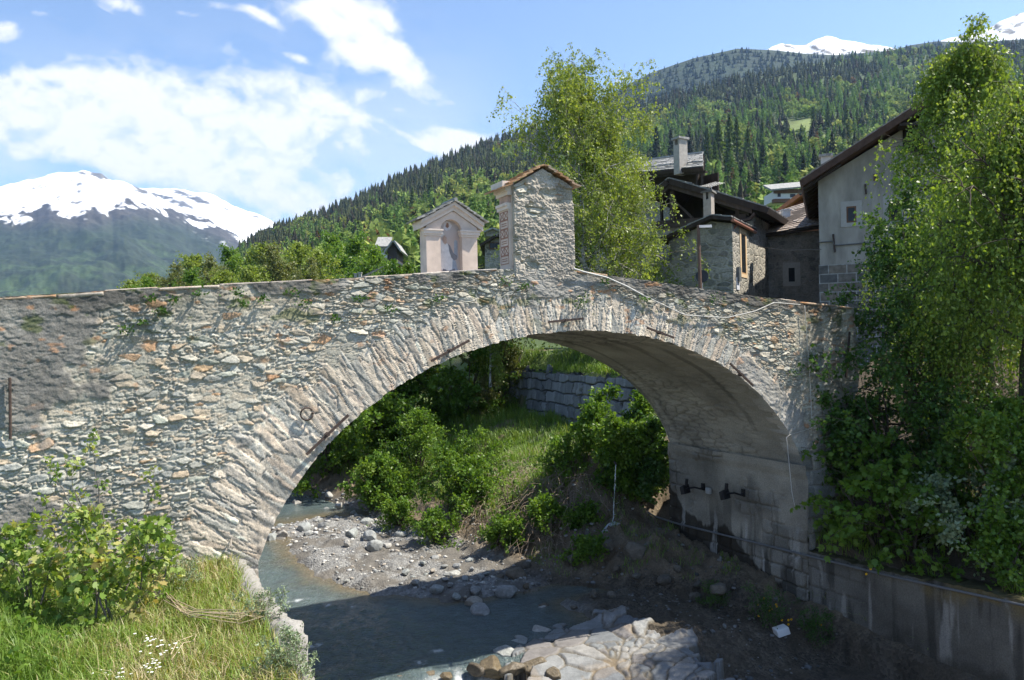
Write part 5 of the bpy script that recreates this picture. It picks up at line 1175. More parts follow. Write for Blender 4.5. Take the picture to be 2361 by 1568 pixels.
    mb = MB(); slab(mb, e1, e2, r2, r1, .16); mb.build('roof', WOOD_D, mid); roof = mid.children[-1]
    mb = MB(); slate_roof(mb, e1 + UP*.17, e2 + UP*.17, r1 + UP*.17, r2 + UP*.17, 14, .05, rng, lift=.05); mb.build('slates', SLATE_BR, roof)
    p = M(1562, 1370); q = M(1614, 1246); window(mid, p, am, nm, (q - p) @ am, q[2] - p[2], .32, GLASS, surm=m_plain('grey_surround', (.34, .32, .29), .15, 7)); p = M(1515, 860, 1.4)
    v = onplane(*Z3(1512, 860), O + bm*1.6, nm); mb = MB(); mb.box(v - UP*.2, am*.45, bm*.45, UP*1.05); mb.box(v + UP*.85 - am*.05 - bm*.05, am*.55, bm*.55, UP*.07); mb.build('vent_pipe', m_plain('zinc', (.42, .44, .46), .15, 9, 0, rough=.4), mid)
    v = onplane(*Z3(1460, 905), O + bm*.5, nm); sl_ = unit(r1 - e1); mb = MB(); mb.box(v + UP*.12, am*.75, sl_*1.0, UP*.1); mb.build('skylight', m_plain('skylight_glass', (.25, .28, .33), .1, 4, 0, rough=.1), mid)
    # orange-brown gable behind it
    og = empty('brown_gable_house', down(at(*Z3(1600, 760), 54.)), 'house behind with a raw orange-brown timber gable verge', 'house'); Q = lambda zx, zy, y=54.: at(*Z3(zx, zy), y)
    mb = MB(); mb.prism([Q(1440, 800), Q(1668, 640), Q(1900, 800), Q(1900, 1000), Q(1440, 1000)], np.array([0, 4, 0])); mb.build('wall', m_plain('brown_boards', (.17, .075, .04), .3, 5, .3), og)
    mb = MB(); slab(mb, Q(1405, 800, 53.2), Q(1668, 605, 53.2), Q(1668, 605, 53.2) + np.array([2.5, 5, 0]), Q(1405, 800, 53.2) + np.array([2.5, 5, 0]), .25); slab(mb, Q(1668, 605, 53.2), Q(1900, 770, 53.2), Q(1900, 770, 53.2) + np.array([2.5, 5, 0]), Q(1668, 605, 53.2) + np.array([2.5, 5, 0]), .25); mb.build('roof', m_plain('orange_wood', (.26, .115, .055), .3, 5, .3), og)
    gh = empty('grey_roof_house', down(at(*Z3(1340, 800), 60.)), 'low grey slate roof showing behind the eave of the timber barn', 'house'); mb = MB(); q0, q1 = at(*Z3(1180, 860), 60.), at(*Z3(1420, 850), 59.)
    slab(mb, q0, q1, q1 + np.array([-.3, 3.4, 1.2]), q0 + np.array([-.3, 3.4, 1.25]), .15); mb.build('roof', SLATE, gh); mb = MB(); mb.box(np.array([q0[0], q0[1] + .5, z0]), (q1 - q0)*np.array([1, 1, 0]), np.array([0, 3., 0]), UP*(q0[2] - z0)); mb.build('wall', RUB2, gh)
    # ---------------- tall grey house on the right
    br_ = np.array([.38, .925, 0]); ar = np.array([.925, -.38, 0]); nr = -br_; O = at(1890, 650, 36.); H = lambda x, y, o=0.: onplane(x, y, O + br_*o, br_)
    hs = empty('gabled_house', np.array([O[0], O[1], 3.]), 'tall grey roughcast house with a wide timber eave on the right bank', 'house')
    L0 = H(1891, 700); tl = H(1886, 418); pk = H(2265, 185); rt = H(2700, 470); z1 = 2.2; dn = lambda p: np.array([p[0], p[1], z1])
    L0 = np.array([*tl[:2], 0.]); mb = MB(); mb.prism([dn(L0), dn(rt), rt, pk, tl], br_*11.); mb.build('wall', RENDER, hs)
    ov = 1.0; e = H(1851, 428, -ov); k = H(2265, 160, -ov); e2 = H(2730, 470, -ov); mb = MB(); Lr = 12.4
    slab(mb, e, k, k + br_*Lr, e + br_*Lr, .28); slab(mb, e2, e2 + br_*Lr, k + br_*Lr, k, .28); roof = mb.build('roof', m_plain('verge_timber', (.085, .05, .036), .35, 5, .4, .02, .85), hs)
    mb = MB(); sl_ = unit(k - e)
    for i in range(14): mb.box(e + br_*(.35 + i*.9) - UP*.16, sl_*1.9, br_*.15, UP*.14)
    mb.build('rafters', WOOD_D, roof)
    mb = MB(); slate_roof(mb, e + UP*.3, e + br_*Lr + UP*.3, k + UP*.3, k + br_*Lr + UP*.3, 16, .06, rng); mb.build('slates', SLATE_BR, roof)
    def hw(x0, y1, x1, y0, **kw):
        p, q = H(x0, y1), H(x1, y0); return window(hs, p, ar, nr, (q - p) @ ar, q[2] - p[2], **kw)
    hw(1952, 514, 1974, 475, sur=.24, bars=0); hw(2014, 417, 2022, 401, sur=0); hw(2050, 510, 2076, 462, sur=.24); hw(1928, 810, 1942, 740, sur=.1)
    p0, p1 = H(1886, 612), H(2700, 612); mb = MB()
    t = NT('dressed_blocks'); v = t.co(); sx_ = t.n('ShaderNodeSeparateXYZ'); t.l(v, sx_.inputs[0]); cb = t.n('ShaderNodeCombineXYZ'); t.l(t.math('ADD', t.math('MULTIPLY', sx_.outputs[0], .925), t.math('MULTIPLY', sx_.outputs[1], -.38)), cb.inputs[0]); t.l(sx_.outputs[2], cb.inputs[1])
    bt = t.n('ShaderNodeTexBrick'); t.l(cb.outputs[0], bt.inputs['Vector']); bt.inputs['Scale'].default_value = 1.; bt.inputs['Brick Width'].default_value = .78; bt.inputs['Row Height'].default_value = .42; bt.inputs['Mortar Size'].default_value = .025
    bt.inputs['Color1'].default_value = (.10, .10, .098, 1); bt.inputs['Color2'].default_value = (.20, .165, .13, 1); bt.inputs['Mortar'].default_value = (.30, .29, .27, 1); n1 = t.noise(v, 5., 5, .6)
    t.base(t.mix(1., bt.outputs['Color'], t.ramp(n1, [(.3, .7), (.7, 1.35)]), 'MULTIPLY')); t.bump(t.math('ADD', t.math('MULTIPLY', bt.outputs['Fac'], -1.), n1), .6, .03)
    pb = p0 + ar*.03 + nr*.035; mb.box(np.array([pb[0], pb[1], z1]), ar*((p1 - p0) @ ar), -nr*.03, UP*(p0[2] - z1)); mb.build('block_base', t.m, hs)
    mb = MB(); g0, g1 = H(2082, 352), H(2135, 352); gt = H(2082, 300)[2]; mb.box(g0 + nr*.01, g1 - g0, nr*.04, UP*(gt - g0[2])); mb.build('loft_shade_panel', m_plain('loft_shadow', (.018, .014, .012), .3, 5, 0), hs)  # shade of the loft recess painted as a near-black panel on the wall
    mb = MB(); mb.box(np.array([*g0[:2], gt]) - ar*.2, g1 - g0 + ar*.4, nr*.9, UP*.12); mb.box(H(2122, 352) + nr*.1, ar*.14, nr*.14, UP*(gt - g0[2])); mb.build('loft_canopy', WOOD_D, hs)
    for (x0, y0, x1, y1) in ((1997, 448, 1995, 425), (1925, 582, 1921, 540)):
        p, q = H(x0, y0), H(x1, y1); mb = MB(); mb.tube([p + nr*.05, q + nr*.05], .04, 6); mb.build('wall_anchor', IRON, hs)
    c0 = onplane(1893, 400, O + br_*6., br_); cw = 22/FPX*42; c1 = onplane(1893, 362, O + br_*6., br_)[2]; mb = MB()
    hc = empty('white_chimney', c0, 'pale chimney with flat cap behind the verge of the tall grey house', 'chimney'); mb.box(c0 - UP*1.2, ar*cw, br_*.6, UP*(c1 - c0[2] + 1.2)); mb.build('stack', m_plain('pale_render', (.5, .49, .46), .12, 5, .3), hc)
    mb = MB(); mb.box(np.array([*c0[:2], c1]) - ar*.1 - br_*.1, ar*(cw + .2), br_*.8, UP*.14); mb.build('cap', SLATE, hc)
    # wires
    wm = m_plain('cable_sheath', (.12, .12, .12), .1, 5, 0, rough=.5)
    def wire(name, label, pts, r=.018, mat=None):
        P_ = np.array(pts); tt = np.linspace(0, 1, len(P_)); T = np.linspace(0, 1, 24); q = np.stack([np.interp(T, tt, P_[:, i]) for i in range(3)], 1); m = MB(); m.tube(q, r, 6); tag(m.build(name, mat or wm, None, True), label, 'cable')
    A_, B_ = R_(1290, 1056, .1), H(1893, 575, -.06); wire('overhead_wire', 'thin wire from the sunlit barn wall across to the tall grey house', [A_, (A_ + B_)/2 - UP*.12, B_])
    wire('wall_cable', 'cable running level across the upper wall of the tall grey house', [H(1888, 559, -.06), H(1920, 556, -.06), H(1925, 566, -.06), H(2000, 560, -.06), H(2120, 552, -.06)], .03)
    # street lamp and the back of a round sign
    lp = empty('street_lamp', (*at(1615, 690, 34.)[:2], 5.6), 'street lamp on a rusty brown pole with one grey head beside the barn', 'street lamp'); p = at(1616, 700, 34.); q = at(1610, 519, 34.); mb = MB()
    mb.tube([np.array([q[0] + .05, q[1], 5.6]), q], [.09, .07], 8); pole = mb.build('pole', m_plain('rusty_pole', (.16, .10, .075), .3, 6, .3), lp); mb = MB(); h0, h1 = at(1611, 523, 34.), at(1640, 523, 34.)
    d = h1 - h0; mb.hexa([h0 - UP*.05 + np.array([0, -.1, 0]), h1 - UP*.04 + np.array([0, -.12, 0]), h1 - UP*.04 + np.array([0, .12, 0]), h0 - UP*.05 + np.array([0, .1, 0])], [h0 + UP*.06 + np.array([0, -.06, 0]), h1 + UP*.09 + np.array([0, -.06, 0]), h1 + UP*.09 + np.array([0, .06, 0]), h0 + UP*.06 + np.array([0, .06, 0])]); mb.build('lamp_head', m_plain('lamp_grey', (.34, .35, .36), .1, 5, 0, rough=.4), lp)
    sg = empty('traffic_sign', at(1618, 638, 34.3), 'round traffic sign seen from its dark back, behind the lamp pole', 'sign'); c0 = at(1618.5, 637, 34.3); mb = MB(); an = np.linspace(0, 2*pi, 25)[:-1]; rr_ = .28; mb.prism([c0 + rr_*(np.cos(t)*np.array([.95, -.3, 0]) + np.sin(t)*UP) for t in an], np.array([.02, .05, 0])*.5); mb.build('disc', m_plain('dark_sign_back', (.045, .05, .06), .2, 6, 0, rough=.5), sg)
    mb = MB(); mb.tube([c0 - UP*1.8 + np.array([.02, .08, 0]), c0 + UP*.2 + np.array([.02, .08, 0])], .03, 6); mb.build('post', m_plain('galvanised', (.3, .31, .32), .1, 5, 0, rough=.4, metal=.5), sg)
    # TV aerial
    av = empty('tv_aerial', at(*Z3(878, 590), 44.), 'pale television aerial above the timber barn roof', 'aerial'); mb = MB(); p = at(*Z3(875, 620), 44.); q = at(*Z3(875, 515), 44.); mb.tube([p, q], .016, 5); b0, b1 = at(*Z3(820, 522), 44.), at(*Z3(948, 486), 44.); mb.tube([b0, b1], .012, 5)
    for i in range(8): c0 = b0 + (b1 - b0)*i/7.; mb.tube([c0 - np.array([.35, .2, 0]), c0 + np.array([.35, .2, 0])], .008, 4)
    mb.build('rods', m_plain('aluminium', (.6, .6, .58), .1, 5, 0, rough=.35, metal=.4), av)
village()

def far_houses():
    def simple(name, label, pts, Y, depth, wallm, roofm, roof, over=.3, wins=(), rt=.25, extra=None):
        """front polygon in picture points at distance Y; roof = list of (p,q) edges extruded backwards"""
        P_ = [at(x, y, Y) for x, y in pts]; d = np.array([0, depth, 0]); o = empty(name, P_[0], label, 'house'); mb = MB(); mb.prism(P_, d); mb.build('wall', wallm, o)
        mb = MB()
        for (x0, y0), (x1, y1), back, lift in roof:
            a_, b_ = at(x0, y0, Y - over), at(x1, y1, Y - over); dd = np.array([0, back, lift]); slab(mb, a_, b_, b_ + dd, a_ + dd, rt)
        mb.build('roof', roofm, o)
        for (x0, y0, x1, y1) in wins:
            a_, b_ = at(x0, y1, Y - .06), at(x1, y0, Y - .06); window(o, a_, np.array([1., 0, 0]), np.array([0, -1., 0]), b_[0] - a_[0], b_[2] - a_[2], 0)
        return o
    white = m_plain('white_render', (.62, .62, .60), .08, 4, .1)
    # chalet on the slope
    Yc = 190.
    c = simple('hillside_chalet', 'white and dark brown chalet with a long grey roof on the green slope', [(1786, 462), (1862, 458), (1862, 436), (1786, 440)], Yc, 8, white, SLATE, [((1778, 440), (1866, 432), 6., 2.2)], 1.4, [(1793, 446, 1800, 454), (1822, 447, 1834, 455), (1840, 446, 1850, 454)], .4)
    mb = MB(); a_, b_ = at(1784, 440, Yc - .2), at(1864, 446, Yc - .2); mb.box(at(1784, 446, Yc - .3), np.array([b_[0] - a_[0], 0, 0]), np.array([0, .25, 0]), UP*(at(1784, 437, Yc)[2] - at(1784, 446, Yc)[2])); mb.build('timber_band', WOOD_M, c)
    mb = MB(); mb.box(at(1784, 467, Yc - 1.5), np.array([4., 0, 0]), np.array([0, 1.4, 0]), UP*.9); mb.build('balcony', WOOD_M, c)
    # white house left of the shrine
    simple('white_house', 'white house with a grey hipped roof, left of the arched shrine', [(876, 592), (902, 596), (902, 566), (876, 566)], 150., 8, white, SLATE, [((864, 571), (898, 571), 4., 2.3)], 1.2, [(884, 575, 889, 581)], .3)
    simple('dark_gable_house', 'dark timber gabled house partly behind the slim birch', [(893, 612), (915, 612), (915, 575), (905, 562), (893, 580)], 140., 8, m_plain('dark_boards', (.06, .05, .045), .3, 3, .2), SLATE, [((886, 584), (906, 556), 9., 0.), ((906, 556), (922, 580), 9., 0.)], .8, [(898, 590, 904, 598)], .3)
    simple('cream_gable_house', 'low cream house with a red door and a dark sloping roof just above the parapet', [(840, 645), (915, 645), (915, 612), (908, 607), (840, 637)], 90., 7, m_plain('cream_render', (.50, .44, .36), .1, 4, .1), SLATE_BR, [((832, 642), (912, 604), 8., 0.), ((912, 604), (940, 620), 8., 0.)], .5, [], .2)
    for (x, y, lb) in ((820, 632, 'left one of two short pale chimney pots above the parapet'), (830, 630, 'right one of two short pale chimney pots above the parapet')):
        o = empty('chimney_pot', at(x, 650, 88.), lb, 'chimney'); p = at(x - 3.5, 650, 88.); mb = MB(); mb.box(p, np.array([.34, 0, 0]), np.array([0, .34, 0]), UP*(at(x, y, 88.)[2] - p[2])); mb.build('stack', PALE, o); mb = MB(); mb.box(np.array([p[0] - .05, p[1] - .05, at(x, y, 88.)[2]]), np.array([.44, 0, 0]), np.array([0, .44, 0]), UP*.1); mb.build('cap', PALE, o)
    simple('stone_cottage', 'small stone house with a shallow gable and one wide window between the shrines', [(1118, 640), (1178, 640), (1178, 560), (1146, 548), (1118, 560)], 68., 7, RUB, WOOD_D, [((1108, 568), (1146, 545), 8., 0.), ((1146, 545), (1190, 560), 8., 0.)], .6, [(1128, 559, 1151, 574)], .22)
    simple('hillside_cottage', 'tiny stone cottage higher up behind the stone house with the wide window', [(1120, 545), (1150, 545), (1150, 533), (1136, 529), (1120, 534)], 110., 5, RUB2, SLATE, [((1116, 536), (1136, 527), 6., 0.), ((1136, 527), (1156, 535), 6., 0.)], .5, [], .2)
far_houses()
# ================================================================== NEAR PLANTS
def Z5(x, y): return (1000 + x*.54214)/1.62643, (1700 + y*.54214)/1.62643
def Z6(x, y): return (1900 + x*.54214)/1.62643, (1700 + y*.54214)/1.62643
def Z7(x, y): return (2560 + x*.54214)/1.62643, (1700 + y*.54214)/1.62643
def gz1(s, n): return float(ground_z(np.array([s]), np.array([n]))[0])
def ground_at(x, y, z=0.5):
    for _ in range(14):
        p = gr(x, y, z); z = .6*z + .4*np.clip(gz1(*sn(p)), -.3, 6.)
    return gr(x, y, z)
def blades(name, s, n, h, w, lean, cols_tint, mat, rng, label=None, dz=0.):
    M = len(s); z = ground_z(s, n) + dz; B = s[:, None]*E + n[:, None]*N + z[:, None]*UP
    a = rng.uniform(0, 6.28, M); d = np.stack([np.cos(a), np.sin(a), 0*a], 1); sd = np.stack([-np.sin(a), np.cos(a), 0*a], 1)*w[:, None]*.5
    L = (lean*rng.uniform(.3, 1.4, M))[:, None]; h = h[:, None]
    mid = B + UP*h*.6 + d*L*h*.3; tip = B + UP*h*(1 - .25*L) + d*L*h*.95
    V = np.stack([B - sd, B + sd, mid + sd*.8, mid - sd*.8, tip], 1).reshape(-1, 3); i = np.arange(M)*5
    o = mesh(name, V, [np.stack([i, i+1, i+2, i+3], 1), np.stack([i+3, i+2, i+4], 1)], mat, None, False, attrs={'tint': np.repeat(cols_tint, 5)}); return tag(o, kind='stuff')
GRASS = m_leaf('grass_blade', [(0, (.12, .22, .028)), (.4, (.20, .30, .05)), (.62, (.29, .31, .09)), (.8, (.42, .36, .19)), (1, (.5, .42, .26))], .35)
def left_bank():
    rng = np.random.default_rng(91)
    # turf: lush on the left, dry towards the stone edge
    M = 95000; s = rng.uniform(-5.2, 1.82, M); n = 5.6 + 8.2*rng.uniform(0, 1, M)**.9
    a = fbm(s*1.1, n*1.1, 4, 701); b = fbm(s*3.2, n*3.2, 3, 702); dry = sst(-1.1, .7, s + 1.6*(a - .5) + .8*(b - .5)); keep = (rng.uniform(0, 1, M) > .35*dry)
    s, n, a, b, dry = s[keep], n[keep], a[keep], b[keep], dry[keep]; M = len(s)
    h = (.16 + .26*a*(1 - .35*dry))*rng.uniform(.5, 1.4, M); tint = np.clip(.12 + .6*dry*rng.uniform(.25, 1.25, M)*(.4 + 1.1*b) + .35*(a - .5) + rng.normal(0, .10, M) + (rng.uniform(0, 1, M) < .06)*.5, 0, 1)
    blades('meadow_grass', s, n, h, rng.uniform(.006, .014, M), .55 + .5*rng.uniform(0, 1, M), tint, GRASS, rng)
    # low broad-leaved weeds
    M = 9000; s = rng.uniform(-5.2, .2, M); n = rng.uniform(6.2, 13.5, M); k = fbm(s*1.3, n*1.3, 4, 703) > .5; s, n = s[k], n[k]; M = len(s); z = ground_z(s, n) + rng.uniform(.03, .32, M)
    C = s[:, None]*E + n[:, None]*N + z[:, None]*UP; V, F = leaves(C, rng.normal(0, 1, (M, 3)) + UP*.2, .33, rng.uniform(.05, .13, M), rng, 'kite', 1.3)
    tag(mesh('ground_weeds', V, F, LEAF['bright'], None, False, attrs={'tint': np.repeat(rng.uniform(0, .9, M), 4)}), kind='stuff')
    # white flowers in the grass
    V, F, off = [], [], 0
    for (x, y, c) in [(560, 1300, 0)]*0 + [(x_/1.62643*.54214 + 0, (1700 + y_*.54214)/1.62643, 6) for x_, y_ in ((1010, 1280), (1040, 1300), (1120, 1340), (1060, 1390), (1080, 1440), (1050, 1490), (1000, 1470), (830, 1530), (20, 1000), (20, 1080), (720, 1510), (860, 1540), (1240, 1340))]:
        p0 = gr(x, y, 3.62)
        for _ in range(c):
            p = p0 + rng.normal(0, .05, 3)*np.array([1, 1, .6]); r = rng.uniform(.010, .02); an = np.arange(6)*pi/3; q = p + r*np.stack([np.cos(an), np.sin(an), .2*np.sin(3*an)], 1)
            V.append(np.concatenate([q, [p + UP*.008, p - UP*.12]])); F += [tuple(off + i for i in range(6))]; off += 8
    tag(mesh('white_flowers', np.concatenate(V), F, m_plain('white_petals', (.7, .7, .66), .05, 5, 0), None, False), kind='stuff')
    # maple saplings
    def sap(x, y, h, R, seed, label, tn=(22, 5, 3), up=.5, lf=.115):
        p = gr(x, y, 3.38); p[2] = gz1(*sn(p)) + .02
        return tree('maple_sapling', label, 'sapling', p, h, .02, R, (.9, 1., .95, .8, .6, .45, .3), tn, (3, lf, .4), 'maple', 'grey', seed, .06, (.25, 1.0), .05, (.16, -.25), kind='maple', stems=4, twig_r=.004)
    sap(262, 1455, 1.55, .52, 711, 'largest bushy maple sapling with bright yellow green leaves on the left bank', (26, 5, 3), lf=.095)
    sap(255, 1390, 2.25, .30, 712, 'tallest thin maple shoot reaching up across the bridge stones', (34, 4, 2), lf=.062)
    sap(80, 1440, 1.15, .5, 713, 'maple sapling with reddish bronze young leaves at the left edge', (18, 4, 3), lf=.11)
    sap(150, 1370, 1.5, .28, 714, 'slender maple shoot between the bronze one and the tallest one', (24, 3, 2), lf=.066)
    sap(350, 1390, 1.15, .42, 715, 'low maple sapling leaning out to the right over dry grass', (16, 3, 3), lf=.085)
    sap(30, 1330, 1.0, .5, 716, 'small maple sapling close against the foot of the bridge wall', (12, 3, 2), lf=.08)
    # grey-green tufts on the stone edge
    for i, (x, y, h, lb) in enumerate([(615, 1425, .32, 'grey green tuft of wormwood on the middle of the stone edge'), (690, 1545, .42, 'grey green wormwood tuft at the near end of the stone edge'), (652, 1568, .36, 'low grey green tuft in dry grass beside the stone edge'), (415, 1350, .3, 'small grey green herb below the bridge foot')]):
        p = gr(x, y, 3.4); p[2] = 3.36
        tree('wormwood_tuft', lb, 'plant', p, h, .006, .22, (1, 1, .9, .7), (26, 4, 2), (5, .035, .25), 'silver', 'grey', 720 + i, .02, (.4, 1.3), .0, (.07, .1), stems=6, twig_r=.002)
    # dry stalks
    tan_ = m_plain('dry_straw', (.42, .34, .22), .2, 9, 0)
    for i, (pts, lb) in enumerate([([(565, 1390), (640, 1425), (780, 1428), (840, 1420)], 'bundle of pale dry stalks lying right of the saplings'), ([(290, 1240), (278, 1215), (270, 1180), (278, 1150)], 'upright broken dry stalk between the saplings'), ([(400, 1530), (430, 1490), (445, 1478), (462, 1470)], 'short dry stem leaning out of the near grass')]):
        mb = MB(); pts = [(x*.78 - 60 if i == 0 else x, y) for x, y in pts]
        for k in range(9 if i == 0 else 2):
            P_ = [gr(x + rng.normal(0, 8), y + rng.normal(0, 6), 3.5) + UP*.0 for x, y in pts]
            mb.tube([q + UP*rng.uniform(0, .1) for q in P_], [.007, .006, .005, .002], 5)
        tag(mb.build('dry_stalks', tan_, None, True), lb, 'stalks')
    mb = MB(); q = [gr(x, y, 3.75) for x, y in ((425, 1255), (470, 1240), (515, 1225), (533, 1235), (532, 1262))]
    for k in range(3): mb.tube([p + rng.normal(0, .012, 3) for p in q], [.012, .011, .01, .009, .006], 6)
    tag(mb.build('bent_root', m_plain('grey_root', (.30, .27, .23), .2, 9, .2), None, True), 'bent grey root lying against the foot of the bridge wall', 'root')
left_bank()

def rock_mesh(seed, flat=.7, rough=.35):
    import bmesh
    rng = np.random.default_rng(seed); bm = bmesh.new(); bmesh.ops.create_icosphere(bm, subdivisions=4, radius=1.); bm.verts.ensure_lookup_table()
    V = np.array([v.co for v in bm.verts]); F = np.array([[v.index for v in f.verts] for f in bm.faces]); bm.free()
    D = rng.normal(0, 1, (13, 3)); D = unit(D); h = rng.uniform(.55, .9, 13)
    d = np.minimum(1., (h/np.maximum(V @ D.T, 1e-3)*1.0).clip(.3, 3).min(1)); V = V*d[:, None]
    V = V*(1 + rough*.25*(fbm(V[:, 0]*2.2 + 5, V[:, 1]*2.2 + V[:, 2]*1.7, 5, seed) - .5)[:, None]); V[:, 2] *= flat; V[:, 0] *= rng.uniform(.8, 1.15); V[:, 1] *= rng.uniform(.6, .85)
    return V, F
def rock_mat(name, cols):
    t = NT(name); v = t.co(kind='Object'); inf = t.n('ShaderNodeObjectInfo'); n1 = t.noise(v, 3.2, 7, .65); n2 = t.noise(t.co((1, 1, 5.)), 2.5, 5, .6, 1.)
    c = t.ramp(inf.outputs['Random'], cols); c = t.mix(1., c, t.ramp(n1, [(.25, .6), (.75, 1.35)]), 'MULTIPLY'); c = t.mix(1., c, t.ramp(n2, [(.35, .8), (.65, 1.15)]), 'MULTIPLY'); t.base(c); t.bump(n1, .7, .05); t.b.inputs['Roughness'].default_value = .8; return t.m
ROCK = rock_mat('river_boulder', [(0, (.22, .225, .22)), (.3, (.32, .325, .32)), (.6, (.27, .29, .28)), (.85, (.38, .37, .345)), (1, (.30, .26, .21))])
ROCKD = rock_mat('earthy_boulder', [(0, (.10, .09, .075)), (.5, (.16, .145, .12)), (1, (.13, .105, .075))])
ROCKB = rock_mat('wet_brown_rock', [(0, (.11, .08, .045)), (.5, (.15, .12, .075)), (1, (.12, .10, .075))])
ROCKB.node_tree.nodes['Principled BSDF'].inputs['Roughness'].default_value = .25
def boulders():
    rng = np.random.default_rng(15); protos = [rock_mesh(800 + i, rng.uniform(.55, .85)) for i in range(7)]; pm = {}
    def put(x, y, px_, mat=ROCK, label=None, flat=1., up=.3, grp=None, cat='boulder', name='boulder'):
        p = ground_at(x, y, 0.2); zg = gz1(*sn(p)); zz = max(zg, -.12); p = gr(x, y + px_*.12, zz); r = px_/FPX*p[1]*.95
        k = int(rng.integers(7)); key = (k, mat.name)
        if key not in pm:
            o = mesh(name, protos[k][0], protos[k][1], mat, None, True, loc=(0, 0, 0)); pm[key] = o.data
        else: o = bpy.data.objects.new(name, pm[key]); COL.objects.link(o)
        o.location = p + UP*r*up*.6; o.scale = (r, r*.95, r*flat); o.rotation_euler = (rng.uniform(-.2, .2), rng.uniform(-.2, .2), rng.uniform(0, 6.28))
        tag(o, label, cat, grp); return o
    g1 = 'grey boulders along the upstream edge of the gravel bar'
    for (x, y, s_) in [(250, 515, 75), (395, 510, 52), (210, 360, 60), (115, 560, 46), (30, 595, 66), (285, 560, 42), (295, 330, 28), (430, 295, 42), (360, 470, 30), (155, 470, 34), (95, 500, 30), (600, 415, 30), (500, 365, 34), (530, 430, 30), (255, 420, 34), (410, 400, 40), (340, 410, 26), (645, 330, 30), (560, 345, 30), (60, 460, 26), (480, 460, 22), (20, 520, 30)]:
        put(*Z5(x, y), s_/3., ROCK, 'pale grey rounded boulder on the upstream edge of the gravel bar', grp=g1)
    g2 = 'pale rocks at the foot of the far bank'
    for (x, y, s_) in [(590, 560, 60), (560, 630, 44), (720, 590, 80), (740, 650, 74), (830, 640, 46), (930, 560, 56), (690, 480, 60)]:
        put(*Z5(x, y), s_/3., ROCK, 'pale angular rock at the foot of the grassy far bank', grp=g2)
    g3 = 'broken stones on the sunlit end of the gravel bar'
    for (x, y, s_) in [(1160, 720, 44), (1080, 760, 32), (1280, 840, 66), (1180, 945, 66), (960, 825, 46), (1030, 895, 50), (1230, 780, 36), (1320, 780, 40), (1400, 745, 44), (1150, 810, 30), (1100, 840, 26), (1370, 870, 46), (1480, 850, 40), (1240, 870, 34), (935, 795, 22), (550, 885, 30), (500, 860, 20), (735, 870, 12), (660, 930, 14), (1000, 1015, 20), (905, 1025, 22), (1270, 910, 40), (1080, 930, 22), (1420, 800, 30), (1520, 830, 30), (1010, 860, 26)]:
        put(*Z5(x, y), s_/3., ROCK, 'pale broken stone on the sunlit end of the gravel bar', flat=.7, grp=g3, cat='stone', name='stone')
    put(*Z5(1485, 1110), 132/3., ROCK, 'broad flat pale slab lying in the shaded water', flat=.62); put(*Z5(1440, 1045), 96/3., ROCK, 'dark slab tilted against the broad pale slab', flat=.8); put(*Z5(1665, 960), 100/3., ROCK, 'big upright angular boulder at the edge of the shaded pool', flat=1.25)
    put(*Z5(1450, 950), 56/3., ROCK, 'square grey boulder behind the dark tilted slab'); put(*Z5(1310, 990), 44/3., ROCK, 'brownish stone on the shadow edge')
    g4 = 'dark boulders in the earth of the right bank'
    for (x, y, s_) in [(1735, 840, 82), (1800, 780, 48), (1690, 430, 50), (1860, 960, 46), (1910, 1075, 56), (1800, 920, 36), (1690, 680, 70), (1620, 860, 36), (1780, 970, 30), (1540, 530, 30), (1640, 550, 34), (1950, 880, 30), (2110, 975, 32), (2260, 980, 42), (1990, 990, 30)]: put(*Z5(x, y), s_/3., ROCKD, 'dark boulder half buried in the earthy right bank', grp=g4)
    for (x, y, s_) in [(880, 690, 110), (600, 700, 96), (700, 640, 60), (450, 740, 60), (560, 560, 50), (1090, 880, 64), (900, 850, 46), (605, 970, 40), (470, 1065, 34), (730, 990, 50), (980, 640, 40), (1450, 940, 90), (1300, 1000, 60), (1700, 1080, 60), (1330, 910, 44), (1180, 800, 40), (760, 800, 44)]: put(*Z6(x, y), s_/3., ROCKD, 'dark boulder half buried in the earthy right bank', grp=g4)
    g5 = 'rounded stones in front of the paved apron'
    for (x, y, s_) in [(245, 1085, 56), (200, 1210, 36), (200, 1165, 26), (110, 1310, 78), (240, 1245, 90), (300, 1185, 20)]: put(*Z6(x, y), s_/3., ROCK, 'rounded grey stone at the left edge of the paved apron', flat=.8, grp=g5)
    g6 = 'wet brown rocks of the little cascade'
    for (x, y, s_) in [(1450, 1500, 100), (1560, 1490, 120), (1700, 1500, 130), (1850, 1480, 110), (1240, 1545, 60), (930, 1565, 60), (1130, 1530, 46), (1980, 1540, 90)]: put(*Z5(x, y), s_/3., ROCKB, 'wet brown rock in the cascade at the bottom edge', flat=.8, grp=g6)
    put(*Z5(1640, 1400), 120/3., ROCK, 'long pale green rock above the cascade', flat=.8); put(*Z5(1760, 1320), 80/3., ROCK, 'dark round rock between the pool and the pale green rock')
    p = ground_at(*Z6(1885, 1295)); mb = MB(); r = .2; mb.box(p + UP*.05, np.array([.32, .1, .05]), np.array([-.06, .2, .02]), np.array([-.05, .0, .17])); tag(mb.build('plastic_block', m_plain('white_plastic', (.75, .76, .76), .05, 5, 0, rough=.4), None, False, .02), 'small white block of plastic litter on the dark bed by the wall', 'litter')
    # loose gravel, one mass
    from math import floor
    V, F, C, off = [], [], [], 0; base = [rock_mesh(850 + i, .6) for i in range(4)]
    import bmesh
    bm = bmesh.new(); bmesh.ops.create_icosphere(bm, subdivisions=1, radius=1.); ico = np.array([v.co for v in bm.verts]); icf = np.array([[v.index for v in f.verts] for f in bm.faces]); bm.free()
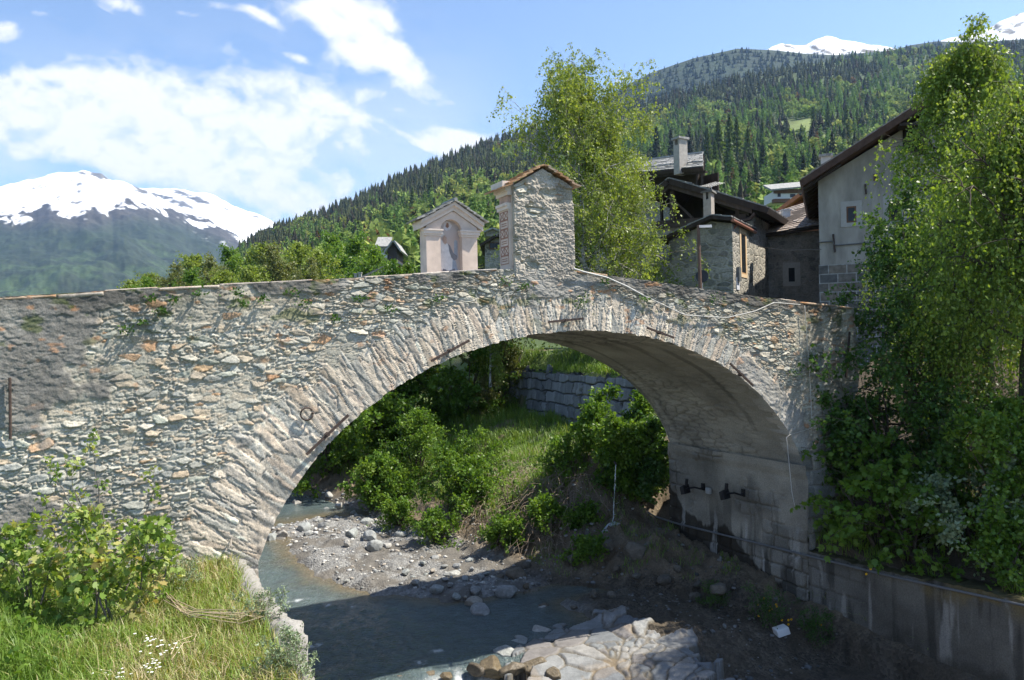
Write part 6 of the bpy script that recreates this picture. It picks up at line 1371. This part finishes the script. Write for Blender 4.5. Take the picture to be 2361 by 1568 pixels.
    M = 7500; s = rng.uniform(3.6, 14.6, M); n = rng.uniform(12.5, 36, M); q = s - foot(n); barl = np.interp(n, [18.6, 19.9, 21, 22.3, 23.6, 25, 26.6, 28, 29.5, 32], [8.7, 7.5, 6.6, 6.0, 5.6, 5.4, 5.3, 5.2, 4.6, 3.6])
    w = np.where((s > barl) & (q < .6) & (n > 18.4), .25 + .75*sst(.42, .6, fbm(s*1.1, n*1.1, 4, 811)), 0); w = np.where((q > -.4) & (q < 4.5) & (n < 26), .6, w); w = np.where((n < 19) & (s > 11.8) & (q < 1.5), .5, w); w = np.where((n > 27) & (q < .3) & (s > barl - .6), 1., w)
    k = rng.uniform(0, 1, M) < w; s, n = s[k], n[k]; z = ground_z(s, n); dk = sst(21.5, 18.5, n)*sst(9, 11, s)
    for s_, n_, z_, d_ in zip(s, n, z, dk):
        r = .022 + .07*rng.uniform()**3.2*(1.2 if n_ > 26 else 1.); v = ico*(1 + .28*rng.normal(0, 1, (12, 1)).clip(-1, 1))*np.array([r, r*rng.uniform(.6, 1), r*rng.uniform(.35, .7)]); a = rng.uniform(0, 6.28)
        v = np.stack([v[:, 0]*cos(a) - v[:, 1]*sin(a), v[:, 0]*sin(a) + v[:, 1]*cos(a), v[:, 2]], 1) + SN(s_, n_, z_ + r*.15); V.append(v); F.append(icf + off); off += 12
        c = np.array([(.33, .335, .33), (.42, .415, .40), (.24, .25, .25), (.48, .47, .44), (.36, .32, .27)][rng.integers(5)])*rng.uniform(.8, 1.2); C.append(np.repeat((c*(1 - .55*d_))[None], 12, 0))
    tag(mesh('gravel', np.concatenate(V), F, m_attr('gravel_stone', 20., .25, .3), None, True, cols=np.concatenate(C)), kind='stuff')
boulders()

def apron():
    poly = [(480, 1100), (760, 1070), (960, 1105), (1060, 1180), (1230, 1240), (1400, 1340), (1500, 1460), (1560, 1600), (100, 1700), (-60, 1560), (20, 1420), (60, 1350), (180, 1260), (340, 1150)]
    P_ = np.array([sn(gr(*Z6(*p), .12)) for p in poly]); lo, hi = P_.min(0) - 1.6, P_.max(0) + 2.2; lo[1] = max(lo[1], 10.8)
    ss, nn = np.arange(lo[0], hi[0], .028), np.arange(lo[1], hi[1], .028); Sg, Ng = np.meshgrid(ss, nn, indexing='ij')
    d = np.full(Sg.shape, 9.); ins = np.zeros(Sg.shape, bool)
    for (x0, y0), (x1, y1) in zip(P_, np.roll(P_, -1, 0)):
        dx, dy = x1 - x0, y1 - y0; t = np.clip(((Sg - x0)*dx + (Ng - y0)*dy)/(dx*dx + dy*dy), 0, 1); d = np.minimum(d, np.hypot(Sg - x0 - t*dx, Ng - y0 - t*dy)); c = (y0 > Ng) != (y1 > Ng); ins ^= c & (Sg < (x1 - x0)*(Ng - y0)/(y1 - y0 + 1e-9) + x0)
    sd = np.where(ins, d, -d); wx = Sg + .09*(fbm(Sg*3, Ng*3, 3, 901) - .5)*2; wy = Ng + .09*(fbm(Sg*3, Ng*3, 3, 902) - .5)*2
    f1, f2, ax, ay, dx, dy = worley(wx/.78, wy/.60, 903); sub = _hash(ax, ay, 904) < .35; g1, g2, bx, by, _, _ = worley(wx/.40, wy/.34, 905)
    e = np.where(sub, np.minimum(g2 - g1, (f2 - f1)*2), (f2 - f1)*1.6); ix, iy = np.where(sub, bx + 700, ax), np.where(sub, by, ay)
    rnd = _hash(ix, iy, 906); keep = sd + .9*(rnd - .75) > 0
    m = sst(.02, .16, e + .06*(fbm(Sg*14, Ng*14, 2, 907) - .5)); H = m*(.06 + .07*_hash(ix, iy, 908)) + .03*fbm(Sg*2.5, Ng*2.5, 4, 909)*m - .20*(1 - sst(-.25, .25, sd))*0
    gz = np.clip(ground_z(Sg, Ng), -.03, .22); z = gz + .02 + .04*sst(-.2, 1., sd) + .42*H + .01*fbm(Sg*10, Ng*10, 3, 910) - .45*sst(14.6, 12.4, Ng + .3*(Sg - 9))*sst(10.5, 8.5, Sg)
    z = np.where(keep, z, np.minimum(ground_z(Sg, Ng) - .12, z - .1))
    col = np.array([(.19, .20, .205), (.22, .225, .225), (.15, .16, .17), (.25, .245, .235), (.18, .17, .165)])[np.minimum((_hash(ix, iy, 911)*5).astype(int), 4)]
    c = col*(.72 + .5*fbm(Sg*5, Ng*9 + ix, 4, 912))[..., None]; mort = np.array((.13, .115, .09)); rust = sst(.64, .74, fbm(Sg*1.6, Ng*1.6, 4, 913))[..., None]*np.array((.30, .19, .08))
    c = c*m[..., None] + mort*(1 - m[..., None]); c = c*(1 - .2*(rust.sum(-1, keepdims=True) > .05)) + .2*rust; dk = (sst(.0, -.6, sd)*.35)[..., None]; c = c*(1 - dk)
    V = Sg[..., None]*E + Ng[..., None]*N + z[..., None]*UP; t = m_attr('paving_stone', 24., .25, .5, .008, .6)
    tag(mesh('paved_apron', V.reshape(-1, 3), (lambda G: G[keep.ravel()[G].any(1)])(grid(len(ss), len(nn))), t, None, True, cols=np.clip(c, .02, .6).reshape(-1, 3)), kind='structure')
apron()

def bank_plants():
    rng = np.random.default_rng(55)
    def bush(x, y, Y, z, h, R, lm, seed, label, n=(34, 7, 5), leaf=(9, .11, .4), name='shrub', kind='kite', stems=5, elev=(.1, 1.1), droop=-.12, twig=(.35, -.1), bark='dark'):
        p = at(x, y, Y); p[2] = z if z is not None else gz1(*sn(p)); p[2] -= .05
        return tree(name, label, 'shrub', p, h, .045, R, (1., 1.1, 1.1, 1., .8, .6), n, leaf, lm, bark, seed, .03, elev, droop, twig, kind=kind, stems=stems, twig_r=.006)
    # seen through the arch
    bush(760, 1100, 37., None, 5.4, 2.6, 'bright', 1001, 'dense shrub nearest the left foot of the arch', (50, 9, 6), (11, .15, .42))
    bush(850, 1080, 39., None, 6.4, 2.6, 'bright', 1002, 'tall bright green shrub beside the one nearest the arch foot under the arch', (46, 9, 6), (11, .16, .42))
    bush(965, 1050, 41., None, 7.6, 2.8, 'bright', 1003, 'tallest bright leafy shrub under the crown of the arch', (48, 9, 6), (11, .17, .42))
    bush(1075, 1010, 42., None, 6.4, 2.4, 'bright', 1004, 'full green shrub between the tallest one and the olive one', (44, 8, 6), (11, .16, .42))
    bush(1150, 960, 43., None, 5.4, 1.9, 'olive', 1005, 'olive shrub with small pale leaves left of the block wall', (46, 9, 6), (10, .12, .36))
    bush(1440, 1085, 25.4, 1.9, 2.9, 1.05, 'bright', 1006, 'round shrub in front of the block wall beside the pier', (50, 9, 6), (11, .11, .4))
    bush(1475, 1090, 25.0, 2.0, 2.2, .9, 'deep', 1007, 'dark ivy-like shrub hugging the back corner of the pier', (34, 8, 6), (10, .11, .42))
    bush(885, 1165, 31.5, None, 1.7, 1.3, 'bright', 1008, 'low shrub on the bank directly above the upstream boulders', (30, 7, 5), (9, .12, .4))
    bush(960, 1120, 33., None, 2.2, 1.5, 'bright', 1009, 'pale green shrub halfway up the bank under the arch', (30, 7, 5), (9, .11, .3))
    bush(1070, 1180, 28., None, 1.1, 1.1, 'bright', 1010, 'low bright shrub on the shaded slope under the arch', (28, 6, 5), (8, .10, .4))
    bush(1010, 1240, 26.5, None, .8, .8, 'bright', 1011, 'small bright herb clump at the foot of the slope', (20, 5, 4), (8, .09, .4))
    bush(1185, 1190, 26., None, 1.5, .35, 'bright', 1013, 'thin young shoot standing before the dry brambles', (12, 3, 2), (4, .11, .4))
    for i, (x, y, h, R, lb) in enumerate([(1255, 1200, .6, .6, 'small leafy clump among the dry brambles'), (1110, 1075, 1.4, 1.1, 'broad leafy clump in the long grass below the block wall'), (1360, 1290, .4, .45, 'tiny green clump on the dark mound below the waterfall'), (920, 1215, .7, .7, 'low green clump right of the upstream boulders'), (1120, 1130, .9, .9, 'green clump among long grass on the middle of the slope'), (1160, 1250, .6, .6, 'green clump below the dry brambles'), (1300, 1130, .8, .7, 'green clump on top of the earth mound'), (1330, 1210, .5, .5, 'little green clump on the shaded earth left of the waterfall'), (1040, 1110, 1.2, 1., 'rounded clump of leaves high on the slope')]):
        bush(x, y, ground_at(x, y, 1.)[1], None, h, R, 'bright', 1080 + i, lb, (20, 5, 4), (8, .09, .4))
    # right bank, above the river wall
    RB = dict(kind='kite')
    bush(1955, 1010, 19.4, 3.2, 1.9, .85, 'deep', 1021, 'dark shrub growing against the right end of the bridge', (26, 6, 5), (8, .10, .42))
    bush(2030, 1180, 18.0, 2.1, 1.9, 1.35, 'bright', 1022, 'maple bush spilling over the wall beside the pier corner', (24, 4, 3), (5, .15, .4), kind='maple', twig=(.25, -.2))
    bush(2100, 1300, 17.2, 1.9, 1.5, 1.2, 'bright', 1023, 'maple bush hanging lower over the top of the river wall', (22, 4, 3), (5, .15, .4), kind='maple', twig=(.25, -.25))
    bush(2160, 1130, 18.5, 3.0, 2.2, 1.5, 'deep', 1024, 'dark shrub in the middle of the shaded right slope', (24, 6, 4), (7, .11, .42))
    bush(2260, 1260, 16.8, 2.3, 1.6, 1.1, 'silver', 1025, 'pale leaved shrub catching the sun above the river wall', (28, 6, 5), (8, .10, .36))
    bush(2345, 1170, 16.4, 3.0, 2.0, 1.3, 'bright', 1026, 'bright shrub with yellow flowers at the right edge', (34, 7, 5), (9, .10, .4))
    bush(2340, 1330, 15.5, 2.0, 1.0, .8, 'bright', 1027, 'low bright shrub on top of the wall at the right edge', (24, 6, 4), (8, .09, .4))
    bush(2050, 1050, 19.2, 3.6, 2.9, 1.6, 'deep', 1028, 'tall dark thicket shrub below the slender ash', (24, 6, 4), (6, .11, .42))
    bush(2180, 980, 20.5, 4.3, 2.6, 1.6, 'olive', 1030, 'half bare shrub with pale twigs below the gable', (36, 6, 4), (5, .10, .4))
    # grasses of the far bank and the right slope
    M = 70000; s = rng.uniform(8, 21, M); n = rng.uniform(22, 42, M); q = s - foot(n); a = fbm(s*.8, n*.8, 4, 1041)
    k = (q > .8 + 1.2*a) & ((terr(s, n) < -.3) | (terr(s, n) > .2)) & (rng.uniform(0, 1, M) < .35 + 1.3*(a - .3)) & ~((s > 14.5) & (n < 24)); s, n, a = s[k], n[k], a[k]; M = len(s)
    blades('bank_grass', s, n, (.22 + .4*a)*rng.uniform(.5, 1.3, M), rng.uniform(.014, .03, M), .8 + 0*s, np.clip(.2 + .5*(a - .5) + rng.normal(0, .14, M), 0, 1), GRASS, rng)
    M = 12000; s = 15.08 + 5*rng.uniform(0, 1, M)**1.6; n = rng.uniform(6, 14.5, M); a = fbm(s*.9, n*.9, 4, 1042); k = rng.uniform(0, 1, M) < sst(.4, .6, a); s, n = s[k], n[k]; M = len(s)
    blades('slope_grass', s, n, .3*rng.uniform(.5, 1.3, M), rng.uniform(.01, .02, M), .9 + 0*s, np.clip(.25 + rng.normal(0, .18, M), 0, 1), GRASS, rng)
    M = 9000; s = 11.0 + 3.9*rng.uniform(0, 1, M); n = rng.uniform(13, 24, M); a = fbm(s*1.4, n*1.4, 3, 1043); k = (rng.uniform(0, 1, M) < sst(.47, .62, a)) & (s - foot(n) > .3); s, n = s[k], n[k]; M = len(s)
    blades('mound_grass', s, n, .16*rng.uniform(.5, 1.4, M), rng.uniform(.01, .018, M), .9 + 0*s, np.clip(.2 + rng.normal(0, .2, M), 0, 1), GRASS, rng)
    # brambles and exposed roots hanging on the slope
    B = 900; c = np.array([sn(ground_at(x, y, 1.5)) for x, y in [(1215 + 60*rng.normal(), 1150 + 45*rng.normal()) for _ in range(60)]]); c = c[rng.integers(60, size=B)] + rng.normal(0, .35, (B, 2)); z = ground_z(c[:, 0], c[:, 1]) + .12
    P0 = c[:, :1]*E + c[:, 1:]*N + z[:, None]*UP; D = unit(rng.normal(0, .6, (B, 3)) + UP*.5 - .6*E - .4*N); P = limbs(P0, D, rng.uniform(.5, 1.6, B), 7, -1.1, .25, rng)
    V, F = tubes(P, np.repeat(np.linspace(.011, .004, 7)[None], B, 0), 4); tag(mesh('dry_brambles', V, F, m_plain('bramble_stem', (.27, .21, .155), .3, 9, 0), None, True), kind='stuff')
    # yellow flowers: on the bed by the wall and on the slopes
    V, F, off = [], [], 0
    for (fn, pts, zz) in ((Z6, [(1740, 1060), (1780, 1020), (1820, 1075), (1865, 1060), (1870, 1075), (1745, 1140), (1835, 1090), (1905, 1170), (1950, 1170), (1970, 1165), (1950, 1200), (2140, 1200), (2175, 1205), (1800, 1080), (1820, 1105)], .55), (Z7, [(2250, 90), (2280, 90), (2100, 310), (2095, 480), (2090, 430), (2180, 290), (2250, 310), (2080, 385), (2130, 495), (2140, 680), (2120, 640), (2000, 810), (2140, 830), (2090, 830), (2220, 400), (2250, 405), (1995, 285), (1300, 800), (1360, 825), (1270, 835)], 3.2)):
        for x, y in pts:
            X, Y = fn(x, y); p = gr(X, Y, zz if fn is Z6 else np.interp(Y, [1060, 1300], [4.6, 2.1]))
            if fn is Z6: p = ground_at(X, Y + 12) + UP*.18
            else:
                r_ = ray(X, Y); p = r_*17.3; p[2] += ZC
            r = .03; an = np.arange(7)*2*pi/7; V.append(np.concatenate([p + r*np.stack([np.cos(an), -.6 + 0*an, np.sin(an)], 1)*np.array([1, .02, 1])])); F += [tuple(off + i for i in range(7))]; off += 7
    tag(mesh('yellow_flowers', np.concatenate(V), F, m_plain('yellow_petals', (.75, .42, .02), .08, 5, 0), None, False), kind='stuff')
    for (x, y, lb, h) in ((1830, 1140, 'larger tuft of yellow flowers on the bed by the river wall', .75), (2170, 1260, 'smaller tuft of yellow flowers closer to the camera by the wall', .6), (1440, 1000, 'low green tuft on the rubble mound by the wall', .35)):
        p = ground_at(*Z6(x, y + 60)); tree('flower_tuft', lb, 'plant', p, h, .006, .35, (1, 1.1, 1, .7), (30, 5, 3), (5, .05, .2), 'deep', 'grey', 1060 + int(x), .02, (.5, 1.3), -.1, (.12, .1), stems=6, twig_r=.003)
bank_plants()

# ================================================================== SMALL THINGS
def small_things():
    pale = m_plain('pale_conduit', (.50, .49, .46), .1, 9, 0, rough=.5); grey = m_plain('grey_conduit', (.15, .15, .15), .1, 9, 0, rough=.4)
    def fp(x, y, o=.085): s, z = facept(x, y); return face_pos(np.array(s), np.array(z), np.array(o))
    def pipe(name, label, pts, r, mat, cat='pipe'):
        P_ = np.array(pts); T = np.linspace(0, 1, 40); tt = np.concatenate([[0], np.cumsum(np.linalg.norm(np.diff(P_, axis=0), axis=1))]); tt /= tt[-1]
        q = np.stack([np.interp(T, tt, P_[:, i]) for i in range(3)], 1); mb = MB(); mb.tube(q, r, 6); return tag(mb.build(name, mat, None, True), label, cat)
    pipe('conduit', 'pale conduit slanting down the bridge wall right of the pillar shrine', [fp(1318, 620, .12), fp(1345, 628, .10), fp(1395, 640), fp(1440, 660), fp(1480, 682)], .020, pale)
    pipe('cable', 'thin pale cable looping along the top of the bridge wall to its right end', [fp(1480, 682, .09), fp(1574, 727), fp(1670, 733), fp(1735, 718), fp(1780, 698), fp(1840, 703)], .012, pale)
    pipe('drop_cable', 'thin cable dropping straight down the right end of the bridge wall', [fp(1850, 705), fp(1856, 860), fp(1858, 985), fp(1798, 1003), fp(1805, 1130, .1), fp(1812, 1170, .1)], .007, pale)
    pw = lambda x, y, o=.12: onplane(x, y, (s1 - o)*E, E)
    pipe('wall_pipe', 'long grey pipe running level along the pier and the river wall', [pw(1478, 1166), pw(1500, 1187), pw(1560, 1207), pw(1800, 1266), pw(2050, 1328), pw(2361, 1396), pw(2560, 1440)], .028, grey)
    # two floodlights on brackets, a junction box
    blk = m_plain('black_lamp', (.018, .018, .02), .2, 9, 0, rough=.45)
    for (bx, by, hx, hy, lb) in ((1622, 1122, 1584, 1128, 'left one of two black floodlights on arms from the pier'), (1715, 1136, 1676, 1140, 'right one of two black floodlights on arms from the pier')):
        w = pw(bx, by, .06); h = pw(hx, hy, .55); root = empty('floodlight', w, lb, 'floodlight'); mb = MB(); mb.box(w - N*.06 - UP*.1, N*.12, -E*.04, UP*.2); m = w*.45 + h*.55 + UP*.02; mb.tube([w, w*.8 + h*.2 - UP*.05, m, h + UP*.02], .028, 6); mb.build('bracket', blk, root)
        mb = MB(); d = unit(N*.9 - E*.3 - UP*.25); sd = unit(np.cross(d, UP)); u = np.cross(sd, d); o = h - sd*.16 - u*.12; mb.hexa([o, o + sd*.32, o + sd*.32 + d*.14, o + d*.14], [o + u*.26, o + sd*.32 + u*.26, o + sd*.28 + d*.16 + u*.22, o + sd*.04 + d*.16 + u*.22]); mb.tube([h + u*.1, h + UP*.3], .05, 6); mb.build('lamp_housing', blk, root, False, .012)
    c = pw(1636, 1131, .06); mb = MB(); mb.box(c - N*.09 - UP*.09, N*.18, -E*.08, UP*.17); tag(mb.build('junction_box', m_plain('grey_plastic', (.36, .37, .36), .08, 6, 0, rough=.5), None, False, .012), 'small pale junction box between the two floodlights on the pier', 'box')
    # the thin fall of water from the bank by the pier
    t = NT('falling_water'); t.base((.62, .68, .72)); t.b.inputs['Roughness'].default_value = .15; t.b.inputs['Transmission Weight'].default_value = .35; rng = np.random.default_rng(4); mb = MB()
    top = at(1420, 1072, 24.2); bot = at(1413, 1206, 23.9)
    for i in range(3):
        k = 24; tt = np.linspace(0, 1, k)[:, None]; P_ = top*(1 - tt) + bot*tt + rng.normal(0, .012, (k, 3))*(.4 + tt); mb.tube(P_, .002 + .011*rng.uniform(0, 1, k)*(vn(np.linspace(0, 14, k), np.full(k, i*3.), 9) > .45), 5)
    for i in range(90):
        d = unit(np.array([rng.normal(0, .8), -.4 - .3*rng.uniform(), .35 + .3*rng.uniform()])); L = rng.uniform(.25, .95); tt = np.linspace(0, 1, 6)[:, None]; mb.tube(bot + d*L*tt - UP*(1.0*L*1.9)*tt**2, np.linspace(.010, .003, 6), 4)
    tag(mb.build('waterfall', t.m, None, True), kind='stuff')
    mb = MB(); p = top + np.array([.0, .7, .06]); mb.tube([p, top + UP*.02], .035, 8); tag(mb.build('spout', m_plain('spout_iron', (.08, .07, .06), .2, 9, 0), None), 'short pipe spouting a thin fall of water from the bank', 'spout')
    # tufts of moss and fern on the wall
    V, F, tn, off = [], [], [], 0
    for (x, y, r) in [(345, 690, 8), (295, 762, 9), (330, 745, 6), (368, 718, 7), (398, 692, 8), (455, 675, 10), (545, 675, 8), (672, 678, 10), (825, 690, 9), (895, 715, 10), (1010, 690, 9), (1340, 690, 14), (1335, 700, 10), (1160, 650, 9), (1205, 660, 8), (1390, 650, 8), (1480, 690, 7), (1640, 690, 9), (700, 700, 8), (600, 690, 7), (560, 700, 6), (1820, 860, 8), (1880, 820, 9), (770, 735, 6)]:
        c0 = fp(x, y, .10); M = 46; C = c0 + rng.normal(0, 1, (M, 3))*np.array([r, r, r*.6])/FPX*c0[1]; v, f = leaves(C, rng.normal(0, .7, (M, 3)) - N*.6 + UP*.5, .35, rng.uniform(.03, .07, M), rng, 'kite', .6); V.append(v); F.append(f + off); off += len(v); tn.append(np.repeat(rng.uniform(0, .8, M), 4))
    tag(mesh('wall_moss', np.concatenate(V), np.concatenate(F), LEAF['deep'], None, False, attrs={'tint': np.concatenate(tn)}), kind='stuff')
small_things()
# ------------------------------------------------------------------ the air
def haze():
    m = bpy.data.materials.new('valley_air'); m.use_nodes = True; t = m.node_tree; t.nodes.clear()
    v = t.nodes.new('ShaderNodeVolumePrincipled'); v.inputs['Color'].default_value = (.38, .60, 1., 1); v.inputs['Density'].default_value = 6e-5; v.inputs['Anisotropy'].default_value = .2
    o = t.nodes.new('ShaderNodeOutputMaterial'); t.links.new(v.outputs[0], o.inputs['Volume'])
    mb = MB(); mb.box((-9500, -9500, -3), (19000, 0, 0), (0, 19000, 0), (0, 0, 1330)); tag(mb.build('haze', m), kind='stuff')
haze()
for o in bpy.data.objects:
    if '_o' in o.keys(): del o['_o']
